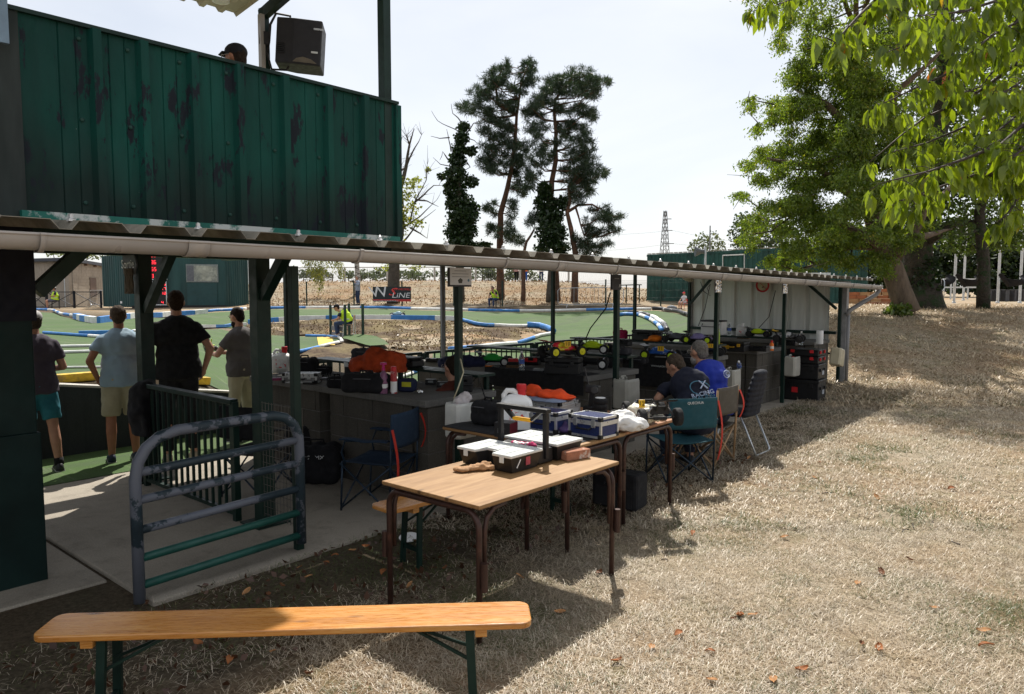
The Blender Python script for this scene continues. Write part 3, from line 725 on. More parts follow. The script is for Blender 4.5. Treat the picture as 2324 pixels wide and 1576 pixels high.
for x in (-5.4, -7.66): MB().lohi((x-.04, -4, 2.19), (x+.04, 4.5, 2.262)).build('beam', DG, stand, world=True)
post(-7.38, 3.1, 0, 2.19, .125, name='stand_post', parent=stand)
post(-5.28, 3.1, 0, 2.19, .118, name='stand_post', parent=stand)
for a, b, w_ in (((-7.31, 3.1, 1.66), (-6.75, 3.1, 2.2), .075), ((-5.22, 3.1, 1.8), (-4.9, 3.1, 2.12), .075), ((-5.45, 1.62, 1.84), (-5.45, 1.98, 2.2), .09)): MB().beam(a, b, w_, w_).build('brace', DG, stand, world=True)
for x, y in ((-7.38, 3.1), (-5.28, 3.1)): MB().lohi((x-.14, y-.14, 0), (x+.14, y+.14, .014)).build('base_plate', DG, stand, world=True)
for dx, dy in ((-.12, -.1), (.1, -.12)):
    MB().cyl((-7.38+dx, 3.1+dy, .014), (-7.38+dx, 3.1+dy, .07), .008).build('anchor_bolt', BLK, stand, world=True)
post(-5.34, 4.43, 2.3, 5.42, .085, name='roof_post', parent=stand)
post(-7.7, 4.66, 2.3, 5.0, .085, name='roof_post', parent=stand)
MB().lohi((-7.66, 4.56, 2.36), (-7.6, 4.61, 4.9)).build('cable_duct', PVC, stand, world=True)
MB().beam((-7.75, 4.66, 4.93), (-5.2, 4.5, 5.33), .07, .12).build('roof_beam', DG, stand, world=True)
MB().beam((-7.75, 4.72, 5.03), (-5.2, 4.6, 5.43), .03, .03).build('roof_bar', PVC, stand, world=True)
def roofz(x): return 5.0+(x+8.1)*.135
mb = MB(); ysr = []; y = -4.
while y < 4.5:
    for a, h in ((0, 0), (.05, 0), (.08, .04), (.19, .04), (.22, 0)): ysr.append((y+a, h))
    y += .22
w = len(ysr)
mb.add([(x, yy, roofz(x)+h) for x in (-8.15, -6.5, -4.98) for yy, h in ysr], [(k*w+i, k*w+i+1, (k+1)*w+i+1, (k+1)*w+i) for k in range(2) for i in range(w-1)])
mb.build('stand_roof', M('roof_underside', (.5, .46, .38), .7, var=.25, scale=4, c2=(.25, .12, .06), lo=.6, hi=.75), stand, world=True, solid=.004)
# lamp under the roof
t = thing('ceiling_lamp', 'round white rimmed lamp under the stand roof corner', 'lamp', (-7.75, 4.18, 4.98))
MB().lathe([(.09, 0), (.09, .03), (.04, .05)], 20, mat=Matrix.Rotation(math.pi, 3, 'X')).build('rim', WHITE, t, smooth='auto')
MB().lathe([(.072, -.004), (.06, .02)], 20, (0, 0, -.02), mat=Matrix.Rotation(math.pi, 3, 'X')).build('lens', BLK, t, smooth='auto')
# kiosk under the stand
kio = thing('kiosk', 'dark green kiosk wall with serving hatch beside the gate', 'kiosk', (-5.35, 1.5, 0))
KG = M('kiosk_paint', (.006, .018, .016), .6, spec=.15, var=.4, scale=3, c2=(.05, .012, .015), lo=.68, hi=.74)
MB().lohi((-5.5, 1.34, -.02), (-5.35, 1.56, 2.24)).build('corner_post', KG, kio, world=True, bevel=.01)
MB().lohi((-5.5, -3, -.02), (-5.32, 1.57, .95)).build('lower_wall', KG, kio, world=True, bevel=.008)
MB().lohi((-5.5, -3, 1.66), (-5.33, 1.58, 2.24)).build('upper_wall', M('kiosk_top', (.006, .007, .013), .6, spec=.15, var=.3), kio, world=True)
MB().lohi((-5.62, -3, .95), (-5.56, 1.34, 1.66)).build('hatch_back', BLK, kio, world=True)
for z, x in ((1.28, -5.34), (.975, -5.3)): MB().lohi((-5.55, -2, z-.012), (x, 1.335, z+.012)).build('ledge', M('worn_ledge', (.3, .29, .27), .7, c2=(.1, .1, .1)), kio, world=True)
MB().lohi((-5.5, -3, -.02), (-5.45, 1.3, 2.2)).build('inner_wall', BLK, kio, world=True)
# exit sign
t = thing('exit_sign', 'grey arrow shaped exit sign high on green stand post', 'sign', (-7.44, 3.0, 2.1))
MB().prism([(-.16, 0, -.09), (.10, 0, -.09), (.15, 0, -.0), (.10, 0, .09), (-.16, 0, .09)], (0, .012, 0)).build('board', M('sign_grey', (.10, .11, .12), .6), t, loc=(0.02, 0, .0))
text('lettering', 'Sortie', .12, M('sign_white', (.9, .9, .9), .6, var=.05), t, (-.02, -.004, .0), (math.pi/2, 0, 0))
t = thing('bark_slab', 'rough slab of bark hung below the exit sign', 'bark', (-7.41, 2.99, 1.94))
mb = MB().sheet(lambda u, v: ((u-.5)*.15, -.03*math.sin(u*math.pi)+.012*noise.noise(Vector((u*9, v*4, 0))), (v-.5)*.24), 12, 12)
mb.build('bark', M('bark', (.16, .13, .10), .95, var=.5, scale=20, bump=1, bscale=40, stretch=(3, 3, .6), bdist=.02), t, solid=.02)

# ---------------------------------------------------------------- foreground field gate
GATEM = M('worn_blue_grey_paint', (.022, .036, .046), .5, var=.3, scale=5, spec=.3, c2=(.105, .115, .14), lo=.495, hi=.51)
GATEG = M('gate_green', (.012, .07, .055), .45, var=.3, scale=6)
gate = thing('field_gate', 'worn blue grey tubular field gate with green lower rails', 'gate', (-4.47, 2.9, 0))
gx0 = -4.47; ya, yb = 1.79, 2.90; zt = 1.0
fr = [(gx0, ya, -.0), (gx0, ya, .74), (gx0, ya+.02, .84), (gx0, ya+.07, .92), (gx0, ya+.15, .975), (gx0, ya+.26, zt)]
fr += [(gx0, yb-.2, zt+.005), (gx0, yb-.11, zt-.02), (gx0, yb-.04, zt-.08), (gx0, yb-.005, zt-.17), (gx0, yb, zt-.3), (gx0, yb, .07)]
MB().tube(fr, .034, 14).build('frame', GATEM, gate, world=True, smooth=True)
for z, mt in ((.80, GATEM), (.635, GATEM), (.455, GATEM), (.285, GATEG), (.12, GATEG)):
    MB().cyl((gx0, ya, z-.02), (gx0, yb, z+.01), .026, n=12).build('rail', mt, gate, world=True, smooth=True)
# baluster railing at the way out
railing('exit_railing', 'dark green baluster railing with a jacket hung over its end', (-7.16, 2.98, 0), (-5.5, 2.98, 0), .06, .965, 15, topw=.07, bal=.02)
t = thing('mesh_panel', 'rusty welded wire mesh panel between two green posts', 'mesh', (-5.15, 3.02, 0))
mb = MB()
for k in range(13): mb.cyl((-5.15+k*.045, 3.02, .1), (-5.15+k*.045, 3.02, 1.0), .0022, n=4)
mb.build('upright_wires', M('wire', (.12, .11, .10), .5, .6), t, world=True)['kind'] = 'stuff'
for k in range(16): MB().cyl((-5.16, 3.02, .12+k*.058), (-4.6, 3.02, .12+k*.058), .0022, n=4).build('cross_wire', M('wire', (.12, .11, .10), .5, .6), t, world=True)
# ---------------------------------------------------------------- wire fence below the bank
FG = M('fence_green', (.015, .04, .03), .5)
fpx = [(575, 43), (697, 43), (804, 43), (913, 43), (1030, 42.6), (1140, 42.2), (1255, 41.8), (1374, 41.2), (1499, 40), (1572, 39.4)]
fence = thing('wire_fence', 'dark green wire mesh fence along the foot of dry bank', 'fence', GD(1030, 42.6))
FP = [GD(u, d) for u, d in fpx]
for p in FP: MB().box(p+Vector((0, 0, .72)), (.06, .06, 1.5)).build('fence_post', FG, fence, world=True)
for a, b in zip(FP[:-1], FP[1:]):
    n = int((b-a).length/.055); mb = MB()
    for k in range(n):
        p = a+(b-a)*(k+.5)/n; mb.cyl(p+Vector((0, 0, .04)), p+Vector((0, 0, 1.4)), .0035, n=3, cap=False)
    for z in (.05, .45, .85, 1.25, 1.4): mb.cyl(a+Vector((0, 0, z)), b+Vector((0, 0, z)), .004, n=3, cap=False)
    stuff(mb.build('wire_mesh', FG, fence, world=True))
# banner tied to the fence
a, b = PD(846, 668, 42.85), PD(933, 668, 42.85); d = (b-a).normalized(); ang = math.atan2(d.y, d.x); c = (a+b)/2; L = (b-a).length
ban = thing('banner', 'black and red sponsor banner tied to the wire fence', 'banner', c, ang)
H2 = .43
MB().sheet(lambda u, v: ((u-.5)*L, .012*math.sin(u*17), (v-.5)*2*H2), 24, 4).build('cloth', M('banner_black', (.014, .022, .026), .5, var=.2), ban, solid=.004)
SILV = M('banner_silver', (.62, .64, .66), .5, var=.25, scale=3); BRED = M('banner_red', (.62, .05, .045), .5)
text('lettering', 'W', .85, SILV, ban, (-.68, -.03, .10), (math.pi/2, 0, 0), shear=-.25, sx=1.2)
text('lettering', 'S', .62, BRED, ban, (-.02, -.035, .12), (math.pi/2, 0, 0), shear=.35, sx=1.5)
text('lettering', 'LiNE', .42, SILV, ban, (.5, -.04, -.08), (math.pi/2, 0, 0), shear=.2, sx=1.25)
text('lettering', 'BY WESTFIELD', .15, BRED, ban, (.64, -.03, .27), (math.pi/2, 0, 0), shear=.2, sx=1.05)
MB().box((0, -.028, -.335), (L*.99, .006, .05)).build('stripe', BRED, ban)
text('lettering', 'UNE GAMME COMPLETE POUR LA', .085, SILV, ban, (-.35, -.035, -.395), (math.pi/2, 0, 0), shear=.2, sx=1.1)
MB().box((.68, -.028, -.40), (.85, .004, .04)).build('stripe', BRED, ban)
# rail fence on the crest
cf = thing('crest_fence', 'pale rail and post fence on top of the bank', 'fence', GD(800, 62))
CFP = [GD(u, 62) for u in (600, 668, 737, 784, 880, 987, 1080, 1180, 1290, 1400)]
GREYP = M('pale_grey_post', (.4, .4, .38), .8)
for p in CFP: MB().box(p+Vector((0, 0, .6)), (.12, .12, 1.25)).build('post', GREYP, cf, world=True)
for a, b in zip(CFP[:-1], CFP[1:]):
    MB().beam(a+Vector((0, 0, 1.22)), b+Vector((0, 0, 1.22)), .05, .07).build('rail', GREYP, cf, world=True)
    mb = MB(); n = 24
    for k in range(n):
        p = a+(b-a)*k/n; q = a+(b-a)*(k+1)/n
        mb.cyl(p+Vector((0, 0, .1)), q+Vector((0, 0, 1.18)), .004, n=3, cap=False).cyl(p+Vector((0, 0, 1.18)), q+Vector((0, 0, .1)), .004, n=3, cap=False)
    stuff(mb.build('chain_link', GREYP, cf, world=True))

# ---------------------------------------------------------------- container cabins
def ribbed(a, b, h, name, mat, parent, rib=.28, dep=.04, outw=(0, -1), z0=None):
    """ribbed steel wall between two ground points"""
    a, b = Vector(a), Vector(b); d = Vector((b.x-a.x, b.y-a.y, 0)); L = d.length; d.normalize(); nrm = Vector((d.y, -d.x, 0)); prof = []; x = 0
    while x < L:
        for q, hh in ((0, 0), (rib*.36, 0), (rib*.5, dep), (rib*.86, dep), (rib, 0)):
            if x+q <= L+1e-6: prof.append((x+q, hh))
        x += rib
    if prof[-1][0] < L-1e-4: prof.append((L, 0))
    w = len(prof); z = a.z if z0 is None else z0
    mb = MB().add([a.xy.to_3d()+d*x+nrm*hh+Vector((0, 0, zz)) for zz in (z, z+h) for x, hh in prof], [(i, i+1, w+i+1, w+i) for i in range(w-1)])
    return mb.build(name, mat, parent, world=True)
# timing cabin on the left with scoreboard
A, B, C_ = GD(236, 44.5), GD(300, 42.2), GD(515, 43.5); D_ = GD(566, 45.5); zc = min(p.z for p in (A, B, C_, D_))+.12
tim = thing('timing_cabin', 'dark green ribbed steel timing cabin behind left track', 'cabin', Vector((B.x, B.y, zc)))
ribbed(A, B, 3.0, 'side_wall', OLDG2, tim, z0=zc); ribbed(B, C_, 3.0, 'front_wall', OLDG2, tim, .9, .02, z0=zc); ribbed(C_, D_, 3.0, 'side_wall', OLDG2, tim, .2, .04, z0=zc)
bk = Vector((FH[0], FH[1], 0))*3
MB().add([p.xy.to_3d()+Vector((0, 0, zc+3.0)) for p in (A, B, C_, D_)]+[(D_+bk).xy.to_3d()+Vector((0, 0, zc+3)), (A+bk).xy.to_3d()+Vector((0, 0, zc+3))], [(0, 1, 2, 3, 4, 5)]).build('roof', OLDG2, tim, world=True)
dcb = (C_-B); dcb.z = 0; Lw = dcb.length; dcb.normalize(); angf = math.atan2(dcb.y, dcb.x); nf = Vector((dcb.y, -dcb.x, 0))
def onfront(u, y, off=.06):
    # where the sight line meets the cabin front
    r = ray(u, y); p0 = np.array(B); n = np.array(nf); s_ = ((p0-C0)@n)/(r@n); return Vector(C0+r*s_)+nf*off
def fpanel(name, u0, u1, y0, y1, mat, th, off):
    p, q = onfront(u0, y0, off), onfront(u1, y1, off); w_ = (q.xy-p.xy).length; h_ = abs(p.z-q.z); c = (p+q)/2
    return MB().box(c, (w_, th, h_), rz=angf).build(name, mat, tim, world=True)
fpanel('base_rail', 300, 514, 694, 700, BLK, .1, .02)
fpanel('window_frame', 422, 496, 600, 641, M('window_frame_grey', (.2, .23, .23), .6), .05, .04)
fpanel('window_pane', 425, 493, 603, 638, M('dusty_pane', (.34, .36, .31), .35, var=.4, scale=3, c2=(.16, .18, .17), lo=.45, hi=.6), .05, .065)
fpanel('window_blind', 424, 441, 603, 638, M('blind_grey', (.12, .13, .15), .6), .05, .072)
fpanel('panel_below', 424, 494, 642, 694, M('flat_green', (.014, .055, .058), .5, var=.2, scale=3), .05, .04)
fpanel('wall_box', 274, 278, 684, 689, WHITE, .1, .08)
LED = emis('led_red', (1, .03, .05), 1.6)
SEG = {'0': 'abcdef', '1': 'bc', '2': 'abged', '3': 'abgcd', '4': 'fgbc', '5': 'afgcd', '6': 'afgedc', '7': 'abc', '8': 'abcdefg', '9': 'abcdfg'}
def digit(mb, ch, w_, h_, x, z, y=0):
    t_ = w_*.22; S = {'a': (0, h_/2, w_, t_), 'd': (0, -h_/2, w_, t_), 'g': (0, 0, w_, t_), 'b': (w_/2, h_/4, t_, h_/2), 'c': (w_/2, -h_/4, t_, h_/2), 'f': (-w_/2, h_/4, t_, h_/2), 'e': (-w_/2, -h_/4, t_, h_/2)}
    for s_ in SEG[ch]:
        cx_, cz_, a_, b_ = S[s_]; mb.box((x+cx_, y, z+cz_), (a_, .012, b_))
def scoreboard(u0, u1, y0, y1, rows, label):
    p, q = onfront(u0, y0, .12), onfront(u1, y1, .12); w_ = (q.xy-p.xy).length; h_ = abs(p.z-q.z); c = (p+q)/2
    sb = thing('scoreboard', label, 'scoreboard', c, angf)
    MB().box((0, 0, 0), (w_, .1, h_)).build('face', BLK, sb)
    for k in (-1, 1):
        MB().box((k*w_/2, -.01, 0), (.05, .14, h_+.05)).build('edge', STEEL, sb); MB().box((0, -.01, k*h_/2), (w_-.06, .14, .05)).build('edge', STEEL, sb)
    n = len(rows)
    for i, (l, r_) in enumerate(rows):
        z = h_/2-(i+.5)*h_/n; dw = w_*.085; dh = h_/n*.5
        for x0, s_ in ((-w_*.22, l), (w_*.28, r_)):
            for j, ch in enumerate(s_): mb = MB(); digit(mb, ch, dw, dh, x0+j*dw*1.7, z, -.058); mb.build('lit_figure', LED, sb)
scoreboard(333, 380, 572, 635, [('86', '11'), ('36', ''), ('55', '7'), ('9', '8')], 'upper red figure scoreboard on green cabin, topmost of two')
scoreboard(333, 380, 640, 692, [('44', '75'), ('31', '17'), ('66', '12'), ('55', ''), ('30', '4')], 'lower red figure scoreboard on green cabin, below another board')
# block-built hut
hut = thing('block_hut', 'pale concrete block hut with a dark sloping roof', 'building', GD(164, 47))
hA, hB, hC = GD(40, 48.5), GD(164, 46.5), GD(246, 52); hz = .78; hh = 2.8
block_wall(hut, hA, hB, hz, hh, .2, TANBLOCK, .5, .2).build('mortar', TANBLOCK, hut, world=True)
wdir = (hC-hB).xy.normalized(); wl = (hC-hB).xy.length
block_wall(hut, hB.xy+wdir*.12, hC.xy, hz, hh, .2, TANBLOCK, .5, .2, cut=lambda x, z: .42*wl < x < .66*wl and hz+.55 < z < hz+2.0).build('mortar', M('mortar_dark', (.3, .26, .21), .9), hut, world=True)
wa = hB.xy+wdir*(.54*wl); an2 = math.atan2(wdir.y, wdir.x)
MB().box((wa.x, wa.y, hz+1.3), (.95, .26, 1.25), rz=an2).build('window', M('brown_shutter', (.12, .075, .055), .6), hut, world=True)
MB().box((wa.x, wa.y, hz+.62), (1.1, .34, .07), rz=an2).build('window_sill', TANBLOCK, hut, world=True)
d1 = (hB-hA).normalized(); n1 = Vector((FH[0], FH[1], 0))
rv = [hA-d1*.3-n1*.5, hB+d1*.35-n1*.5, hC+d1*.35+n1*.3, hC-d1*6+n1*.6]
rz_ = [hz+hh+.1, hz+hh+.1, hz+hh-.12, hz+hh-.12]
MB().add([v.xy.to_3d()+Vector((0, 0, z+k)) for k in (0, .2) for v, z in zip(rv, rz_)], MB.BF).build('roof', M('slate_grey', (.055, .06, .075), .6), hut, world=True)
for k in range(4):
    p = hB.xy+wdir*(wl*(k+.6)/4); MB().box((p.x+.3, p.y-.2, hz+hh-.02-.03*k), (.5, .1, .14), rz=an2-math.pi/2).build('rafter_end', M('brown_wood', (.14, .08, .05), .7), hut, world=True)
pp = GD(151, 46.6); MB().cyl((pp.x, pp.y, hz), (pp.x, pp.y, hz+hh), .05, n=8).build('downpipe', STEEL, hut, world=True)
# black cross-braced gates before the hut
gu = [70, 107, 109, 170, 171, 231]; NAV = M('navy_black', (.012, .014, .022), .5)
for k, lb in enumerate(('cut off by the kiosk', 'behind the seated marshal', 'beside the green timing cabin')):
    a, b = GD(gu[2*k], 44.6), GD(gu[2*k+1], 44.4); t = thing('cross_gate', 'black cross braced gate panel '+lb, 'gate', a)
    for p in (a, b): MB().box(p+Vector((0, 0, .52)), (.09, .09, 1.06)).build('gate_post', NAV, t, world=True)
    for z in (.08, .98): MB().beam(a+Vector((0, 0, z)), b+Vector((0, 0, z)), .05, .05).build('gate_rail', NAV, t, world=True)
    MB().beam(a+Vector((0, 0, .1)), b+Vector((0, 0, .96)), .03, .03).build('cross_bar', NAV, t, world=True)
    MB().beam(a+Vector((0, 0, .96)), b+Vector((0, 0, .1)), .03, .034).build('cross_bar', NAV, t, world=True)
    mb = MB(); n = 18
    for j in range(n):
        p = a+(b-a)*(j+.5)/n; mb.cyl(p+Vector((0, 0, .08)), p+Vector((0, 0, .98)), .004, n=3, cap=False)
    stuff(mb.build('wire_infill', NAV, t, world=True))
def barrier(a, b, label, h=1.08, n=14):
    a, b = Vector(a), Vector(b); t = thing('crowd_barrier', label, 'barrier', a); d = (b-a); up_ = Vector((0, 0, 1)); L = d.length; e = d.normalized(); r_ = .12
    fr_ = [a+e*r_+up_*.18, a+up_*(.18+r_), a+up_*(h-r_), a+e*r_+up_*h, b-e*r_+up_*h, b+up_*(h-r_), b+up_*(.18+r_), b-e*r_+up_*.18]
    MB().tube(fr_, .02, 6, closed=True).build('frame', STEEL, t, world=True, smooth=True)
    me = MB().cyl((0, 0, .18), (0, 0, h), .008, n=5).mesh('bar'); me.materials.append(STEEL)
    for k in range(n): meshobj('bar', me, None, t, d*((k+1)/(n+1)))
    s_ = Vector((-e.y, e.x, 0))
    for k in (.15, .85):
        MB().tube([a+d*k+s_*.3, a+d*k+up_*.2, a+d*k-s_*.3], .016, 6).build('foot', STEEL, t, world=True)
    return t
barrier(GD(206, 46), GD(248, 44.9), 'steel crowd barrier leaning behind black gate by cabin')
barrier(GD(1266, 41), GD(1414, 40), 'steel crowd barrier standing before the wire fence', n=15)
barrier(GD(2093, 31.5), GD(2140, 30), 'steel crowd barrier to the right of big ivy trunk', n=6)
barrier(GD(2018, 31.5), GD(2046, 29.5), 'steel crowd barrier showing left of leaning trunk', n=5)
t = thing('garden_table', 'green metal frame table behind the steel barrier', 'table', GD(1400, 43))
a, b = GD(1392, 43), GD(1450, 42)
MB().beam(a+Vector((0, 0, 1.05)), b+Vector((0, 0, 1.05)), .6, .05).build('top', FG, t, world=True)
for p in (a, b, a+(b-a)*.5): MB().box(p+Vector((0, 0, .52)), (.05, .05, 1.02)).build('leg', FG, t, world=True)
# storage container behind the shed
cA, cB = GD(1467, 44), GD(1966, 33.6); zb = 1.28; e = (cB-cA); e.z = 0; e.normalize(); nn_ = Vector((-e.y, e.x, 0))
con = thing('storage_container', 'long dark green shipping container behind the end of shed', 'container', Vector((cA.x, cA.y, zb)))
ribbed(cA, cB, 2.6, 'long_side', OLDG, con, .3, .045, z0=zb); ribbed(cA+nn_*2.4, cA, 2.6, 'end_side', OLDG, con, .3, .045, z0=zb)
for z in (zb+2.62, zb+.03): MB().beam(cA.xy.to_3d()+Vector((0, 0, z)), cB.xy.to_3d()+Vector((0, 0, z)), .1, .12).build('edge_beam', OLDG, con, world=True)
MB().beam(cA.xy.to_3d()+nn_*1.2+Vector((0, 0, zb+2.6)), cB.xy.to_3d()+nn_*1.2+Vector((0, 0, zb+2.6)), 2.4, .06).build('roof', OLDG, con, world=True)
mb = MB()
for k in range(40):
    p = cA+(cB-cA)*(k+.5)/40; mb.box((p.x, p.y, zb+2.72), (.2, .12, .05), rz=math.atan2(e.y, e.x))
for k in range(40):
    p = cA+(cB-cA)*(k+.5)/40; 
stuff(mb.build('sheet_ends', GALV, con, world=True))
def onlong(u, y, off=-.06):
    r = ray(u, y); n = np.array(nn_); s_ = ((np.array(cA)-C0)@n)/(r@n); return Vector(C0+r*s_)+nn_*off
q0, q1, q2, q3 = onlong(1642, 580), onlong(1691, 578), onlong(1691, 650), onlong(1642, 650)
for p, q in ((q0, q1), (q1, q2), (q3, q0)): MB().beam(p, q, .03, .06).build('painted_outline', WHITE, con, world=True)
# horn loudspeaker on a mast
mast = GD(1598, 30); t = thing('horn_loudspeaker', 'grey horn loudspeaker on a thin mast behind shed roof', 'loudspeaker', mast)
MB().cyl((0, 0, 0), (0, 0, 3.5-mast.z+.1), .05, n=8).build('mast', STEEL, t)
MB().lathe([(.09, -.25), (.09, -.1), (.2, .12), (.22, .12), (.2, .14), (.08, .1)], 14, (-.25, -.1, 3.42-mast.z), mat=Euler((math.pi/2, 0, -.9)).to_matrix()).build('horn', M('horn_grey', (.12, .13, .14), .5), t, smooth='auto')
# pylon, poles, wires
py = PD(1508, 600, 260); py.z = 1.2
t = thing('pylon', 'distant grey lattice electricity pylon', 'pylon', py); hp = 1.85+172*260/1680
mb = MB()
for k in range(11):
    z0, z1 = hp*k/11, hp*(k+1)/11; w0, w1 = 1.9*(1-.8*k/11), 1.9*(1-.8*(k+1)/11)
    for sx, sy in ((-1, -1), (1, -1), (1, 1), (-1, 1)):
        mb.beam((sx*w0, sy*w0, z0), (sx*w1, sy*w1, z1), .16, .16)
    for (ax, ay), (bx, by) in (((-1, -1), (1, -1)), ((1, -1), (1, 1)), ((1, 1), (-1, 1)), ((-1, 1), (-1, -1))):
        mb.beam((ax*w0, ay*w0, z0), (bx*w1, by*w1, z1), .1, .1).beam((bx*w0, by*w0, z0), (ax*w1, ay*w1, z1), .1, .1)
mb.build('lattice', M('pylon_grey', (.16, .17, .18), .6), t)
rtv = Vector((rt[0], rt[1], 0))
for z, w_ in ((hp*.6, 3.2), (hp*.76, 2.6), (hp*.9, 2.2)): MB().beam(-rtv*.3+Vector((0, 0, z)), rtv*w_+Vector((0, 0, z)), .2, .25).build('arm', M('pylon_grey', (.16, .17, .18), .6), t)
for k, (z, ul, yl) in enumerate(((hp*.6, 1100, 560), (hp*.76, 1100, 515))):
    a = py+rtv*2.6+Vector((0, 0, z)); b = PD(ul, yl, 330); c = PD(1900, 538+12*k, 300)
    for q, sd in ((b, 'pines'), (c, 'big trees')):
        tag(MB().tube([a+(q-a)*s_+Vector((0, 0, -9*s_*(1-s_)*1.2)) for s_ in np.linspace(0, 1, 9)], .035, 4).build('power_cable', M('pylon_grey', (.16, .17, .18), .6)), 'thin %s power cable running from the pylon towards the %s' % (('lower', 'upper')[k], sd), 'cable')
pb = PD(1610, 600, 120); pb.z = 1.3
t = thing('utility_pole', 'plain grey pole standing before the distant round tree', 'pole', pb); MB().cyl((0, 0, 0), (0, 0, 11), .16, .1, n=8).build('shaft', M('pylon_grey', (.16, .17, .18), .6), t)
# brick pile and pallets, netting posts at the right
BRK = M('brick_red', (.36, .13, .06), .85, var=.35, scale=3, bump=.3)
t = thing('brick_pile', 'low pile of reddish bricks beyond the shed corner', 'brick pile', GD(2000, 30.5))
base = GD(2000, 30.5)
bm_ = MB().box((0, 0, 0), (.42, .2, .13)).mesh('brick'); bm_.materials.append(BRK); BRK2 = M('brick_tan', (.42, .24, .12), .85, var=.3, scale=3)
bm2 = MB().box((0, 0, 0), (.42, .2, .13)).mesh('brick'); bm2.materials.append(BRK2)
for j in range(5):
    for i in range(7):
        if j == 4 and i < 3: continue
        p = rtv*((i-3)*.44+(j % 2)*.12+rng.uniform(-.03, .03))+Vector((0, 0, .065+j*.137)); o = meshobj('brick', rng.choice((bm_, bm2)), None, t, p, (0, 0, YAW+rng.uniform(-.08, .08)))
PALM = M('grey_pallet', (.08, .08, .085), .85)
for k, (u, lb) in enumerate(((2252, 'single grey pallet lying beside the dark trunk'), (2288, 'grey pallet lying next to another, further from trunk'))):
    p = GD(u, 40); t = thing('pallet', lb, 'pallet', p, YAW)
    for i in range(4): MB().box((0, -.45+i*.3, .62), (1.1, .12, .05)).build('slat', PALM, t)
    for i in range(3): MB().box((-.48+i*.48, 0, .3), (.1, 1.0, .58)).build('bearer', PALM, t)
WP = M('white_post', (.55, .57, .58), .5); NET = M('black_net', (.012, .012, .014), .9)
wps = []
for k, (u, y0, d, lb) in enumerate(((2163, 677, 36, 'thin white post carrying black netting, nearest to the barrier'), (2184, 672, 42, 'thin white post standing further back among netting'), (2262, 680, 36, 'thin white post carrying black netting between two pallets'), (2312, 682, 36, 'thin white post at outer end of black netting'))):
    p = GD(u, d); t = thing('net_post', lb, 'post', p); MB().cyl((0, 0, 0), (0, 0, 4.2), .06, n=8).build('shaft', WP, t); MB().lathe([(.09, 0), (.09, .06), (.06, .08)], 8).build('collar', WP, t); wps.append(p)
for k, (u0, u1, lb) in enumerate(((2096, 2160, 'behind the steel barrier'), (2165, 2226, 'slung up to the dark trunk'), (2262, 2330, 'beyond the dark trunk'))):
    a, b = GD(u0, 35), GD(u1, 35)
    mb = MB().sheet(lambda u, v: a+(b-a)*u+Vector((.2*math.sin(u*9+v*3), 0, 1.05+.3*abs(2*u-1)**2-.28*(1-v)*math.sin(.4+u*2.4)+.1*v+.02*math.sin(u*13+v*5))), 20, 6)
    tag(mb.build('netting', NET, solid=.01), 'sagging black netting '+lb, 'netting')
gl_ = thing('white_rail', 'white rail fence behind the black netting', 'fence', GD(2100, 46))
a, b = GD(2040, 46), GD(2232, 46)
for z in (.75, 1.25): MB().beam(a+Vector((0, 0, z)), b+Vector((0, 0, z)), .05, .09).build('rail', WP, gl_, world=True)
for k in range(6): MB().box(a+(b-a)*k/5+Vector((0, 0, .65)), (.08, .08, 1.3)).build('post', WP, gl_, world=True)
# ---------------------------------------------------------------- furniture
def wood_mat(name, c1, c2, c3, axis='x', sc=1.0, gloss=.35):
    m, nt, b, ob, geo = newmat(name)
    s = (.6, 7, 7) if axis == 'x' else (7, .6, 7)
    v = mapv(nt, ob, s); f = noi(nt, v, 3*sc, 6, .6, 1.2); g = noi(nt, v, 26*sc, 3, .6)
    c = ramp(nt, f, [(.3, c1), (.5, c2), (.72, c3)]); c = mixc(nt, .25, c, ramp(nt, g, [(.3, c1), (.7, c3)]))
    vo = _n(nt, 'ShaderNodeTexVoronoi'); vo.inputs['Scale'].default_value = 2.6; nt.links.new(mapv(nt, ob, (1, 3.2, 1) if axis == 'x' else (3.2, 1, 1), (0, 0, .5)), vo.inputs[0])
    c = mixc(nt, ramp(nt, vo.outputs['Distance'], [(.07, .85), (.15, 0)]), c, tuple(x*.35 for x in c1))
    sc_ = noi(nt, mapv(nt, ob, (2, 9, 2), (0, 0, .7)), 9, 8, .8)
    c = mixc(nt, ramp(nt, sc_, [(.68, 0), (.72, .5)]), c, tuple(min(1, x*1.5) for x in c3)); b.inputs['Specular IOR Level'].default_value = .5 if gloss < .3 else .3
    nt.links.new(c, b.inputs['Base Color']); nt.links.new(ramp(nt, g, [(.3, gloss), (.7, gloss+.2)]), b.inputs['Roughness']); bumpn(nt, b, g, .15, .003); return m
PINE = wood_mat('varnished_pine', (.30, .105, .016), (.48, .195, .034), (.60, .31, .09), gloss=.2)
PINE.node_tree.nodes['Principled BSDF'].inputs['Coat Weight'].default_value = .6; PINE.node_tree.nodes['Principled BSDF'].inputs['Coat Roughness'].default_value = .18
PLY = wood_mat('worn_plywood', (.21, .11, .042), (.30, .168, .07), (.38, .235, .11), sc=.5, gloss=.4)
PLY2 = wood_mat('red_plywood', (.24, .10, .046), (.33, .155, .075), (.39, .21, .11), sc=.5, gloss=.4)
EDGE = M('ply_edge', (.17, .10, .055), .8, var=.4, scale=30)
BRN = M('brown_tube', (.055, .028, .022), .4, .2, var=.3, scale=14, c2=(.11, .05, .035), lo=.55, hi=.7)
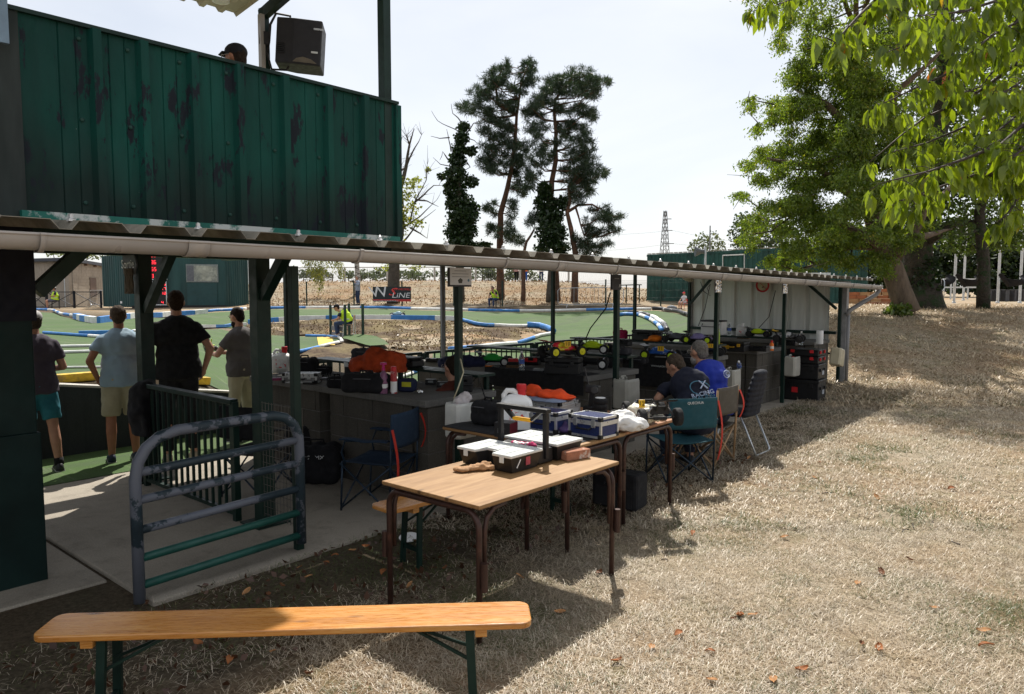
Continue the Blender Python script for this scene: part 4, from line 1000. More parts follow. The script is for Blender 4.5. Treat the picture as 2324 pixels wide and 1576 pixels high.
def bench(label, a, b, zt, w, legs=(.13, .87)):
    """trestle bench from a to b"""
    a, b = Vector(a), Vector(b); L = (b-a).length; an = math.atan2(b.y-a.y, b.x-a.x); t = thing('trestle_bench', label, 'bench', ((a+b)/2).xy.to_3d(), an)
    r = .05; pts = []
    for cx_, cy_, a0 in ((L/2-r, w/2-r, 0), (-L/2+r, w/2-r, 90), (-L/2+r, -w/2+r, 180), (L/2-r, -w/2+r, 270)):
        for k in range(6): q = R(a0+k*18); pts.append((cx_+r*math.cos(q), cy_+r*math.sin(q), zt-.027))
    MB().prism(pts, (0, 0, .027)).build('seat_plank', PINE, t, bevel=.005)
    for k in legs:
        x = -L/2+L*k; s_ = 1 if k > .5 else -1
        MB().box((x+s_*.05, 0, zt-.046), (.05, w*.86, .036)).build('batten', PINE, t, bevel=.003)
        for sy in (-1, 1): MB().beam((x, sy*(w/2-.045), zt-.03), (x+s_*.02, sy*(w/2-.03), 0), .035, .022).build('leg', DG, t)
        MB().box((x+s_*.012, 0, .12), (.02, w-.1, .03)).build('leg_bar', DG, t)
        MB().beam((x+s_*.01, w/2-.05, .28), (x-s_*.30, 0, zt-.032), .012, .012).build('stay', DG, t)
        MB().beam((x+s_*.01, -w/2+.05, .28), (x-s_*.30, .012, zt-.032), .012, .012).build('stay', DG, t)
    return t
A_, B_ = PZ(100, 1418, .46), PZ(1203, 1388, .46)
bench('orange varnished pine bench in the foreground, one end in shade', A_, B_, .46, .225)
bench('orange pine bench half hidden below the brown tube tables', (-3.72, 3.0, 0), (-3.6, 5.05, 0), .45, .24)
def school_table(label, cx_, cy_, L, W, rz, top, mat=None, z=.755):
    t = thing('folding_table', label, 'table', (cx_, cy_, 0), rz)
    MB().box((0, 0, z-.010), (L, W, .020)).build('table_top', top, t, bevel=.004)
    MB().box((0, 0, z-.0225), (L-.012, W-.012, .005)).build('edge_band', EDGE, t)
    for sx in (-1, 1):
        x = sx*(L/2-.03); y = W/2-.03; r = .09; P = [(x, -y, 0), (x, -y, z-.05-r)]
        for k in range(1, 6): q = R(180-k*18); P.append((x, -y+r+r*math.cos(q), z-.05-r+r*math.sin(q)))
        for k in range(1, 6): q = R(90-k*18); P.append((x, y-r+r*math.cos(q), z-.05-r+r*math.sin(q)))
        P += [(x, y, 0)]
        MB().tube(P, .017, 10).build('leg_frame', BRN, t, smooth=True)
        for sy in (-1, 1):
            yy = sy*(W/2-.028); MB().tube([(x-sx*.2, yy, z-.036), (x-sx*.11, yy, z-.045), (x-sx*.058, yy, z-.085), (x-sx*.04, yy, z-.15), (x-sx*.036, yy, .36)], .014, 8).build('corner_brace', BRN, t, smooth=True)
            MB().cyl((x+sx*.002, yy+sy*.036, .30), (x+sx*.002, yy+sy*.036, .45), .02, n=10).build('coupling_sleeve', BRN, t, smooth='auto')
    return t
school_table('worn plywood table on brown tube legs holding the open organiser', -2.93, 3.345, 1.31, .775, math.pi/2, PLY)
t2 = school_table('brown tube table covered by a black mat', -3.65, 4.47, 1.26, .74, 0, PLY)
MB().sheet(lambda u, v: ((u-.5)*1.22-.02, (v-.5)*.74, .76+.002*math.sin(u*30)+.004*(1-u)*math.sin(v*9)), 20, 10).build('mat', M('black_mat', (.02, .02, .022), .8, var=.2), tag(thing('table_mat', 'black rubber mat spread over the second table', 'mat', (-3.65, 4.47, 0)), 'black rubber mat spread over the second table', 'mat'), solid=.003)
school_table('reddish plywood table on brown tubes below the plastic bags', -3.67, 5.26, 1.27, .8, 0, PLY2)

def camp_chair(label, x, y, rz, fab, tube, strap=None, wood=False, label_text=None):
    """folding chair with crossed legs; faces local +Y"""
    t = thing('folding_chair', label, 'chair', (x, y, 0), rz); w = .24; r = .013 if wood else .009
    for s_ in (-1, 1):
        MB().cyl((s_*w, -.24, 0), (s_*w*1.02, -.27, .82), r, n=8).build('back_post', tube, t, smooth=True)
        MB().cyl((s_*w, .22, 0), (s_*w, .2, .42), r, n=8).build('front_post', tube, t, smooth=True)
        MB().cyl((s_*w, -.24, .02), (s_*w, .21, .4), r*.9, n=8).build('side_cross', tube, t, smooth=True)
        MB().cyl((s_*w, .22, .02), (s_*w, -.25, .4), r*.9, n=8).build('side_cross', tube, t, smooth=True)
        MB().tube([(s_*w, .17, .4), (s_*w*1.05, .2, .5), (s_*w*1.08, .16, .6), (s_*w*1.05, -.24, .62)], r*.9, 8).build('arm_tube', tube, t, smooth=True)
        MB().sheet(lambda u, v: (s_*w*1.06+(v-.5)*.07, .2-.44*u, .615+.006*math.sin(u*9)), 8, 2).build('armrest', fab, t, solid=.012)
    for yy in (-.24, .22):
        MB().cyl((-w, yy, .02), (w, yy, .4), r*.9, n=8).build('cross_leg', tube, t, smooth=True)
        MB().cyl((w, yy, .02), (-w, yy, .4), r*.9, n=8).build('cross_leg', tube, t, smooth=True)
    MB().sheet(lambda u, v: ((u-.5)*2*w, -.25+.46*v, .42-.06*math.sin(u*math.pi)*math.sin(.3+v*2.6)), 12, 10).build('seat', fab, t, smooth=True, solid=.006)
    bk_ = MB().sheet(lambda u, v: ((u-.5)*2*(w+.012), -.27-.035*math.sin(u*math.pi), .55+.29*v), 12, 8).build('backrest', fab, t, smooth=True, solid=.01)
    if label_text: text('lettering', label_text, .035, M('pale_print', (.6, .62, .62), .6, var=.1), bk_, (0, -.317, .80), (math.pi/2, 0, 0))
    if strap:
        for s_ in (-1, 1):
            MB().sheet(lambda u, v: (s_*(w+.02)+(v-.5)*.035, -.285-.05*math.sin(u*3), .72-.62*u if s_ < 0 else .78-.3*u), 10, 1).build('strap', strap, t, solid=.003)
    return t
TEAL = M('teal_canvas', (.012, .062, .08), .85, var=.15, bump=.3, bscale=250); NAVT = M('navy_tube', (.015, .03, .05), .35, .3)
REDS = M('red_strap', (.5, .035, .02), .7, var=.15)
camp_chair('teal folding camp chair with white maker lettering on its back', -3.45, 6.5, .98, TEAL, NAVT, label_text='QUECHUA')
camp_chair('brown canvas folding chair with wooden legs and red straps', -3.62, 7.38, math.pi/2, M('brown_canvas', (.085, .075, .06), .9, var=.15, bump=.3, bscale=200), M('pale_wood', (.34, .22, .12), .6, var=.2), REDS, True)
camp_chair('dark blue folding chair with red strap beside the first counter', -4.98, 4.0, math.pi*.62, M('navy_canvas', (.012, .028, .055), .9, var=.15, bump=.3, bscale=220), NAVT, REDS)
camp_chair('black folding chair behind the exit railing', -6.1, 3.55, math.pi*.1, BLKF, NAVT)
# padded steel chair
t = thing('padded_chair', 'dark padded chair on bent steel tube legs', 'chair', (-3.62, 8.12, 0), math.pi/2)
mb = MB()
for k in range(9):
    z = .46+k*.058; mb.ell((0, -.22-.012*k, z), (.235-.012*max(0, k-5)**1.5, .055, .042))
blob('padded_back', mb, M('dark_quilt', (.014, .016, .024), .85, var=.2, bump=.3, bscale=160), .016, t, sm=2)
mb = MB()
for k in range(7): mb.ell((0, -.18+k*.065, .45), (.235, .045, .05))
blob('padded_seat', mb, M('dark_quilt', (.014, .016, .024), .85), .016, t, sm=2)
for y0, y1 in ((-.18, -.36), (.2, .3)): MB().tube([(-.2, y0, .44), (-.2, y1, .04), (-.17, y1, .012), (.17, y1, .012), (.2, y1, .04), (.2, y0, .44)], .011, 8).build('leg_tube', STEEL, t, smooth=True)

# ---------------------------------------------------------------- small things
ALU = M('aluminium', (.62, .63, .64), .35, .7, var=.1); BLUEP = M('blue_panel', (.018, .03, .11), .35, var=.25, scale=60)
def alu_case(label, p, rz, d, panel, name='metal_case', frame=ALU, handle=True):
    t = thing(name, label, 'case', p, rz); L, W, H = d
    MB().box((0, 0, H*.35), (L-.012, W-.012, H*.7)).build('body', panel, t)
    MB().box((0, 0, H*.86), (L-.012, W-.012, H*.26)).build('lid', panel, t)
    for z in (.008, H*.66, H*.76, H-.006):
        h_ = .016
        for sy in (-1, 1): MB().box((0, sy*(W/2-.004), z), (L-.03, .012, h_)).build('edge_strip', frame, t)
        for sx in (-1, 1): MB().box((sx*(L/2-.004), 0, z), (.012, W-.03, h_)).build('edge_strip', frame, t)
    for sx in (-1, 1):
        for sy in (-1, 1):
            MB().box((sx*(L/2-.006), sy*(W/2-.006), H/2), (.016, .016, H-.05)).build('corner_strip', frame, t)
            for z in (.014, H-.012): MB().box((sx*(L/2-.012), sy*(W/2-.012), z), (.034, .034, .034)).build('corner_cap', BLK, t, bevel=.006)
    for sx in (-.28, .28):
        lt = MB().box((sx*L, -W/2-.006, H*.70), (.035, .01, .06)).build('latch', STEEL, t, bevel=.002)
    if handle: MB().tube([(-.06, -W/2-.004, H*.45), (-.055, -W/2-.03, H*.42), (.055, -W/2-.03, H*.42), (.06, -W/2-.004, H*.45)], .007, 8).build('handle', BLK, t)
    return t
def hard_case(label, p, rz, d, mat=BLK, trim=None, name='tool_case'):
    t = thing(name, label, 'case', p, rz); L, W, H = d
    MB().box((0, 0, H*.34), (L, W, H*.68)).build('body', mat, t, bevel=.012)
    MB().box((0, 0, H*.85), (L*1.01, W*1.01, H*.30)).build('lid', mat, t, bevel=.014)
    for sx in (-.3, .3): MB().box((sx*L, -W/2-.008, H*.68), (.05, .016, .05)).build('latch', trim or mat, t, bevel=.004)
    MB().tube([(-.07, -W/2, H*.5), (-.065, -W/2-.035, H*.5), (.065, -W/2-.035, H*.5), (.07, -W/2, H*.5)], .009, 8).build('handle', trim or mat, t)
    return t
def lathe_bottle(name, label, p, prof, mat, capm, capprof, cat='bottle', band=None, n=16):
    t = thing(name, label, cat, p); MB().lathe(prof, n).build('body', mat, t, smooth='auto'); MB().lathe(capprof, n).build('cap', capm, t, smooth='auto')
    if band: MB().lathe([(band[2], band[0]), (band[2], band[1])], n).build('label_band', band[3], t, smooth='auto')
    return t
CLEAR = M('clear_plastic', (.75, .82, .85), .12, trans=.85, var=.05); MILK = M('milky_plastic', (.62, .62, .58), .4, var=.1, c2=(.5, .47, .38), lo=.55, hi=.8)
PETB = [(.03, 0), (.033, .01), (.033, .05), (.031, .055), (.033, .06), (.033, .15), (.03, .17), (.014, .205), (.013, .22)]
PETC = [(.015, .215), (.015, .235), (.013, .237)]
def pet(label, p): return lathe_bottle('water_bottle', label, p, PETB, CLEAR, WHITE, PETC, band=(.085, .135, .0335, M('blue_label', (.08, .15, .5), .5)))
def jug(label, p, rz, s=1., capm=None, lab_=True):
    """square shouldered canister with a handle hole beside the neck"""
    t = thing('canister', label, 'canister', p, rz); mb = MB(); w, d, h = .095*s, .065*s, .2*s
    prof = [(1, .0), (1.0, .02), (1, .75), (.93, .85), (.62, .97), (.35, 1.03)]
    def ring(k, z): return [(x*w*k, y*d*k, z*h) for x, y in ((-1, -.7), (-.8, -1), (.8, -1), (1, -.7), (1, .7), (.8, 1), (-.8, 1), (-1, .7))]
    vs = []; 
    for k, z in prof: vs += ring(k, z)
    fs = [tuple(reversed(range(8)))]+[(i*8+j, i*8+(j+1) % 8, (i+1)*8+(j+1) % 8, (i+1)*8+j) for i in range(len(prof)-1) for j in range(8)]+[tuple(40+j for j in range(8))]
    mb.add(vs, fs); mb.build('body', WHITE, t, bevel=.008*s, smooth='auto')
    MB().tube([(-.07*s, 0, .15*s), (-.076*s, 0, .2*s), (-.055*s, 0, .228*s), (-.02*s, 0, .226*s), (.02*s, 0, .2*s)], .016*s, 8).build('handle', WHITE, t, smooth=True)
    MB().lathe([(.026*s, .2*s), (.026*s, .235*s), (.03*s, .236*s), (.03*s, .262*s), (.026*s, .266*s)], 14, (.03*s, 0, 0)).build('cap', capm or REDP, t, smooth='auto')
    if lab_:
        lb = MB().box((.01*s, -d-.0015, .1*s), (.1*s, .003, .09*s)).build('label', M('jug_label', (.7, .7, .7), .5, c2=(.6, .05, .05), lo=.55, hi=.57, scale=40), t)
    return t
def spray_can(label, p, mat, capm, h=.22, r=.03):
    return lathe_bottle('spray_can', label, p, [(r, 0), (r, h*.8), (r*.8, h*.84)], mat, capm, [(r*.85, h*.82), (r*.85, h*.97), (r*.7, h)], 'can', (h*.05, h*.45, r*1.01, WHITE))
def soft_bag(label, p, rz, d, mat=BLKF, name='bag', vox=.016, zip_=True, cat='bag', handle=True, seed=1):
    t = thing(name, label, cat, p, rz); L, W, H = d; mb = MB()
    for x in (-.32, 0, .32):
        for y in (-.26, .26):
            for z in (.28, .66): mb.ell((x*L, y*W, z*H), (L*.27, W*.3, H*.34))
    mb.box((0, 0, H*.48), (L*.82, W*.8, H*.86))
    blob('body', mb, mat, vox, t, sm=4, wr=.006, wsc=11, seed=seed, zfloor=.002)
    if zip_: MB().tube([(-L*.42, -W*.49, H*.72), (0, -W*.52, H*.74), (L*.42, -W*.49, H*.72)], .004, 5).build('zip', M('zip_grey', (.12, .12, .13), .4), t)
    if handle: MB().tube([(-L*.16, 0, H*.95), (-L*.14, 0, H*1.08), (L*.14, 0, H*1.08), (L*.16, 0, H*.95)], .009, 6).build('handle', mat, t, smooth=True)
    return t
def heap(label, p, rz, ells, mat, name='jacket', cat='jacket', vox=.016, wr=.016, wsc=10, seed=2):
    mb = MB()
    for c, r in ells: mb.ell(c, r)
    t = thing(name, label, cat, p, rz); blob('cloth', mb, mat, vox, t, sm=3, wr=wr, wsc=wsc, seed=seed, zfloor=.001); return t
def rc_car(label, p, rz, body, wheel, wing=BLK, num=None, s=1., shell=True):
    """off-road toy buggy, faces local +X"""
    t = thing('toy_buggy', label, 'toy car', p, rz); L, W, rw = .31*s, .24*s, .056*s
    MB().box((0, 0, .05*s), (.34*s, .085*s, .018*s)).build('chassis', BLK, t, bevel=.004)
    if shell:
        mb = MB().ell((0, 0, .085*s), (.17*s, .06*s, .035*s)).ell((-.03*s, 0, .115*s), (.085*s, .045*s, .035*s)).ell((.13*s, 0, .075*s), (.06*s, .03*s, .02*s)).box((-.05*s, 0, .075*s), (.18*s, .12*s, .02*s))
        blob('body_shell', mb, body, .01*s, t, sm=2)
    else: MB().box((-.02*s, 0, .085*s), (.16*s, .07*s, .05*s)).build('motor', body, t, bevel=.006)
    for x in (.14*s, -.15*s):
        MB().box((x, 0, .1*s), (.012*s, .12*s, .05*s)).build('shock_tower', BLK, t)
        for y in (-1, 1): MB().cyl((x, y*.05*s, .12*s), (x+.01*s, y*.095*s, .055*s), .009*s, n=6).build('shock', M('shock_metal', (.3, .3, .32), .3, .8), t); MB().beam((x, y*.03*s, .05*s), (x, y*.1*s, .055*s), .03*s, .008*s).build('arm', BLK, t)
    for x in (.155*s, -.155*s):
        for y in (-1, 1):
            w_ = MB().cyl((0, -.021*s, 0), (0, .021*s, 0), rw, n=18).build('wheel', M('tyre_rubber', (.014, .014, .015), .85, bump=.8, bscale=60), t, loc=(x, y*.115*s, rw), smooth='auto', bevel=.007*s)
            MB().lathe([(.034*s, 0), (.034*s, .004*s), (.012*s, .006*s), (.010*s, .012*s)], 14, (0, y*.0205*s, 0), mat=Matrix.Rotation(-y*math.pi/2, 3, 'X')).build('rim', wheel, w_, smooth='auto')
    for y in (-1, 1): MB().beam((-.17*s, y*.03*s, .1*s), (-.2*s, y*.03*s, .155*s), .01*s, .01*s).build('wing_mount', BLK, t)
    wg = MB().sheet(lambda u, v: (-.235*s+.075*s*u, (v-.5)*.17*s, .155*s+.02*s*(1-u)**2), 5, 2).build('wing', wing, t, solid=.003)
    if num:
        pl = MB().box((.02*s, -.075*s, .13*s), (.075*s, .004, .055*s)).build('number_plate', YELP, t)
        text('number', num, .055*s, BLK, pl, (.02*s, -.075*s-.0025, .13*s), (math.pi/2, 0, 0))
    return t
def jerry_bin(label, p, rz, post_off, mat=MILK, s=1., fill=None):
    """canister with its top cut open, hung on a post as a bin"""
    t = thing('cut_canister', label, 'bin', p, rz); w, d, h = .125*s, .09*s, .3*s
    def ring(k, z): return [(x*w*k, y*d*k, z*h) for x, y in ((-1, -.72), (-.82, -1), (.82, -1), (1, -.72), (1, .72), (.82, 1), (-.82, 1), (-1, .72))]
    rr = [(.9, -.5), (1, -.45), (1.02, -.1), (1, .2), (1, .42), (.93, .5)]; vs = []
    for k, z in rr: vs += ring(k, z)
    fs = [tuple(reversed(range(8)))]+[(i*8+j, i*8+(j+1) % 8, (i+1)*8+(j+1) % 8, (i+1)*8+j) for i in range(5) for j in range(8) if not (i >= 3 and j in (2, 3))]
    MB().add(vs, fs).build('body', mat, t, smooth='auto', solid=.005)
    MB().tube([(-.07*s, .02, .5*h), (-.06*s, .02, .58*h), (.0*s, .02, .58*h), (.02*s, .02, .5*h)], .012, 6).build('handle', mat, t, smooth=True)
    MB().box((0, d+post_off/2, .2*h), (.03, post_off, .03)).build('hanger', DG, t)
    if fill: blob('rubbish', MB().ell((0, 0, .5*h), (w*.7, d*.7, .06)).ell((.04, -.02, .62*h), (.06, .05, .05)), fill, .012, t, sm=1, wr=.02, wsc=22)
    return t
zc_ = .897
def C(x, y, z=zc_): return PZ(x, y, z)
# --- on the first counter
jug('white canister with red print standing behind green post on first counter', C(640, 846), YAW, 1.15)
soft_bag('soft black bag heaped on the grey case of first counter', C(692, 850)+Vector((0, 0, .0)), YAW, (.27, .2, .2), seed=3)
alu_case('flat grey aluminium case on first counter beside green post', C(686, 868), YAW*.9, (.36, .16, .1), M('grey_panel', (.2, .2, .2), .4))
tag(MB().box((0, 0, .015), (.1, .05, .03)).build('snack_packet', M('purple_foil', (.12, .03, .16), .3, c2=(.4, .05, .1)), loc=C(628, 864), rot=(0, 0, .9), bevel=.008), 'shiny purple snack packet at edge of first counter', 'packet')
t = thing('pocket_scale', 'small black pocket scale with metal tray on first counter', 'scale', C(700, 872), YAW); MB().box((0, 0, .01), (.1, .07, .02)).build('base', BLK, t, bevel=.004); MB().box((0, 0, .024), (.08, .055, .006)).build('tray', STEEL, t)
t = thing('tool_tray', 'grey plastic tray with cables on first counter', 'tray', C(740, 862), YAW); MB().box((0, 0, .012), (.16, .1, .02)).build('tray', M('grey_tray', (.15, .15, .16), .5), t, bevel=.005)
for k in range(4): MB().tube([(-.06+.03*k, -.04, .03), (-.05+.03*k, .0, .05+.01*k), (-.02+.02*k, .04, .028)], .004, 5).build('cable', BLK, t)
soft_bag('small crumpled black pouch between grey case and big black bag', C(765, 880), YAW, (.17, .13, .12), seed=5)
soft_bag('big black zipped bag below the orange towel', C(832, 890), YAW*.8, (.40, .22, .185), seed=6)
heap('rust orange towel heaped over the big black bag', C(858, 872)+Vector((0, 0, .13)), YAW*.8, [((-.16, .0, .07), (.14, .12, .09)), ((0, 0, .13), (.17, .13, .11)), ((.14, .02, .1), (.15, .13, .12)), ((.22, .0, .0), (.08, .11, .13)), ((-.05, -.08, .03), (.09, .06, .05)), ((.07, -.1, .04), (.08, .05, .05)), ((-.2, -.04, .0), (.07, .07, .06))], M('orange_towel', (.42, .055, .012), .95, var=.25, scale=20, bump=.6, bscale=300), 'towel', 'towel', .014, .03, 9)
t = thing('paper_roll', 'white roll of tape lying behind the orange towel', 'roll', C(792, 852)); MB().lathe([(.02, 0), (.055, 0), (.055, .05), (.02, .05)], 18, (0, 0, .1)).build('roll', WHITE, t, smooth='auto'); MB().lathe([(.019, -.001), (.019, .051)], 12, (0, 0, .1)).build('core', EDGE, t); MB().lathe([(.05, 0), (.05, .1)], 12).build('tin', BLK, t)
lathe_bottle('spray_bottle', 'clear spray bottle half full of pink liquid', C(871, 893), [(.036, 0), (.038, .01), (.038, .15), (.03, .185), (.014, .205), (.014, .22)], M('pinkish_bottle', (.36, .16, .28), .2, var=.1, trans=.35), M('pink_trigger', (.5, .02, .16), .4), [(.016, .215), (.016, .235), (.012, .24), (.012, .265), (.03, .268), (.03, .285), (.01, .29)], 'bottle', (.05, .09, .0385, WHITE))
spray_can('red and white spray can with red cap beside pink bottle', C(894, 893), M('red_can', (.4, .03, .03), .35, c2=(.6, .6, .6), lo=.55, hi=.6, scale=20), REDP, .25, .031)
t = soft_bag('navy pouch with yellow patch beside the red spray can', C(925, 889), YAW*.7, (.16, .11, .13), M('navy_pouch', (.012, .018, .05), .8), handle=False, zip_=False, seed=8); MB().box((.01, -.058, .075), (.09, .006, .045)).build('patch', M('yellow_patch', (.45, .45, .02), .6), t)
o = blob('foil_ball', MB().ell((0, 0, .022), (.028, .026, .022)), M('foil', (.75, .75, .75), .18, .95, var=.2), .004, sm=0, wr=.012, wsc=70, seed=4); o.location = C(953, 894); tag(o, 'crumpled ball of foil at front of first counter', 'foil ball')
for x, y, lb in ((978, 872, 'black charger block with lit cable beside foil ball'), (1005, 878, 'black power adaptor lying before the black box')):
    t = thing('charger', lb, 'charger', C(x, y), YAW); MB().box((0, 0, .025), (.11, .08, .05)).build('body', BLK, t, bevel=.006); MB().tube([(.05, 0, .02), (.1, .03, .06), (.13, -.02, .03), (.18, -.03, .006)], .0035, 5).build('cable', BLK, t); MB().box((0, -.041, .03), (.05, .004, .02)).build('display', M('grey_display', (.25, .27, .27), .3), t)
hard_case('tall black power box behind the post of first counter', C(1058, 888), YAW, (.13, .16, .15), name='power_box')
for pts_, lb, m_ in (([PX(1045, 815, -4.5), PX(1052, 845, -4.45), PX(1040, 880, -4.44), PX(1030, 905, -4.46)], 'cream cable hanging down the second front post', M('cream_cable', (.5, .45, .3), .5)), ([C(1070, 872), C(1085, 862)+Vector((0, 0, .05)), PX(1100, 900, -4.6), PX(1110, 925, -4.6)], 'black cable looping off the first counter end', BLK)):
    tag(MB().tube(pts_, .006, 6).build('cable', m_, smooth=True), lb, 'cable')
# --- on the second counter
heap('navy jacket thrown over the rear of second counter', C(1042, 838), YAW, [((-.12, 0, .07), (.14, .13, .09)), ((.05, .02, .1), (.2, .14, .08)), ((.22, .0, .08), (.1, .1, .07)), ((-.17, -.09, -.03), (.06, .05, .12))], M('navy_cloth', (.012, .016, .05), .9, var=.2, bump=.3, bscale=200), wr=.025)
hard_case('flat black tray case at rear corner of second counter', C(985, 822), YAW, (.22, .14, .05), name='tray_case')
rc_car('black toy buggy with a bright green body shell', C(1122, 830), .5, M('bright_green', (.03, .4, .06), .4), WHITE, s=1.05)
t = thing('screwdriver_set', 'orange handled screwdrivers lying beside green toy car', 'tools', C(1102, 834), .4)
for k in range(3): MB().cyl((0, k*.025, .012), (.08, k*.025, .012), .011, n=8).build('handle', (ORANGE, WHITE, ORANGE)[k], t); MB().cyl((.08, k*.025, .012), (.17, k*.025, .012), .003, n=6).build('blade', STEEL, t)
pet('clear water bottle standing on the second counter', C(1184, 842))
t = thing('box_stack', 'small stack of cardboard boxes beside the water bottle', 'boxes', C(1165, 836), .3)
for k, (a, m_) in enumerate(((.16, EDGE), (.14, BLK), (.12, REDP))): MB().box((0, 0, .02+k*.041), (a, .1, .038), rz=k*.2).build('carton', m_, t, bevel=.003)
hard_case('black battery case standing open behind the water bottle', C(1208, 828), .4, (.2, .14, .1), trim=REDP)
t = thing('pocket_calculator', 'grey handheld meter lying on second counter', 'meter', C(1222, 843), .3); MB().box((0, 0, .016), (.12, .07, .03)).build('body', M('meter_grey', (.3, .31, .32), .4), t, bevel=.006); MB().box((-.02, 0, .033), (.05, .05, .004)).build('screen', M('lcd', (.4, .44, .4), .2), t)
hc = hard_case('big black toolbox on second counter below the yellow toy car', C(1280, 848), YAW*.6, (.40, .25, .19))
rc_car('toy buggy with yellow and red body shell and number ten', C(1275, 848)+Vector((0, 0, .195)), YAW+.5, M('yellow_red_shell', (.75, .6, .03), .35, c2=(.7, .03, .06), lo=.46, hi=.5, scale=7), M('yellow_rim', (.7, .65, .02), .4), M('red_wing', (.6, .02, .06), .4), '10', 1.15)
rc_car('bare black toy buggy with white wheels on second counter', C(1345, 836), .25, M('black_motor', (.02, .02, .02), .4), WHITE, s=1.15, shell=False)
rc_car('toy buggy with lime nose and one white wheel above toolbox', Vector((-5.35, 7.8, 1.057)), .3, NEON, WHITE, s=1.05)
heap('black cloth cap on the shelf above second counter', Vector((-5.65, 7.82, 1.057)), 0, [((0, 0, .04), (.1, .09, .05)), ((.1, -.02, .02), (.08, .08, .018))], BLKF, 'cap', 'cap', .012, .004)
soft_bag('grey and black tool roll on shelf above second counter', Vector((-4.95, 7.82, 1.057)), 0, (.22, .16, .1), M('charcoal_cloth', (.035, .035, .04), .9), seed=11)
hard_case('black transmitter box at front of the shelf above second counter', C(1400, 812)+Vector((0, .15, .16)), .1, (.24, .16, .1), name='transmitter_box')
t = thing('drape', 'black cloth drape over the front edge of second counter', 'cloth', (-5.5, 6.74, .9))
MB().sheet(lambda u, v: ((u-.5)*1.5, .3-.32*min(1, v*2)-.012*math.sin(u*19)*max(0, v-.5), .004-.2*max(0, v-.5)*2*(1+.12*math.sin(u*8))), 30, 12).build('cloth', BLKF, t, solid=.004)
soft_bag('floppy black tool bag at rear of second counter', C(1240, 822), .3, (.26, .18, .13), seed=41)
hard_case('closed black charger case behind the bare toy buggy', C(1392, 826), .1, (.24, .18, .12))
soft_bag('black zipped pouch next to the flat grey case', C(735, 850), YAW, (.16, .12, .1), seed=42)
hard_case('black radio box on the shelf above first counter', Vector((-5.9, 5.17, 1.057)), 0, (.3, .17, .1))
soft_bag('dark grey helmet bag on shelf behind orange towel', Vector((-6.6, 5.17, 1.057)), .2, (.3, .2, .16), M('charcoal_cloth', (.035, .035, .04), .9), seed=43)
# --- on the third counter
soft_bag('black padded bag at the front of third counter', C(1568, 826), .1, (.26, .2, .12), seed=44)
hard_case('low black parts case beside the lilac toy buggy', C(1535, 806), .1, (.26, .18, .07))
sh = Vector((-4.7, 10.3, 1.057))
hard_case('large black case with silver label on shelf by rear post', Vector((-6.05, 10.3, 1.057)), 0, (.46, .2, .17))
soft_bag('crimson pink bag on shelf beside the large black case', Vector((-6.5, 10.22, 1.057)), 0, (.2, .15, .17), M('crimson', (.35, .012, .07), .8), seed=13)
heap('orange cap lying on the shelf before large black case', Vector((-5.85, 10.2, 1.057)), 0, [((0, 0, .05), (.11, .1, .055)), ((-.1, -.04, .02), (.09, .08, .018))], M('orange_cloth', (.8, .2, .015), .8), 'cap', 'cap', .012, .004)
rc_car('grey bodied toy buggy next to orange cap', Vector((-5.5, 10.28, 1.057)), .1, M('grey_shell', (.16, .17, .2), .4), BLK, s=1.0)
rc_car('lilac toy buggy with lime wheels on shelf', Vector((-5.12, 10.26, 1.057)), .1, M('lilac', (.35, .3, .6), .4), NEON, s=1.05)
lathe_bottle('drinking_bottle', 'lime green drinking bottle with loop cap on shelf', Vector((-4.86, 10.3, 1.057)), [(.034, 0), (.036, .01), (.036, .17), (.028, .19), (.024, .2)], M('lime_bottle', (.28, .42, .02), .4), M('lime_cap', (.36, .5, .03), .4), [(.026, .2), (.026, .225), (.022, .23)])
rc_car('blue toy buggy with number eleven and lime wheels', C(1500, 816, zc_), .2, M('blue_shell', (.03, .12, .45), .35, c2=(.6, .65, .7), lo=.5, hi=.55, scale=9), NEON, M('white_wing', (.6, .62, .66), .4), '11', 1.2)
rc_car('dark toy buggy with number eleven behind the blue shirt man', C(1610, 806, zc_), .3, M('dark_blue_shell', (.015, .02, .05), .4), BLK, num='11', s=1.1)
t = thing('green_netting_bag', 'little green netting bag on the third counter', 'bag', C(1395, 826)); blob('net', MB().ell((0, 0, .03), (.09, .06, .035)), M('leaf_green_net', (.05, .25, .04), .8), .012, t, wr=.012, wsc=30)
t = thing('cloth_banner', 'black printed cloth hanging over edge of third counter', 'cloth', (-5.3, 9.27, .9))
MB().sheet(lambda u, v: ((u-.5)*1.1, .03-.035*min(1, v*4)+.01*math.sin(u*14)*v, .0-.42*v if v > .1 else 0), 20, 10).build('cloth', BLKF, t, solid=.004); text('lettering', 'WWW.RACING.COM', .035, M('pale_print', (.6, .62, .62), .6), t, (.1, -.012, -.12), (math.pi/2, 0, 0))
soft_bag('black cloth bag spread before the blue toy buggy', C(1440, 826), .2, (.3, .2, .09), seed=15)
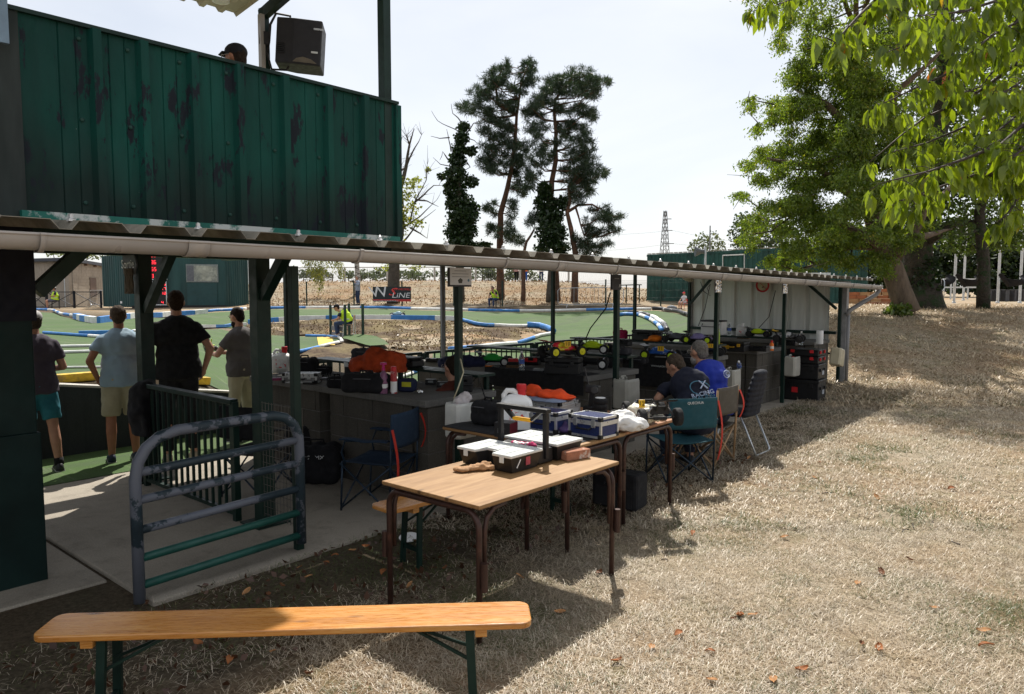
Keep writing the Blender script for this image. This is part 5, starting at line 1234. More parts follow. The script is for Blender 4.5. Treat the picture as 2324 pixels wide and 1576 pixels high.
# --- on the fourth counter
t = hard_case('black and yellow tool case on fourth counter', C(1662, 797), .12, (.46, .28, .15), trim=M('case_yellow', (.5, .28, .02), .5)); MB().box((-.06, -.142, .07), (.1, .006, .06)).build('badge', M('case_yellow', (.5, .28, .02), .5), t)
hard_case('low black case beside the black and yellow tool case', C(1722, 797), .1, (.3, .22, .09))
t = thing('cool_box', 'white cool box with dark lid above fourth counter', 'cool box', Vector((-5.95, 12.45, 1.057)), 0); MB().box((0, 0, .12), (.4, .22, .24)).build('box', WHITE, t, bevel=.012); MB().box((0, 0, .25), (.41, .23, .03)).build('lid', M('dark_lid', (.06, .06, .065), .5), t, bevel=.006); MB().tube([(-.16, -.12, .2), (-.16, -.15, .15), (.16, -.15, .15), (.16, -.12, .2)], .008, 6).build('handle', M('dark_lid', (.06, .06, .065), .5), t)
pet('clear water bottle before the white cool box', Vector((-5.62, 12.38, 1.057)))
jug('white canister beside the white cool box', Vector((-5.42, 12.42, 1.057)), .2, .85, WHITE)
t = thing('cardboard_box', 'torn open cardboard box below white canister', 'box', C(1672, 784)+Vector((0, .3, .1)), .1); MB().box((0, 0, .03), (.2, .12, .06)).build('box', EDGE, t); MB().box((.06, -.08, .06), (.1, .06, .004), rz=.2).build('flap', EDGE, t)
rc_car('toy buggy with neon yellow shell on shelf of fourth counter', Vector((-5.1, 12.42, 1.057)), .15, NEON, BLK, s=.95)
rc_car('black and white toy buggy with yellow wing above orange bottle', C(1775, 793)+Vector((0, .3, .1)), .2, M('white_black_shell', (.6, .6, .6), .4, c2=(.02, .02, .02), lo=.45, hi=.5, scale=8), BLK, YELP, None, 1.15)
lathe_bottle('oil_bottle', 'orange oil bottle with red cap on fourth counter', C(1751, 796), [(.032, 0), (.033, .01), (.033, .1), (.02, .125), (.014, .13)], ORANGE, REDP, [(.018, .128), (.018, .155), (.012, .16)], band=(.03, .07, .0335, WHITE))
t = thing('paper_roll', 'tall white paper towel roll on the end counter', 'paper roll', PZ(1860, 781, zc_)); MB().lathe([(.02, 0), (.058, 0), (.06, .005), (.06, .235), (.058, .24), (.02, .24)], 20).build('roll', WHITE, t, smooth='auto'); MB().lathe([(.019, .001), (.019, .241)], 12).build('core', EDGE, t)
pet('clear water bottle beside the paper towel roll', PZ(1818, 783, zc_))
hard_case('dark tool case on the end counter beside the corner post', PZ(1790, 784, zc_), 0, (.3, .2, .1))
# --- bins on the posts
jerry_bin('cut open canister bin stuffed with plastic bags on second post', PX(1047, 952, -4.46), math.pi/2, .06, fill=M('bag_film', (.55, .5, .5), .4, c2=(.5, .1, .12), lo=.58, hi=.62, scale=9))
jerry_bin('large grey cut canister bin hanging behind second table', PX(1421, 893, -4.44), math.pi/2, .08, M('dull_plastic', (.36, .35, .31), .5, var=.12), 1.12)
t = jerry_bin('pale cut canister bin holding an empty bottle', PX(1660, 862, -4.46), math.pi/2, .06, M('dull_plastic', (.36, .35, .31), .5), fill=None)
o = pet('empty crushed bottle lying in pale cut canister', PX(1678, 838, -4.45)); o.rotation_euler = (.9, .5, 0)
jerry_bin('pale rounded canister bin hanging on the post before black crates', PX(1797, 831, -4.45), math.pi/2, .07, M('dull_plastic', (.36, .35, .31), .5), 1.06)
jerry_bin('yellowed canister bin hanging askew on shed corner post', PX(1900, 811, -4.38), math.pi/2, .08, M('yellowed_plastic', (.52, .46, .32), .5, var=.12), 1.05).rotation_euler = (0, .22, math.pi/2)
# --- stacked crates, bags and cases on the floor
base = PZ(1826, 906)
for k, (h0, h_, L, W, lb) in enumerate(((0, .36, .56, .46, 'big black wheeled crate, lowest of its stack by end wall'), (.365, .26, .54, .44, 'black lidded crate, second from floor in its stack'), (.63, .12, .52, .42, 'shallow black organiser with red clips, third from floor in stack'), (.755, .11, .52, .42, 'shallow black organiser with red clips, topmost of its stack'))):
    t = thing('tool_crate', lb, 'crate', base+Vector((0, 0, h0)), .05); MB().box((0, 0, h_*.42), (L, W, h_*.82)).build('body', BLK, t, bevel=.012); MB().box((0, 0, h_*.9), (L+.02, W+.02, h_*.18)).build('lid', BLK, t, bevel=.01)
    for sx in (-.3, .3): MB().box((sx*L, -W/2-.015, h_*.72), (.06, .02, .07 if h_ > .2 else .05)).build('clip', REDP if k > 1 else BLK, t, bevel=.004)
    if k < 2: MB().box((L/2+.004, .05, h_*.4), (.006, .1, .07)).build('sticker', M('grey_sticker', (.4, .42, .45), .5), t)
    if k == 0: MB().box((-.1, -W/2-.006, h_*.5), (.1, .006, .09)).build('badge', REDP, t)
    for sy in (-1, 1): MB().box((L/2+.012, sy*.12, h_*.6), (.02, .04, .05)).build('side_clip', REDP if k > 1 else BLK, t, bevel=.003)
soft_bag('bulky black kit bag with white maker mark under first counter', PZ(722, 1092), YAW, (.42, .34, .38), vox=.022, seed=21)
text('lettering', '24MX', .05, M('pale_print', (.6, .62, .62), .6), bpy.data.objects[[o.name for o in bpy.data.objects if o.get('label', '').startswith('bulky black kit bag')][0]], (.03, -.178, .27), (math.pi/2, 0, 0), sx=1.3)
soft_bag('second black kit bag slumped behind the bulky one', PZ(700, 1058), YAW, (.4, .3, .46), vox=.024, seed=22)
soft_bag('black rucksack with red lining under fourth counter', Vector((-5.3, 11.2, 0)), .2, (.36, .3, .5), vox=.022, seed=23)
t = thing('suitcase', 'black wheeled suitcase on grass under the tables', 'suitcase', (-3.36, 5.3, 0), .12); MB().box((0, 0, .17), (.42, .24, .3)).build('shell', BLKF, t, bevel=.03)
for sx in (-1, 1): MB().cyl((sx*.16, -.06, .03), (sx*.16, .06, .03), .03, n=12).build('wheel', BLK, t)
MB().tube([(-.08, -.122, .24), (-.08, -.14, .22), (.08, -.14, .22), (.08, -.122, .24)], .008, 6).build('handle', BLK, t); MB().box((0, -.122, .12), (.34, .006, .16)).build('pocket', M('pocket_cloth', (.016, .016, .018), .9), t)
tag(MB().lathe([(.012, 0), (.07, .004), (.075, .012), (.07, .014), (.01, .008)], 18).build('paper_plate', WHITE, loc=PZ(928, 1222), rot=(.15, .1, 0), smooth=True), 'white paper plate dropped on the ground near pine bench', 'plate')
# --- on the black mat table and the reddish table
zt = .765
t = soft_bag('square black cool bag on the black mat table', PZ(1108, 962, zt), .05, (.22, .2, .2), seed=24)
jug('big white canister with red cap on the black mat table', PZ(1172, 972, zt), YAW, 1.32)
t = thing('spare_box', 'small black carton with barcode label on black mat table', 'box', PZ(1148, 990, zt), .25); MB().box((0, 0, .055), (.13, .13, .11)).build('carton', M('black_carton', (.02, .02, .022), .4), t, bevel=.003); MB().box((.0665, 0, .055), (.003, .125, .1)).build('side', M('dark_red_side', (.12, .012, .02), .4), t); MB().box((.0, -.0665, .05), (.07, .003, .035)).build('label', M('barcode', (.6, .6, .6), .5, c2=(.02, .02, .02), lo=.5, hi=.51, scale=60, stretch=(2, 1, .01)), t)
alu_case('blue aluminium case on black mat, half hidden behind the other', PZ(1245, 975, zt), .03, (.30, .22, .155), BLUEP)
alu_case('shiny blue aluminium case at corner of black mat table', PZ(1343, 990, zt)+Vector((-.02, .05, 0)), -.04, (.30, .22, .155), BLUEP)
alu_case('silver aluminium case below the orange hoodie', Vector((-3.98, 5.12, zt)), .03, (.44, .3, .13), M('silver_panel', (.42, .43, .44), .4))
heap('orange and blue hoodie folded on the silver case', Vector((-3.98, 5.1, zt+.135)), .05, [((-.1, 0, .03), (.15, .12, .035)), ((.06, -.02, .045), (.17, .13, .045)), ((.18, .0, .03), (.1, .1, .03)), ((-.2, .05, .06), (.08, .06, .05))], M('orange_hoodie', (.75, .07, .012), .9, var=.15, bump=.3, bscale=200), 'hoodie', 'hoodie', .014, .02, 9)
heap('blue grey hoodie lining spread below the orange hoodie', Vector((-3.98, 5.05, zt+.128)), .05, [((0, -.06, .015), (.22, .1, .02)), ((.12, -.05, .015), (.14, .11, .02))], M('bluegrey_cloth', (.2, .24, .33), .9), 'hoodie_lining', 'cloth', .013, .006)
t = thing('tyre_stack', 'stack of black foam tyres beside silver case', 'tyres', Vector((-3.62, 5.38, zt)))
for k in range(3): MB().lathe([(.02, 0), (.055, 0), (.062, .01), (.062, .036), (.055, .046), (.02, .046)], 18, (0, 0, k*.048)).build('tyre', M('tyre_rubber', (.014, .014, .015), .85), t, smooth='auto')
MB().lathe([(.01, .144), (.045, .145), (.045, .15), (.01, .15)], 16).build('disc', WHITE, t)
t = thing('transmitter', 'black pistol grip transmitter standing on reddish table', 'transmitter', Vector((-3.75, 5.42, zt)), .3); MB().box((0, 0, .03), (.12, .1, .06)).build('base', BLK, t, bevel=.01); MB().beam((0, 0, .05), (.02, 0, .18), .04, .05).build('grip', BLK, t); MB().box((.02, 0, .21), (.13, .07, .07)).build('head', BLK, t, bevel=.012); MB().cyl((.05, -.06, .21), (.05, -.03, .21), .03, n=14).build('steering_wheel', M('dark_grey_foam', (.05, .05, .05), .9), t); MB().beam((-.02, 0, .24), (-.06, 0, .4), .012, .008).build('antenna', BLK, t)
for k, (x, y, lb) in enumerate(((1395, 958, 'loose small tyre with lilac rim between the cases'), (1448, 945, 'loose small black tyre lying behind the plastic bags'))):
    w_ = thing('model_tyre', lb, 'tyre', PZ(x, y, zt)+Vector((0, 0, .05)), YAW); MB().cyl((0, -.02, 0), (0, .02, 0), .052, n=18).build('rubber', M('tyre_rubber', (.014, .014, .015), .85), w_, bevel=.006); MB().lathe([(.034, 0), (.034, .004), (.01, .008)], 14, (0, -.0205, 0), mat=Matrix.Rotation(math.pi/2, 3, 'X')).build('rim', M('lilac', (.35, .3, .6), .4) if k == 0 else M('shock_metal', (.3, .3, .32), .3, .8), w_)
mb = MB()
for c, r in (((-.1, 0, .05), (.12, .1, .055)), ((.05, -.02, .06), (.13, .11, .06)), ((.15, .02, .05), (.07, .08, .05)), ((.0, .05, .1), (.12, .05, .05))): mb.ell(c, r)
t = thing('plastic_bag', 'crumpled white printed plastic bag on reddish table', 'plastic bag', PZ(1408, 975, zt), .2); blob('bag', mb, M('white_film', (.72, .71, .69), .35, var=.08, c2=(.6, .22, .12), lo=.7, hi=.72, scale=5), .012, t, sm=1, wr=.03, wsc=13, seed=31, zfloor=.001)
mb = MB()
for c, r in (((0, 0, .07), (.12, .07, .07)), ((-.08, .02, .1), (.06, .04, .05)), ((.1, 0, .09), (.05, .05, .06))): mb.ell(c, r)
t = thing('plastic_bag', 'cream thin plastic bag behind the white printed one', 'plastic bag', PZ(1452, 965, zt)+Vector((-.03, .1, 0)), .2); blob('bag', mb, M('cream_film', (.62, .60, .50), .35, var=.08), .012, t, sm=1, wr=.035, wsc=15, seed=33, zfloor=.001)
rc_car('black toy buggy with number twelve on its rear plate', PZ(1478, 958, zt), YAW+math.pi*.55, M('black_motor', (.02, .02, .02), .4), M('grey_rim', (.2, .2, .2), .4), M('black_wing', (.015, .015, .016), .4), None, 1.3, shell=False)
t = thing('number_plate', 'yellow race plate with number twelve on black toy buggy', 'plate', PZ(1456, 962, zt)+Vector((0, 0, .165)), YAW-.2); MB().box((0, 0, .0), (.05, .004, .065)).build('plate', YELP, t, bevel=.004); text('number', '12', .05, BLK, t, (0, -.003, 0), (math.pi/2, 0, 0))
heap('crumpled purple gloves on the black mat beside blue case', PZ(1290, 985, zt)+Vector((-.04, .02, 0)), .3, [((0, 0, .02), (.08, .04, .022)), ((.05, .03, .03), (.05, .04, .03)), ((-.02, .04, .045), (.025, .02, .045))], M('purple_cloth', (.06, .035, .11), .85), 'gloves', 'gloves', .009, .012, 25)
# --- organiser, brick and glove on the plywood table
t = thing('organiser_box', 'open cantilever organiser with pale lids and tall black handle', 'toolbox', (-3.05, 3.63, .757))
def wing(y0, y1, nm, flip):
    notch = .10
    yb0, yb1 = (y0, y1)
    P = [(-.22, y1), (-.22, y0), (-.07, y0), (-.05, y0+notch*.9), (.05, y0+notch*.9), (.07, y0), (.22, y0), (.22, y1)] if not flip else [(-.22, y0), (-.22, y1), (-.07, y1), (-.05, y1-notch*.9), (.05, y1-notch*.9), (.07, y1), (.22, y1), (.22, y0)]
    low = [(x*.93, (y0+y1)/2+(y-(y0+y1)/2)*.8, .004) for x, y in P]; hi_ = [(x, y, .095) for x, y in P]; n = len(P)
    MB().add(low+hi_, [tuple(range(n)), tuple(range(n, 2*n))]+[(i, (i+1) % n, n+(i+1) % n, n+i) for i in range(n)]).build('tray', M('organiser_black', (.016, .015, .015), .4), t)
    c = [(x*1.03, (y0+y1)/2+(y-(y0+y1)/2)*1.05, .097) for x, y in P]
    ld = MB().prism(c, (0, 0, .018)).build('lid', M('frosted_lid', (.62, .64, .62), .3, var=.06), t, bevel=.005)
    for k in range(4): MB().box((-.16+k*.105, (y0+y1)/2, .1165), (.006, (y1-y0)*.8, .003)).build('lid_rib', M('frosted_lid', (.62, .64, .62), .3), ld)
    for x in (-.15, .15): MB().box((x, (y1 if flip else y0)+(.006 if flip else -.006), .085), (.035, .008, .045)).build('latch', M('frosted_lid', (.62, .64, .62), .3), t, bevel=.004)
wing(-.36, -.07, 'w', False); wing(.09, .36, 'w', True)
MB().box((0, .01, .05), (.38, .15, .09)).build('middle_tray', BLK, t, bevel=.006)
for x in (-.19, .19): MB().box((x, .01, .19), (.032, .03, .32)).build('upright', BLK, t, bevel=.004)
MB().box((0, .01, .335), (.43, .05, .028)).build('handle_bar', BLK, t, bevel=.005)
for s_ in (-1, 1): MB().beam((s_*.15, .01, .325), (s_*.075, .01, .265), .03, .02).build('handle_stay', BLK, t)
MB().box((0, .01, .262), (.15, .035, .022)).build('grip', M('grip_yellow', (.75, .38, .02), .4), t, bevel=.005)
text('sticker', '///PS', .04, M('pale_print', (.6, .62, .62), .6), t, (.213, .26, .06), (math.pi/2, 0, math.pi/2)); MB().box((.2185, -.2, .06), (.003, .04, .05)).build('sticker', M('pink_sticker', (.4, .06, .08), .5), t); MB().beam((.214, -.3, .03), (.219, -.27, .08), .003, .006).build('sticker', WHITE, t)
blob('small_parts', MB().ell((.06, .02, .1), (.05, .03, .02)).ell((-.03, 0, .1), (.06, .03, .016)), M('pink_parts', (.5, .02, .12), .4, c2=(.5, .5, .5), lo=.5, hi=.52, scale=30), .009, t, wr=.01, wsc=40)
t = thing('brick', 'single red brick lying on the plywood table', 'brick', PZ(1300, 1042, .757)+Vector((.0, .02, 0)), math.pi/2-.25); MB().box((0, 0, .03), (.2, .09, .06)).build('block', M('old_brick', (.34, .15, .09), .9, c2=(.5, .42, .36), lo=.55, hi=.62, scale=25, bump=.8, bscale=80), t, bevel=.006)
heap('pair of crumpled tan leather gloves on the plywood table', PZ(1078, 1069, .757), 1.1, [((-.06, 0, .015), (.06, .035, .016)), ((.03, .01, .02), (.07, .045, .022)), ((.08, .03, .025), (.05, .025, .022)), ((.09, -.02, .015), (.06, .018, .015)), ((-.1, .03, .015), (.04, .025, .014))], M('tan_leather', (.38, .21, .10), .8, var=.3, scale=30), 'gloves', 'gloves', .008, .01, 30)
# --- notices on posts
t = thing('notice_board', 'framed white notice hung high on second front post', 'notice', PX(1043, 630, -4.51), math.pi/2)
MB().box((0, 0, 0), (.28, .012, .16)).build('frame', BLK, t); MB().box((.008, -.008, .008), (.26, .004, .145)).build('sheet', M('paper', (.5, .5, .5), .6, var=.08), t)
for z, w_ in ((.055, .14), (.03, .2), (.005, .2)): MB().box((0, -.0105, z), (w_, .001, .005)).build('print_line', M('print_grey', (.2, .2, .2), .6), t)
MB().prism([(-.02, -.0105, -.05), (.02, -.0105, -.05), (.028, -.0105, -.02), (0, -.0105, -.005), (-.03, -.0105, -.025)], (0, .001, 0)).build('emblem', M('print_dark', (.06, .06, .05), .6), t); MB().cyl((.1, -.0105, -.025), (.1, -.0095, -.025), .012, n=12).build('stamp', M('print_blue', (.05, .15, .22), .6), t)
t = thing('number_board', 'black bay board with figure eight on third front post', 'board', PX(1398, 641, -4.51), math.pi/2-.1); MB().box((0, 0, 0), (.17, .02, .17)).build('board', BLK, t); text('figure', '.8', .05, M('pale_print', (.6, .62, .62), .6), t, (.05, -.012, -.04), (math.pi/2, 0, 0)); MB().box((0, -.0115, .04), (.08, .002, .008)).build('print_line', M('print_grey', (.2, .2, .2), .6), t)
FOIL = M('foil', (.75, .75, .75), .18, .95)
for x, y, lb in ((1629, 648, 'crinkled foil plate on the fourth front post'), (1781, 653, 'crinkled foil plate on the fifth front post')):
    t = thing('foil_plate', lb, 'plate', PX(x, y, -4.51), math.pi/2); MB().sheet(lambda u, v: ((u-.5)*.18, -.012+.014*noise.noise(Vector((u*7+x, v*7, 0))), (v-.5)*.19), 14, 14).build('foil', FOIL, t); MB().box((0, .006, 0), (.185, .008, .195)).build('backing', M('card', (.3, .3, .3), .7), t)
p = PY(1731, 648, 14.93); t = thing('prohibition_sign', 'round red bordered no smoking sign on end wall', 'sign', p)
MB().lathe([(.145, 0), (.145, .004)], 36, mat=Matrix.Rotation(math.pi/2, 3, 'X')).build('disc', M('cream_sign', (.5, .46, .3), .5), t)
mb = MB().tube([(.125*math.cos(a), -.006, .125*math.sin(a)) for a in np.linspace(0, 2*math.pi, 36, endpoint=False)], .02, 6, closed=True); mb.build('ring', M('sign_red', (.5, .03, .035), .5), t); MB().beam((-.09, -.008, .09), (.09, -.008, -.09), .004, .028, (0, 1, 0)).build('bar', M('sign_red', (.5, .03, .035), .5), t); MB().cyl((-.01, -.008, -.04), (.03, -.008, -.03), .012, n=8).build('emblem', BLK, t)
# cables and lamp at the end wall
for pts_, lb in (([PY(1760, 660, 14.9), PY(1745, 720, 14.6), PY(1722, 745, 14.4)], 'thin black cable sloping down from fifth post board'), ([PX(1385, 665, -4.6), PX(1375, 700, -4.9), PX(1340, 745, -5.3), PX(1328, 772, -5.5)], 'black cable drooping from bay board to the counter'), ([PY(1590, 640, 14.9), PY(1597, 662, 14.85), PY(1612, 672, 14.9), PY(1605, 655, 14.9), PY(1612, 645, 14.85), PY(1600, 700, 14.85), PY(1585, 740, 14.9)], 'coiled black cable on the end wall corner')):
    tag(MB().tube(pts_, .008, 5).build('cable', BLK, smooth=True), lb, 'cable')
t = thing('wall_lamp', 'white shade lamp under the far roof corner', 'lamp', PY(1560, 632, 14.6)); MB().lathe([(.03, .1), (.13, 0), (.135, 0), (.035, .11)], 18, mat=Euler((.3, .6, 0)).to_matrix()).build('shade', M('lamp_cream', (.6, .57, .48), .5), t, smooth='auto'); MB().cyl((0, 0, .08), (.05, .1, .2), .01).build('stem', STEEL, t)
# jacket over the exit railing
heap('black jacket hung over the end of exit railing', (-7.13, 2.98, .5), 0, [((0, 0, .42), (.13, .11, .1)), ((-.03, -.06, .22), (.14, .07, .26)), ((.02, -.06, .05), (.15, .06, .2)), ((.06, .06, .2), (.12, .06, .22)), ((-.1, -.03, .0), (.07, .06, .2))], M('black_jacket', (.008, .008, .010), .95, var=.3), vox=.02, wr=.03, wsc=7)
# public address loudspeaker on the stand
p = PD(684, 108, 8.3); t = thing('loudspeaker', 'black wedge loudspeaker in a yoke on the stand post', 'loudspeaker', p, YAW+.15); t.rotation_euler = (.0, .07, YAW+.15)
SPK = M('speaker_black', (.02, .02, .024), .55, var=.2)
MB().prism([(-.25, -.17, -.24), (-.06, -.2, -.24), (.24, -.2, -.24), (.24, .2, -.24), (-.06, .2, -.24), (-.25, .12, -.24)], (0, 0, .49)).build('cabinet', SPK, t, bevel=.015)
MB().prism([(-.06, -.205, -.22), (.2, -.205, -.22), (.14, -.205, -.18), (.05, -.205, -.16), (-.02, -.205, -.18)], (0, -.004, 0)).build('grille_edge', M('speaker_taupe', (.14, .12, .09), .7), t)
for k in range(6): MB().box((-.19, -.188, -.13+k*.02), (.08, .02, .006)).build('vent', BLK, t)
MB().box((.17, -.206, -.1), (.07, .004, .02)).build('badge', M('pale_print', (.6, .62, .62), .6), t); MB().box((.2, -.2, .15), (.1, .02, .02)).build('catch', STEEL, t)
MB().tube([(-.12, -.05, .25), (-.13, -.05, .31), (-.28, -.05, .32), (-.34, -.03, .2), (-.35, 0, .02), (-.36, -.03, -.12), (-.3, -.05, -.29), (-.14, -.05, -.28), (-.12, -.05, -.24)], .014, 6).build('yoke', BLK, t)
MB().box((-.4, 0, .05), (.1, .06, .14)).build('bracket', SPK, t); MB().cyl((-.27, 0, .08), (-.24, 0, .08), .02).build('cable_gland', BLK, t)
# ---------------------------------------------------------------- people
SK = M('skin', (.42, .22, .145), .55, var=.12, scale=14); SKT = M('skin_tanned', (.32, .14, .08), .55, var=.12, scale=14)
def hairm(c): return M('hair_%d' % int(sum(c)*1000), c, .8, var=.5, scale=60, bump=.6, bscale=120, spec=.1)
ST = dict(pel=(0, 0, .95), che=(0, .01, 1.27), nek=(0, -.01, 1.46), hed=(0, .02, 1.60), sh=.185, hip=.09)
def person(label, loc, rz, pose='stand', h=1.75, shirt=None, bottom=None, bl=.55, shoe=None, hair=(.03, .02, .015), cap=None, arms=None, legs=None, head=None, lean=(0, 0), vest=None, vox=.014, fat=1., skin=None, sleeve=.6, beard=False, glasses=False, cap_back=False, yaw=0, hairlen=0, socks=None, nod=0):
    """figure facing local +Y; joints in metres for a height of 1.75"""
    t = thing('person', label, 'person', loc, rz); s = h/1.75; skin = skin or SK
    V_ = lambda p: Vector(p)*s
    zs = 0 if pose == 'stand' else -.43
    pel = Vector((0, 0, .95+zs)); lx, ly = lean
    che = Vector((lx*.5, ly*.5, 1.27+zs-abs(ly)*.12)); nek = Vector((lx, ly, 1.47+zs-abs(ly)*.4)); hd = nek+Vector((lx*.25, .035+ly*.35+nod*.06, .145-abs(ly)*.12-nod*.03))
    if head is not None: hd = nek+Vector(head)
    hr = Matrix.Rotation(yaw, 3, 'Z') @ Matrix.Rotation(-ly*.8-nod, 3, 'X')
    shd = [nek+Vector((sx*.178, -.005, -.10)) for sx in (-1, 1)]; hips = [pel+Vector((sx*.09, 0, -.03)) for sx in (-1, 1)]
    if legs is None:
        legs = [((-.11, .02, .50), (-.12, -.02, .09)), ((.11, .02, .50), (.12, -.02, .09))] if pose == 'stand' else [((-.14, .43, .48), (-.13, .40, .09)), ((.14, .43, .48), (.13, .40, .09))]
    if arms is None:
        arms = [((-.27, -.03, 1.14+zs), (-.27, .06, .90+zs)), ((.27, -.03, 1.14+zs), (.27, .06, .90+zs))] if pose == 'stand' else [((-.27, .10, .72), (-.17, .33, .58)), ((.27, .10, .72), (.17, .33, .58))]
    arms = [(Vector(e_), Vector(w_)) for e_, w_ in arms]; legs = [(Vector(k_), Vector(a_)) for k_, a_ in legs]
    mb = MB()
    # head with jaw, nose, ears, neck
    mb.ell(V_(hd+hr @ Vector((0, -.005, .02))), V_((.075, .095, .10)), hr); mb.ell(V_(hd+hr @ Vector((0, .025, -.06))), V_((.055, .065, .06)), hr)
    mb.ell(V_(hd+hr @ Vector((0, .098, -.015))), V_((.013, .018, .022)), hr)
    for sx in (-1, 1): mb.ell(V_(hd+hr @ Vector((sx*.076, -.005, 0))), V_((.012, .022, .032)), hr)
    mb.cap(V_(nek-Vector((0, 0, .07))), V_(hd-hr @ Vector((0, .01, .06))), .058*s, .052*s)
    # trunk
    mb.ell(V_(che), V_((.155*fat, .10*fat, .2))); mb.ell(V_((pel+che)/2), V_((.14*fat, .10*fat, .17))); mb.ell(V_(pel), V_((.15*fat, .105*fat, .13)))
    for i in (0, 1):
        sx = (-1, 1)[i]; e_, w_ = arms[i]; k_, a_ = legs[i]
        mb.cap(V_(shd[i]), V_(e_), .05*s, .04*s); mb.cap(V_(e_), V_(w_), .041*s, .026*s)
        d = (w_-e_).normalized(); side = d.cross(Vector((0, 1, .2))).normalized(); fwd_ = side.cross(d).normalized()
        pc = w_+d*.045; mb.ell(V_(pc), V_((.03, .03, .045)), d.to_track_quat('Z', 'Y').to_matrix())
        for f in range(4):
            b0 = w_+d*.075+fwd_*((f-1.5)*.016); L_ = (.06, .072, .068, .052)[f]
            m0 = b0+d*L_*.5-side*sx*.004; mb.cap(V_(b0), V_(m0), .0085*s, .008*s, 6); mb.cap(V_(m0), V_(m0+d*L_*.42-side*sx*.02), .008*s, .007*s, 6)
        mb.cap(V_(w_+d*.025+fwd_*.025), V_(w_+d*.065+fwd_*.045), .010*s, .009*s, 6)
        mb.cap(V_(hips[i]), V_(k_), .08*s*fat**.5, .056*s); mb.cap(V_(k_), V_(k_+(a_-k_)*.4+Vector((0, -.012, 0))), .054*s, .056*s); mb.cap(V_(k_+(a_-k_)*.4+Vector((0, -.012, 0))), V_(a_), .055*s, .036*s)
    blob('body', mb, skin, vox*.8, t, sm=2)
    # shirt with sleeves
    if shirt:
        mb = MB(); q = 1.0
        mb.ell(V_(che+Vector((0, 0, .03))), V_((.19*fat, .128*fat, .2))); mb.ell(V_((pel*.55+che*.45)), V_((.178*fat, .135*fat, .2))); mb.ell(V_(pel+Vector((0, 0, .05))), V_((.182*fat, .14*fat, .13)))
        mb.lathe([(.186*s*fat, (-.1 if pose == 'stand' else -.02)*s), (.186*s*fat, .02*s), (.17*s*fat, .12*s)], 20, V_(pel), Matrix.Diagonal((1, .77, 1)))
        mb.cap(V_(shd[0]+Vector((.02, 0, -.01))), V_(shd[1]-Vector((.02, 0, .01))), .064*s, .064*s)
        for i in (0, 1): mb.cap(V_(nek-Vector((0, .01, .05))), V_(shd[i]+Vector((0, 0, -.002))), .068*s, .058*s)
        for i in (0, 1):
            e_, w_ = arms[i]; a = shd[i]; b = a+(e_-a)*min(sleeve, 1)
            mb.cap(V_(a), V_(a+(b-a)*.3), .063*s, .064*s); mb.tube([V_(a), V_(b)], [.062*s, .066*s], 14)
            if sleeve > 1: mb.cap(V_(e_), V_(e_+(w_-e_)*(sleeve-1)), .056*s, .042*s)
        blob('shirt', mb, shirt, vox, t, sm=2, wr=.014, wsc=8, seed=len(label))
    if vest:
        mb = MB(); mb.ell(V_(che+Vector((0, 0, .02))), V_((.2*fat, .142*fat, .2))); mb.ell(V_(pel*.5+che*.5), V_((.192*fat, .15*fat, .2))); mb.tube([V_(pel+Vector((0, 0, .0))), V_(che)], [.198*s*fat, .19*s*fat], 16)
        for i in (0, 1): mb.cap(V_(shd[i]*.55+nek*.45-Vector((0, 0, .04))), V_(shd[i]*.85+nek*.15-Vector((0, 0, .03))), .075*s, .068*s)
        vs = blob('safety_vest', mb, vest, vox, t, sm=2, wr=.006, wsc=9)
        MB().tube([V_(pel*.6+che*.4+Vector((math.cos(a)*.2*fat, math.sin(a)*.157*fat, 0))) for a in np.linspace(0, 2*math.pi, 20, endpoint=False)], .02*s, 6, closed=True).build('reflective_band', M('reflective', (.6, .62, .6), .4), vs)
    if bottom:
        mb = MB(); mb.ell(V_(pel-Vector((0, 0, .01))), V_((.172*fat, .135*fat, .13)))
        for i in (0, 1):
            k_, a_ = legs[i]; r0 = .098*s*fat**.5
            if bl <= 1: mb.cap(V_(hips[i]), V_(hips[i]+(k_-hips[i])*.5), r0, r0*.94); mb.tube([V_(hips[i]), V_(hips[i]+(k_-hips[i])*bl)], [r0, r0*.9], 14)
            else:
                mb.cap(V_(hips[i]), V_(k_), r0, .072*s); mb.tube([V_(k_), V_(a_+(k_-a_)*.08)], [.071*s, .056*s], 14); mb.ell(V_(k_), V_((.071, .071, .071)))
        blob('trousers' if bl > 1 else 'shorts', mb, bottom, vox, t, sm=2, wr=.012, wsc=9, seed=3)
    for i in (0, 1):
        k_, a_ = legs[i]; d = Vector((.03*(-1, 1)[i], 1, 0)).normalized(); g = Vector((a_.x, a_.y, a_.z-.09))
        mb = MB().ell(V_(g+d*.05+Vector((0, 0, .045))), V_((.046, .075, .05))).ell(V_(g+d*.13+Vector((0, 0, .032))), V_((.045, .075, .034))).ell(V_(g-d*.025+Vector((0, 0, .05))), V_((.04, .05, .052))).box(V_(g+d*.075+Vector((0, 0, .014))), V_((.086, .25, .026)))
        sh_ = blob('shoe', mb, shoe or M('dark_shoe', (.03, .03, .035), .6), vox*.85, t, sm=2)
        MB().box(V_(g+d*.078+Vector((0, 0, .006))), V_((.088, .262, .014))).build('sole', M('sole', (.4, .4, .38), .7), sh_, bevel=.004)
        if socks: MB().cyl(V_(a_-Vector((0, 0, .02))), V_(a_+(k_-a_)*.14), .047*s, .047*s, 12).build('sock', socks, t, smooth=True)
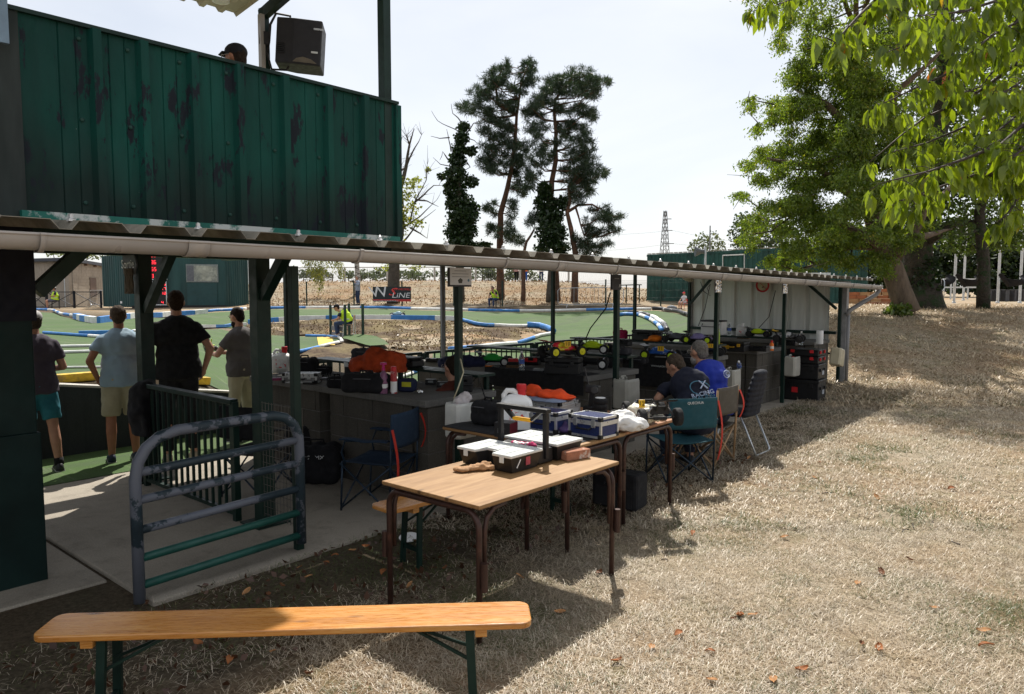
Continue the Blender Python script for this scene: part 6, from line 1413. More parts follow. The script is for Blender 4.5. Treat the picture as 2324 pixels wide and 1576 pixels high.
    # hair, cap, face
    if hair is not None:
        mb = MB().ell(V_(hd+hr @ Vector((0, -.022, .04))), V_((.083, .093, .092)), hr).ell(V_(hd+hr @ Vector((0, -.055, -.01-hairlen/2))), V_((.07, .052, .07+hairlen)), hr)
        blob('hair', mb, hairm(hair), vox*.75, t, sm=2, wr=.006, wsc=35)
    for sx in (-1, 1): MB().ell(V_(hd+hr @ Vector((sx*.031, .083, .015))), V_((.012, .008, .007)), hr, 8, 6).build('eye', M('eye_dark', (.02, .015, .012), .2), t, smooth=True); MB().ell(V_(hd+hr @ Vector((sx*.032, .086, .036))), V_((.02, .007, .005)), hr, 8, 6).build('eyebrow', hairm(hair or (.05, .04, .03)), t, smooth=True)
    MB().ell(V_(hd+hr @ Vector((0, .083, -.058))), V_((.024, .01, .006)), hr, 8, 6).build('mouth', M('lip', (.3, .1, .085), .5), t, smooth=True)
    if beard: blob('beard', MB().ell(V_(hd+hr @ Vector((0, .035, -.075))), V_((.062, .066, .052)), hr).ell(V_(hd+hr @ Vector((0, .06, -.1))), V_((.04, .04, .035)), hr), hairm(hair if beard is True else beard), vox*.7, t, wr=.004, wsc=40)
    if glasses:
        mb = MB()
        for sx in (-1, 1):
            mb.tube([V_(hd+hr @ Vector((sx*.034+.024*math.cos(a), .1, .014+.018*math.sin(a)))) for a in np.linspace(0, 6.283, 12, endpoint=False)], .003, 5, closed=True); mb.beam(V_(hd+hr @ Vector((sx*.058, .1, .018))), V_(hd+hr @ Vector((sx*.078, .0, .018))), .004, .004)
        mb.beam(V_(hd+hr @ Vector((-.01, .1, .018))), V_(hd+hr @ Vector((.01, .1, .018))), .004, .004).build('glasses', M('glasses_frame', (.3, .28, .25) if glasses == 'pale' else (.01, .01, .01), .3), t)
    if cap:
        mb = MB().ell(V_(hd+hr @ Vector((0, -.012, .055))), V_((.09, .106, .078)), hr)
        c_ = blob('cap', mb, cap, vox*.7, t, sm=1)
        sgn = -1 if cap_back else 1
        MB().sheet(lambda u, v: V_(hd+hr @ Vector(((u-.5)*.16*(1-.25*v*v), sgn*(.075+.085*v*math.sin(.5+u*2.1)), .045-.02*v+.012*math.sin(u*3.14)))), 12, 4).build('brim', cap, c_, smooth=True, solid=.005)
    return t
def face(dx, dy): return math.atan2(-dx, dy)      # turn so that local +Y points along (dx, dy)
fl = lambda x, y, z=0: Vector((x, y, z))
KH = M('khaki', (.36, .33, .23), .9, var=.12); BLKT = M('black_tee', (.008, .008, .009), .9, var=.2); HIV = M('hi_vis', (.55, .8, .03), .6, var=.06); DNM = M('denim', (.03, .05, .11), .9, var=.2); GREYW = M('pale_cap', (.45, .44, .43), .8)
person('man in plum T-shirt, teal shorts and pale cap at pit wall', PZ(92, 1070), face(-1, .15), h=1.66, shirt=M('plum_tee', (.055, .045, .062), .9, var=.12), bottom=M('teal_shorts', (.02, .14, .18), .85), bl=.85, hair=(.05, .04, .03), cap=GREYW, cap_back=False, sleeve=.62, fat=1.12, arms=[((-.27, .05, 1.13), (-.14, .22, 1.05)), ((.26, .02, 1.12), (.16, .2, 1.08))], legs=[((-.1, .04, .5), (-.1, .02, .09)), ((.13, -.05, .5), (.16, -.12, .09))], socks=BLKT, yaw=.2)
person('man in pale blue polo and khaki cargo shorts at pit wall', PZ(282, 1046), face(-1, .3), h=1.70, shirt=M('pale_blue_polo', (.26, .36, .44), .85, var=.08), bottom=KH, bl=.95, hair=(.07, .05, .035), skin=SKT, sleeve=.55, fat=1.12, arms=[((-.30, -.06, 1.14), (-.22, .05, .93)), ((.28, .04, 1.12), (.16, .2, 1.0))], shoe=M('navy_shoe', (.015, .025, .05), .6))
person('tall man in plain black T-shirt behind the exit railing', PZ(412, 1046), face(-1, .35), h=1.86, shirt=BLKT, bottom=M('black_trousers', (.01, .01, .011), .9), bl=2, hair=(.035, .022, .014), sleeve=.62, fat=1.18, shoe=M('beige_shoe', (.35, .3, .22), .7), arms=[((-.30, -.02, 1.13), (-.26, .08, .90)), ((.30, -.08, 1.15), (.25, .04, .93))])
t = person('bearded man in grey T-shirt holding a yellow transmitter', PZ(552, 1000), face(-1, -.35), h=1.66, shirt=M('grey_tee', (.085, .078, .075), .9, var=.1), bottom=KH, bl=2, hair=(.02, .014, .01), beard=True, sleeve=.6, fat=1.15, arms=[((-.26, .14, 1.14), (-.1, .38, 1.13)), ((.26, .14, 1.14), (.08, .38, 1.13))], nod=.25)
tx = thing('transmitter', 'yellow topped transmitter held by bearded man', 'transmitter', xf(t) @ Vector((-.01, .46, 1.13)), t.rotation_euler.z)
MB().box((0, 0, 0), (.14, .08, .06)).build('case', BLK, tx, bevel=.012); MB().box((0, 0, .035), (.1, .05, .02)).build('top', NEON, tx, bevel=.005); MB().beam((0, 0, .03), (0, -.02, .12), .012, .006).build('antenna', NEON, tx); MB().cyl((.08, 0, -.01), (.1, 0, -.01), .03, n=12).build('wheel', BLK, tx)
person('child with pale glasses sitting low behind first counter', PD(1030, 850, 7.2).xy.to_3d(), face(-1, .1), 'sit', 1.62, shirt=M('rust_tee', (.1, .025, .015), .9), bottom=BLKT, bl=2, hair=(.02, .014, .01), glasses='pale', vox=.016)
tn = person('man in navy racing shirt bending over on wooden chair', (lambda q: fl(q.x+.40, q.y-.30))(PD(1535, 838, 7.9)), face(-.8, .6), 'sit', 1.82, shirt=M('navy_tee', (.008, .010, .022), .9, var=.2), bottom=M('dark_jeans', (.012, .015, .03), .9), bl=2, hair=(.06, .045, .033), lean=(0, .34), nod=.25, yaw=.75, sleeve=.6, fat=1.1, arms=[((-.27, .32, .70), (-.12, .52, .62)), ((.27, .32, .70), (.12, .52, .62))], vox=.013)
tb = person('grey haired man in royal blue shirt sitting upright', (lambda q: fl(q.x+.24, q.y-.06))(PD(1583, 805, 8.2)), face(-.97, .25), 'sit', 1.84, shirt=M('royal_blue', (.006, .022, .26), .8, var=.12), bottom=M('dark_jeans', (.012, .015, .03), .9), bl=2, hair=(.13, .12, .11), beard=(.35, .33, .31), glasses=True, lean=(0, .14), sleeve=.6, fat=1.22, vox=.013)
# prints on the two shirt backs
PB = M('print_blue', (.05, .12, .5), .6); PW = M('print_white', (.36, .42, .55), .6)
def back_print(par, items, y, z, tilt):
    for (kind, a, b, sz, m_, rot) in items:
        if kind == 't': text('shirt_print', a, sz, m_, par, Vector((b[0], y-.012, z))+Vector((0, -b[1]*math.sin(tilt)*-1, b[1]*math.cos(tilt))), Euler((math.pi/2-tilt, rot, 0)), ext=.006)
        else:
            P = [Vector((b[0]+sz*math.cos(q), y-.008+(b[1]+sz*math.sin(q)*.8)*math.sin(tilt), z+(b[1]+sz*math.sin(q)*.8)*math.cos(tilt))) for q in np.linspace(a[0], a[1], 14)]
            MB().tube(P, .006, 6).build('shirt_print', m_, par)
back_print(tn, [('t', 'X', (.07, .10), .13, PW, 0), ('t', 'RACING', (.04, .0), .066, PW, -.2), ('t', 'RACING', (.05, -.035), .06, PB, -.2), ('a', (1.2, 4.6), (.02, .07), .095, PB, 0), ('a', (.2, 1.6), (.04, .06), .1, PB, 0)], -.025, .82, .62)
back_print(tb, [('t', 'G', (.1, .03), .07, PW, 0), ('a', (0, 6.2), (.1, .03), .05, PW, 0)], -.075, .92, .25)
# marshals, photographer, girl, spectators
NC = M('black_cap', (.01, .01, .012), .85); NAVY = M('navy_tee', (.008, .010, .022), .9)
def stool(label, p, rz, m_=STEEL, seat=None):
    t = thing('chair', label, 'chair', p, rz); sm_ = seat or M('pale_wood', (.34, .22, .12), .6)
    MB().box((0, 0, .44), (.4, .38, .03)).build('seat', sm_, t, bevel=.01); MB().box((0, -.19, .68), (.38, .03, .2)).build('backrest', sm_, t, bevel=.01)
    for sx in (-1, 1):
        MB().beam((sx*.17, .15, .43), (sx*.18, .18, 0), .025, .025).build('leg', m_, t); MB().beam((sx*.17, -.2, .78), (sx*.18, -.2, 0), .025, .025).build('leg', m_, t)
p = GD(127, 43.2); person('marshal in yellow vest and white cap sitting with folded arms', p, face(-.2, -1), 'sit', 1.75, shirt=NAVY, bottom=M('grey_shorts', (.1, .1, .13), .9), bl=.9, hair=(.03, .02, .02), cap=WHITE, vest=HIV, vox=.02, glasses=True, arms=[((-.28, .08, .74), (.08, .2, .72)), ((.28, .08, .74), (-.08, .22, .76))], shoe=M('blue_shoe', (.03, .06, .2), .6)); stool('folding chair under the marshal before the black gates', p, face(-.2, -1), BLK, BLK)
p = G(792, 768); p.z += .05; dv = (PD(700, 768, 27)-PD(792, 768, 27)).normalized()
person('marshal in yellow vest and black cap sitting in wire pen', p, face(dv.x, dv.y-.05), 'sit', 1.75, shirt=NAVY, bottom=DNM, bl=2, hair=(.03, .02, .02), cap=NC, vest=HIV, vox=.018, lean=(0, .28), nod=.1, arms=[((-.27, .32, .66), (-.1, .52, .60)), ((.27, .32, .66), (.1, .52, .60))], shoe=M('white_shoe', (.55, .55, .55), .6)); stool('wooden chair under the marshal in wire pen', p, face(dv.x, dv.y-.05))
pen = thing('marshal_pen', 'four dark green posts with boards round seated marshal', 'pen', p)
for (u, y, ht) in ((751, 765, 1.16), (784, 770, 1.22), (793, 764, 1.2), (824, 768, 1.22)):
    q = G(u, y+.0); MB().box(q+Vector((0, 0, ht/2)), (.07, .07, ht)).build('post', FG, pen, world=True)
qa, qb = G(753, 765), G(783, 768)
for z in (.1, .33): MB().beam(qa+Vector((0, 0, z)), qb+Vector((0, 0, z)), .04, .18).build('board', M('grey_board', (.25, .24, .23), .8), pen, world=True)
MB().box(p+Vector((.1, .1, -.02)), (1.4, 1.1, .1), rz=YAW).build('floor_slab', SLAB, pen, world=True)
p = GD(1125, 41); person('marshal in yellow vest sitting against the wire fence', p, face(.1, -1), 'sit', 1.72, shirt=NAVY, bottom=DNM, bl=2, hair=(.05, .04, .035), vest=HIV, vox=.02, lean=(0, .2), nod=.15, arms=[((-.27, .25, .66), (-.03, .3, .92)), ((.27, .25, .66), (.1, .45, .62))]); stool('chair under the marshal by the fence', p, face(.1, -1), BLK, BLK)
p = GD(813, 44.2); tp = person('photographer in pale shirt and jeans behind the wire fence', p, face(-.2, -1), h=1.76, shirt=M('pale_check', (.32, .36, .44), .85, var=.3, scale=40), bottom=DNM, bl=2, hair=(.25, .23, .21), sleeve=1.5, vox=.02, arms=[((-.25, .1, 1.16), (.0, .22, 1.4)), ((.25, .12, 1.14), (.06, .22, 1.36))])
cm = thing('camera_gear', 'black camera held up by the photographer', 'camera', xf(tp) @ Vector((.06, .28, 1.44)), tp.rotation_euler.z); MB().box((0, 0, 0), (.15, .08, .11)).build('camera_body', BLK, cm, bevel=.01); MB().cyl((0, .04, 0), (0, .2, 0), .045, n=12).build('lens', BLK, cm)
p = GD(1552, 37.2); person('little girl in red cap on a red chair', p, face(-.3, -1), 'sit', 1.15, shirt=M('white_tee', (.6, .58, .6), .85), bottom=M('pale_shorts', (.45, .4, .45), .85), bl=.7, hair=(.5, .36, .16), cap=M('red_cap', (.55, .02, .03), .8), hairlen=.06, vox=.018); stool('small red chair under the little girl', p, face(-.3, -1), REDP, REDP); bpy.data.objects[[o.name for o in bpy.data.objects if o.get('label') == 'small red chair under the little girl'][0]].scale = (.66, .66, .66)
heap('grey bag lying on grass beside the little girl', GD(1524, 37.4), 0, [((0, 0, .1), (.28, .16, .12)), ((.15, 0, .08), (.16, .14, .1))], M('grey_bag', (.14, .15, .17), .8), 'bag', 'bag', .03, .02)
pc = PD(541, 126, 7.0); person('driver in black cap on the stand, only head showing', Vector((pc.x, pc.y, 2.345)), face(-1, -.55), h=1.84, shirt=BLKT, bottom=BLKT, bl=2, hair=(.03, .02, .015), cap=NC, skin=SKT, glasses=True, vox=.014)
for u, lb, sh_, bo in ((1172, 'spectator in pink top on the bank crest', M('pink_top', (.5, .3, .3), .9), BLKT), (1192, 'spectator in orange top and blue trousers on the bank crest', ORANGE, M('bright_blue', (.03, .1, .4), .9)), (1228, 'spectator in white shirt on the bank crest', WHITE, DNM), (1394, 'spectator in dark green top beyond the bank crest', M('green_top', (.02, .08, .05), .9), DNM)):
    person(lb, GD(u, 60), face(.3, -1), h=1.72, shirt=sh_, bottom=bo, bl=2, hair=(.05, .04, .03), vox=.03)
rc_car('blue toy buggy racing along the upper track', G(902, 721, .035), YAW+math.pi+.05, M('pale_blue_shell', (.25, .4, .5), .4), WHITE, BLK, None, 1.5)
# ---------------------------------------------------------------- trees
def in_ell(n, c, r, shell=.55):
    """points in an ellipsoid, denser towards its skin"""
    d = NR.normal(size=(n, 3)); d /= np.linalg.norm(d, axis=1)[:, None]; k = (shell+(1-shell)*NR.random(n)**.5)[:, None]
    return np.array(c)+d*k*np.array(r)
CAMR = np.stack([rt, FH.tolist()+[0] if False else np.array([FH[0], FH[1], 0]), np.array([0, 0, 1.])])   # right, away, up
def pads_points(pads, D, dens, dj=1.0, dk=.8, conv=None, sub=0, rag=.15, flat=1., spread=.8, fr_=(.42, .75)):
    P = []; cen = []
    if sub:                                     # break every pad into smaller uneven tufts
        q = []
        for (x, y, rx, ry) in pads:
            for _ in range(sub):
                a = rng.uniform(0, 6.283); k = rng.random()**.5*spread; f = rng.uniform(*fr_); q.append((x+rx*k*math.cos(a), y+ry*k*math.sin(a)+.12*ry*abs(math.cos(a))*k, rx*f, ry*f*flat))
        pads = q
    for (x, y, rx, ry) in pads:
        if conv: x, y, rx, ry = conv(x, y, rx, ry)
        dd = D+rng.uniform(-dj, dj); c = np.array(PD(x, y, dd)); s_ = dd/F_
        r = np.array([rx*s_, max(rx, ry)*s_*dk, ry*s_]); n = int(dens*(rx*ry)*s_*s_*1.0)+12
        q = in_ell(n, (0, 0, 0), r, .35)*(1+rag*NR.normal(size=(n, 1)))
        P.append(c+q@CAMR); cen.append(Vector(c))
    return np.concatenate(P), cen
def limb(mb, pts, r0, r1, n=7, wob=.04):
    pts = [Vector(p) for p in pts]; Q = []
    for a, b in zip(pts[:-1], pts[1:]):
        m_ = max(2, int((b-a).length/.5))
        for k in range(m_): Q.append(a+(b-a)*k/m_)
    Q.append(pts[-1]); L = len(Q)
    Q = [q+Vector((noise.noise(q*1.3), noise.noise(q*1.3+Vector((9, 0, 0))), 0))*wob*(1 if 0 < i < L-1 else 0) for i, q in enumerate(Q)]
    mb.tube(Q, [r0+(r1-r0)*i/(L-1) for i in range(L)], n)
    return Q
PBARK = M('pine_bark', (.10, .055, .035), .9, var=.4, scale=8, bump=1, bscale=14, bdist=.05, c2=(.20, .09, .05), lo=.5, hi=.7); GBARK = M('grey_bark', (.085, .07, .055), .95, var=.4, scale=6, bump=1, bscale=18, bdist=.05)
def conv2(x, y, rx, ry): return 864+.3198*x, 108+.3198*y, rx*.3198, ry*.3198
def c2p(x, y, D): q = conv2(x, y, 0, 0); return PD(q[0], q[1], D)
PNE = leafmat('pine_needles', (.016, .032, .018), (.032, .055, .03), (.07, .06, .03), .25, (1.2, 1.3, .6))
IVY = leafmat('ivy_leaves', (.012, .026, .008), (.022, .045, .012), (.05, .075, .02), .2, (1.3, 1.4, .5))
def branches_to(mb, trunk, cens, r0=.05, up_=.25):
    for c in cens:
        b = min(trunk, key=lambda q: (q-c).length+abs(q.z-(c.z-(c.xy-q.xy).length*up_))*.8); m_ = (b+c)/2+Vector((0, 0, -.12*(b-c).length))
        limb(mb, [b, m_, c], r0, .012, 5, .06)
def needles(P, name, mat, parent, L=.28, W=.026):
    n = len(P); P3 = np.repeat(P, 3, 0); return leaves(name, P3, L, W, mat, parent, droop=-.12, var=.3, curl=.05)
def tree(label, D, base_px, name='pine_tree'):
    b = GD(base_px, D); return thing(name, label, 'tree', b), b
# left pine
D0 = 47.5
t, b = tree('tall pine with forked crown, left of the other pine', D0, 1136); mb = MB()
tr = limb(mb, [b]+[c2p(x, y, D0) for x, y in ((846, 1440), (850, 1180), (900, 1000), (920, 900), (950, 700), (965, 480), (1000, 250), (1050, 100))], .27, .04, 9)
limb(mb, [c2p(965, 480, D0), c2p(830, 400, D0), c2p(815, 250, D0), c2p(880, 125, D0)], .14, .03)
LP = [(1050, 130, 45, 55), (1040, 210, 70, 50), (1000, 285, 75, 45), (880, 145, 40, 48), (830, 195, 55, 45), (760, 245, 75, 40), (850, 275, 80, 50), (700, 312, 65, 34), (760, 352, 95, 42), (620, 410, 65, 30), (700, 450, 100, 36), (830, 432, 100, 42), (780, 530, 85, 34), (930, 400, 50, 60), (900, 565, 70, 50), (760, 600, 65, 26), (840, 650, 80, 40), (780, 685, 80, 34), (960, 700, 70, 50), (800, 762, 90, 42), (740, 822, 60, 42), (830, 852, 80, 50), (950, 842, 80, 65), (1000, 765, 50, 50), (780, 1150, 55, 50), (800, 1290, 45, 50), (930, 1150, 32, 60), (980, 1000, 50, 65), (900, 1290, 42, 42), (950, 1362, 62, 32)]
P, cen = pads_points(LP, D0, 1900, 1.7, .9, conv2, 12, .4, .5, 1.12, (.25, .5)); branches_to(mb, tr, cen[::5]); mb.build('trunk', PBARK, t, world=True, smooth=True); needles(P-np.array(b), 'crown', PNE, t)
# right pine
D1 = 46.5
t, b = tree('tall red trunked pine with a leaning flat crown', D1, 1262); mb = MB()
tr = limb(mb, [b]+[c2p(x, y, D1) for x, y in ((1225, 1440), (1200, 1150), (1215, 950), (1240, 800), (1245, 600), (1230, 450), (1240, 370), (1330, 240), (1420, 175))], .3, .04, 9)
RP = [(1420, 182, 105, 38), (1330, 222, 85, 42), (1580, 242, 55, 28), (1480, 252, 85, 42), (1250, 282, 100, 50), (1380, 302, 110, 50), (1500, 332, 55, 34), (1180, 262, 70, 42), (1130, 372, 62, 42), (1200, 382, 70, 34), (1060, 432, 50, 50), (1100, 482, 70, 50), (1450, 432, 80, 42), (1330, 432, 80, 40), (1480, 492, 55, 26), (1400, 562, 70, 42), (1110, 562, 70, 42), (1300, 562, 60, 40), (1450, 642, 52, 50), (1330, 662, 80, 50), (1130, 682, 60, 50), (1460, 722, 52, 34), (1380, 762, 80, 50), (1180, 762, 50, 50), (1130, 802, 60, 42), (1500, 812, 72, 32), (1560, 892, 55, 24), (1400, 862, 80, 50), (1080, 882, 50, 50), (1330, 902, 70, 58), (1490, 922, 55, 32), (1440, 1002, 70, 42), (1380, 1062, 70, 42), (1040, 962, 42, 50)]
P, cen = pads_points(RP, D1, 1800, 1.9, .9, conv2, 12, .4, .5, 1.12, (.25, .5)); branches_to(mb, tr, cen[::5]); mb.build('trunk', PBARK, t, world=True, smooth=True); needles(P-np.array(b), 'crown', PNE, t)
# third pine, low reaching branch
D2 = 45.5
t, b = tree('lower pine whose long bough reaches out to the side', D2, 1303); mb = MB()
tr = limb(mb, [b]+[c2p(x, y, D2) for x, y in ((1385, 1480), (1350, 1280), (1320, 1170), (1345, 1080), (1330, 980))], .24, .07, 9)
tr += limb(mb, [c2p(1320, 1170, D2), c2p(1400, 1120, D2), c2p(1500, 1115, D2), c2p(1600, 1170, D2)], .11, .03)+limb(mb, [c2p(1385, 1140, D2), c2p(1420, 1260, D2), c2p(1460, 1400, D2)], .07, .02)
SP = [(1560, 1152, 70, 28), (1640, 1192, 70, 28), (1570, 1222, 80, 32), (1640, 1292, 52, 28), (1550, 1322, 60, 32), (1600, 1402, 42, 16), (1490, 1252, 40, 50), (1520, 1442, 52, 32), (1440, 1442, 52, 32), (1390, 1382, 32, 50), (1480, 1382, 42, 32), (1400, 960, 60, 50), (1440, 880, 60, 40)]
P, cen = pads_points(SP, D2, 1700, 1.1, .9, conv2, 10, .4, .5, 1.12, (.25, .5)); branches_to(mb, tr, cen, .04); mb.build('trunk', PBARK, t, world=True, smooth=True); needles(P-np.array(b), 'crown', PNE, t)
t, b = tree('thin pine stem between the two tall pines', 46, 1187); mb = MB(); tr = limb(mb, [b, c2p(1015, 1470, 46), c2p(1035, 1380, 46), c2p(1090, 1290, 46)], .16, .06)
P, cen = pads_points([(1060, 1240, 40, 28), (1090, 1200, 40, 30)], 46, 1700, .3, .8, conv2); branches_to(mb, tr, cen, .03); mb.build('trunk', PBARK, t, world=True, smooth=True); needles(P-np.array(b), 'crown', PNE, t)
# ivy-clad trunks
def ivy_tree(label, D, u, trunk, pads, twigs):
    t, b = tree(label, D, u, 'ivy_tree'); mb = MB(); tr = limb(mb, [b]+[c2p(x, y, D) for x, y in trunk], .3, .1, 9)
    for tw in twigs: limb(mb, [c2p(x, y, D) for x, y in tw], .045, .012, 4, .12)
    mb.build('trunk', GBARK, t, world=True, smooth=True)
    P, cen = pads_points(pads, D, 2600, .3, .9, conv2, rag=.08); leaves('ivy', P-np.array(b), .16, .13, IVY, t, .3)
ivy_tree('dead trunk wrapped in dark ivy, left of the pines', 46, 1045, ((560, 1480), (555, 1100), (560, 800), (590, 580)), [(590, 560, 42, 36), (575, 640, 48, 52), (560, 720, 52, 52), (640, 732, 44, 34), (545, 800, 62, 52), (530, 900, 82, 60), (520, 1000, 82, 70), (560, 1100, 100, 70), (580, 1200, 110, 70), (570, 1300, 118, 80), (560, 1395, 105, 60), (640, 950, 52, 42), (640, 1150, 62, 52), (430, 912, 26, 26), (560, 1480, 90, 60), (720, 1400, 70, 24)], [((590, 560), (540, 500), (505, 470), (500, 400)), ((560, 600), (480, 560), (400, 520), (360, 450)), ((600, 620), (660, 540), (720, 520)), ((500, 740), (480, 660), (468, 580)), ((490, 640), (420, 645), (355, 630)), ((560, 760), (650, 720), (750, 710)), ((520, 850), (430, 830), (370, 780)), ((600, 800), (640, 850), (560, 900)), ((480, 800), (440, 740), (420, 800)), ((610, 640), (660, 660), (700, 700))])
ivy_tree('thick ivy mantle on trunk below the flat crowned pine', 45.8, 1249, ((1220, 1480), (1200, 1200), (1170, 1000)), [(1160, 1002, 52, 52), (1170, 1100, 80, 70), (1200, 1200, 100, 80), (1210, 1310, 110, 80), (1220, 1420, 120, 66), (1290, 1100, 42, 52), (1230, 1500, 90, 60)], [])
# half bare tree by the stand
D3 = 45
t, b = tree('half bare tree with pale yellow green leaves beside the stand', D3, 893, 'bare_tree'); mb = MB()
tr = limb(mb, [b, c2p(95, 1500, D3), c2p(120, 1400, D3), c2p(145, 1250, D3), c2p(140, 1000, D3), c2p(180, 850, D3), c2p(205, 690, D3), c2p(237, 575, D3)], .42, .02, 9)
for tw in (((140, 1300), (200, 1250), (250, 1080), (320, 940), (330, 830)), ((150, 1390), (260, 1250), (390, 1150)), ((140, 1000), (125, 800), (150, 640)), ((180, 850), (240, 720), (290, 620)), ((190, 1260), (280, 1200), (400, 1080)), ((250, 1080), (330, 1090), (410, 1130)), ((140, 1180), (60, 1000), (40, 800)), ((240, 1100), (300, 1050), (380, 980), (440, 980)), ((210, 1280), (280, 1320), (330, 1355)), ((205, 690), (190, 640), (170, 615)), ((180, 850), (120, 900), (110, 870))):
    tr += limb(mb, [c2p(x, y, D3+rng.uniform(-.6, .6)) for x, y in tw], .07, .012, 5, .1)
TWG = []
for k in range(150):
    q = rng.choice(tr); e_ = q+Vector((rng.uniform(-.7, .7), rng.uniform(-.7, .7), rng.uniform(.1, 1))); limb(mb, [q, e_], .014, .005, 4, .05); TWG.append(e_)
mb.build('trunk', GBARK, t, world=True, smooth=True)
YG = leafmat('yellow_green_leaves', (.12, .16, .03), (.20, .23, .05), (.3, .25, .06), .5)
P, cen = pads_points([(150, 950, 36, 52), (230, 962, 70, 50), (180, 1052, 62, 52), (230, 1132, 52, 42), (160, 1182, 42, 62), (200, 1232, 72, 42), (150, 1302, 34, 62), (280, 1242, 32, 34), (340, 862, 22, 32), (100, 1400, 60, 50), (60, 1200, 60, 80), (160, 1500, 90, 34), (250, 1560, 60, 20), (40, 1560, 70, 25)], D3, 480, .8, 1, conv2, rag=.3); leaves('crown', P-np.array(b), .15, .12, YG, t, .3)
# birch with hanging twigs
D4 = 50
t, b = tree('white barked birch with hanging twigs behind the fence', D4, 812, 'birch_tree'); mb = MB(); tr = limb(mb, [b, PD(812, 630, D4), PD(807, 560, D4), PD(790, 470, D4)], .2, .08, 8)
for x in (720, 735, 765, 700, 780): limb(mb, [PD(800, 520, D4), PD((x+800)/2, 500, D4-1), PD(x, 570, D4-1)], .06, .02, 5)
mb.build('trunk', M('birch_bark', (.45, .43, .4), .8, var=.3, scale=5, c2=(.04, .035, .03), lo=.5, hi=.56, stretch=(1, 1, 4)), t, world=True, smooth=True)
P, cen = pads_points([(712, 600, 20, 34), (722, 625, 16, 34), (735, 600, 14, 26), (700, 590, 16, 20), (728, 645, 6, 16), (768, 600, 14, 22), (775, 618, 9, 18), (755, 590, 16, 16), (715, 560, 40, 20), (790, 540, 50, 30)], D4-1, 800, .6, .7, rag=.2); leaves('crown', P-np.array(b), .13, .05, leafmat('birch_leaves', (.09, .11, .025), (.16, .18, .045), (.3, .24, .05), .45), t, .85)
# ---------------------------------------------------------------- big locust tree at the right
def conv1(x, y, rx, ry): return 1404+.4112*x, .4112*y, rx*.4112, ry*.4112
LOC = leafmat('locust_leaves', (.08, .135, .019), (.15, .22, .032), (.32, .3, .06), .55, (1.4, 1.35, .5))
DL = 22.
t, b = tree('huge feathery locust tree with leaning trunk beyond the shed', DL, 2062, 'locust_tree'); mb = MB(); LBK = M('locust_bark', (.14, .105, .075), .95, var=.45, scale=5, bump=1, bscale=16, bdist=.06, stretch=(1, 1, .35))
lp = [(1100, 150, 100, 100), (1250, 300, 150, 120), (1050, 300, 90, 80), (1000, 450, 115, 75), (895, 210, 32, 60), (940, 100, 40, 40), (1200, 500, 180, 120), (960, 570, 105, 60), (890, 640, 65, 40), (1100, 650, 170, 105), (1350, 600, 180, 150), (1000, 780, 145, 70), (850, 850, 95, 42), (760, 890, 66, 26), (950, 900, 115, 50), (1150, 850, 180, 105), (1400, 850, 180, 120), (850, 960, 85, 40), (670, 1070, 36, 16), (1000, 1030, 135, 60), (1200, 1020, 150, 85), (850, 1130, 66, 40), (950, 1130, 115, 50), (1150, 1180, 155, 80), (750, 1225, 56, 50), (720, 1320, 34, 42), (950, 1280, 95, 60), (1100, 1320, 125, 80), (950, 1400, 55, 60), (1250, 1250, 125, 80), (1200, 1430, 105, 52), (1000, 1470, 55, 24), (840, 1430, 34, 24), (1350, 1150, 150, 95), (1480, 1300, 110, 80), (1420, 1440, 80, 50), (1600, 1250, 120, 70), (1450, 400, 150, 140), (1650, 800, 180, 130), (1600, 1000, 150, 100), (1500, 150, 180, 130), (730, 560, 22, 40), (760, 690, 20, 20)]
tr = limb(mb, [b, PD(2030, 610, DL), PD(2000, 560, DL), PD(1975, 470, DL), PD(1960, 300, DL), PD(1940, 80, DL)], .34, .1, 10, .1)
for e_ in (((2000, 560), (1900, 500), (1780, 480)), ((1975, 470), (1850, 380), (1740, 360)), ((1960, 330), (1880, 240), (1800, 200)), ((2030, 600), (2100, 480), (2200, 380)), ((1960, 300), (2050, 200), (2150, 100)), ((2000, 560), (1930, 560), (1850, 600)), ((2020, 590), (2080, 540), (2160, 520))):
    tr += limb(mb, [PD(x, y, DL+rng.uniform(-1.5, 1.5)*(k > 0)) for k, (x, y) in enumerate(e_)], .15, .03, 7, .15)
P, cen = pads_points(lp, DL, 2300, 2.0, .8, conv1, 7, .35, 1., 1.05, (.3, .55))
front = [(1300, 400, 150, 130), (1350, 750, 150, 120), (1300, 950, 140, 90), (1450, 1050, 130, 90), (1250, 1150, 140, 70), (1420, 560, 140, 110), (1380, 250, 140, 110), (1450, 1280, 100, 50), (1150, 1250, 110, 60)]
P2, c2_ = pads_points(front, DL-2.6, 1700, .8, .5, conv1, 3, .3)
# upper crown, above the picture, reaching out over the lawn
up_c = [(-5.2, 17.6, 9.6, 2.2, 1.8, 1.0), (-3.4, 18.6, 10.2, 2.0, 1.6, .9), (-6.6, 19.2, 10.0, 2.2, 2.0, 1.2), (-4.6, 20.4, 11.2, 2.8, 2.2, 1.3), (-2.2, 17.2, 9.4, 1.5, 1.3, .8), (-2.6, 20.2, 10.6, 2.0, 1.8, 1.1)]
P3 = np.concatenate([in_ell(3000, c_[:3], c_[3:], .3) for c_ in up_c]); P = np.concatenate([P, P2, P3]); cen += c2_
for c_ in up_c: tr += limb(mb, [PD(1940, 80, DL), (PD(1940, 80, DL)+Vector(c_[:3]))/2+Vector((0, 0, .5)), Vector(c_[:3])], .09, .02, 6, .1); branches_to(mb, tr, cen[::9], .035, .1)
for k in range(60):
    c = rng.choice(cen); limb(mb, [c, c+Vector((rng.uniform(-.8, .8), rng.uniform(-.8, .8), rng.uniform(-.5, .3)))], .015, .005, 4)
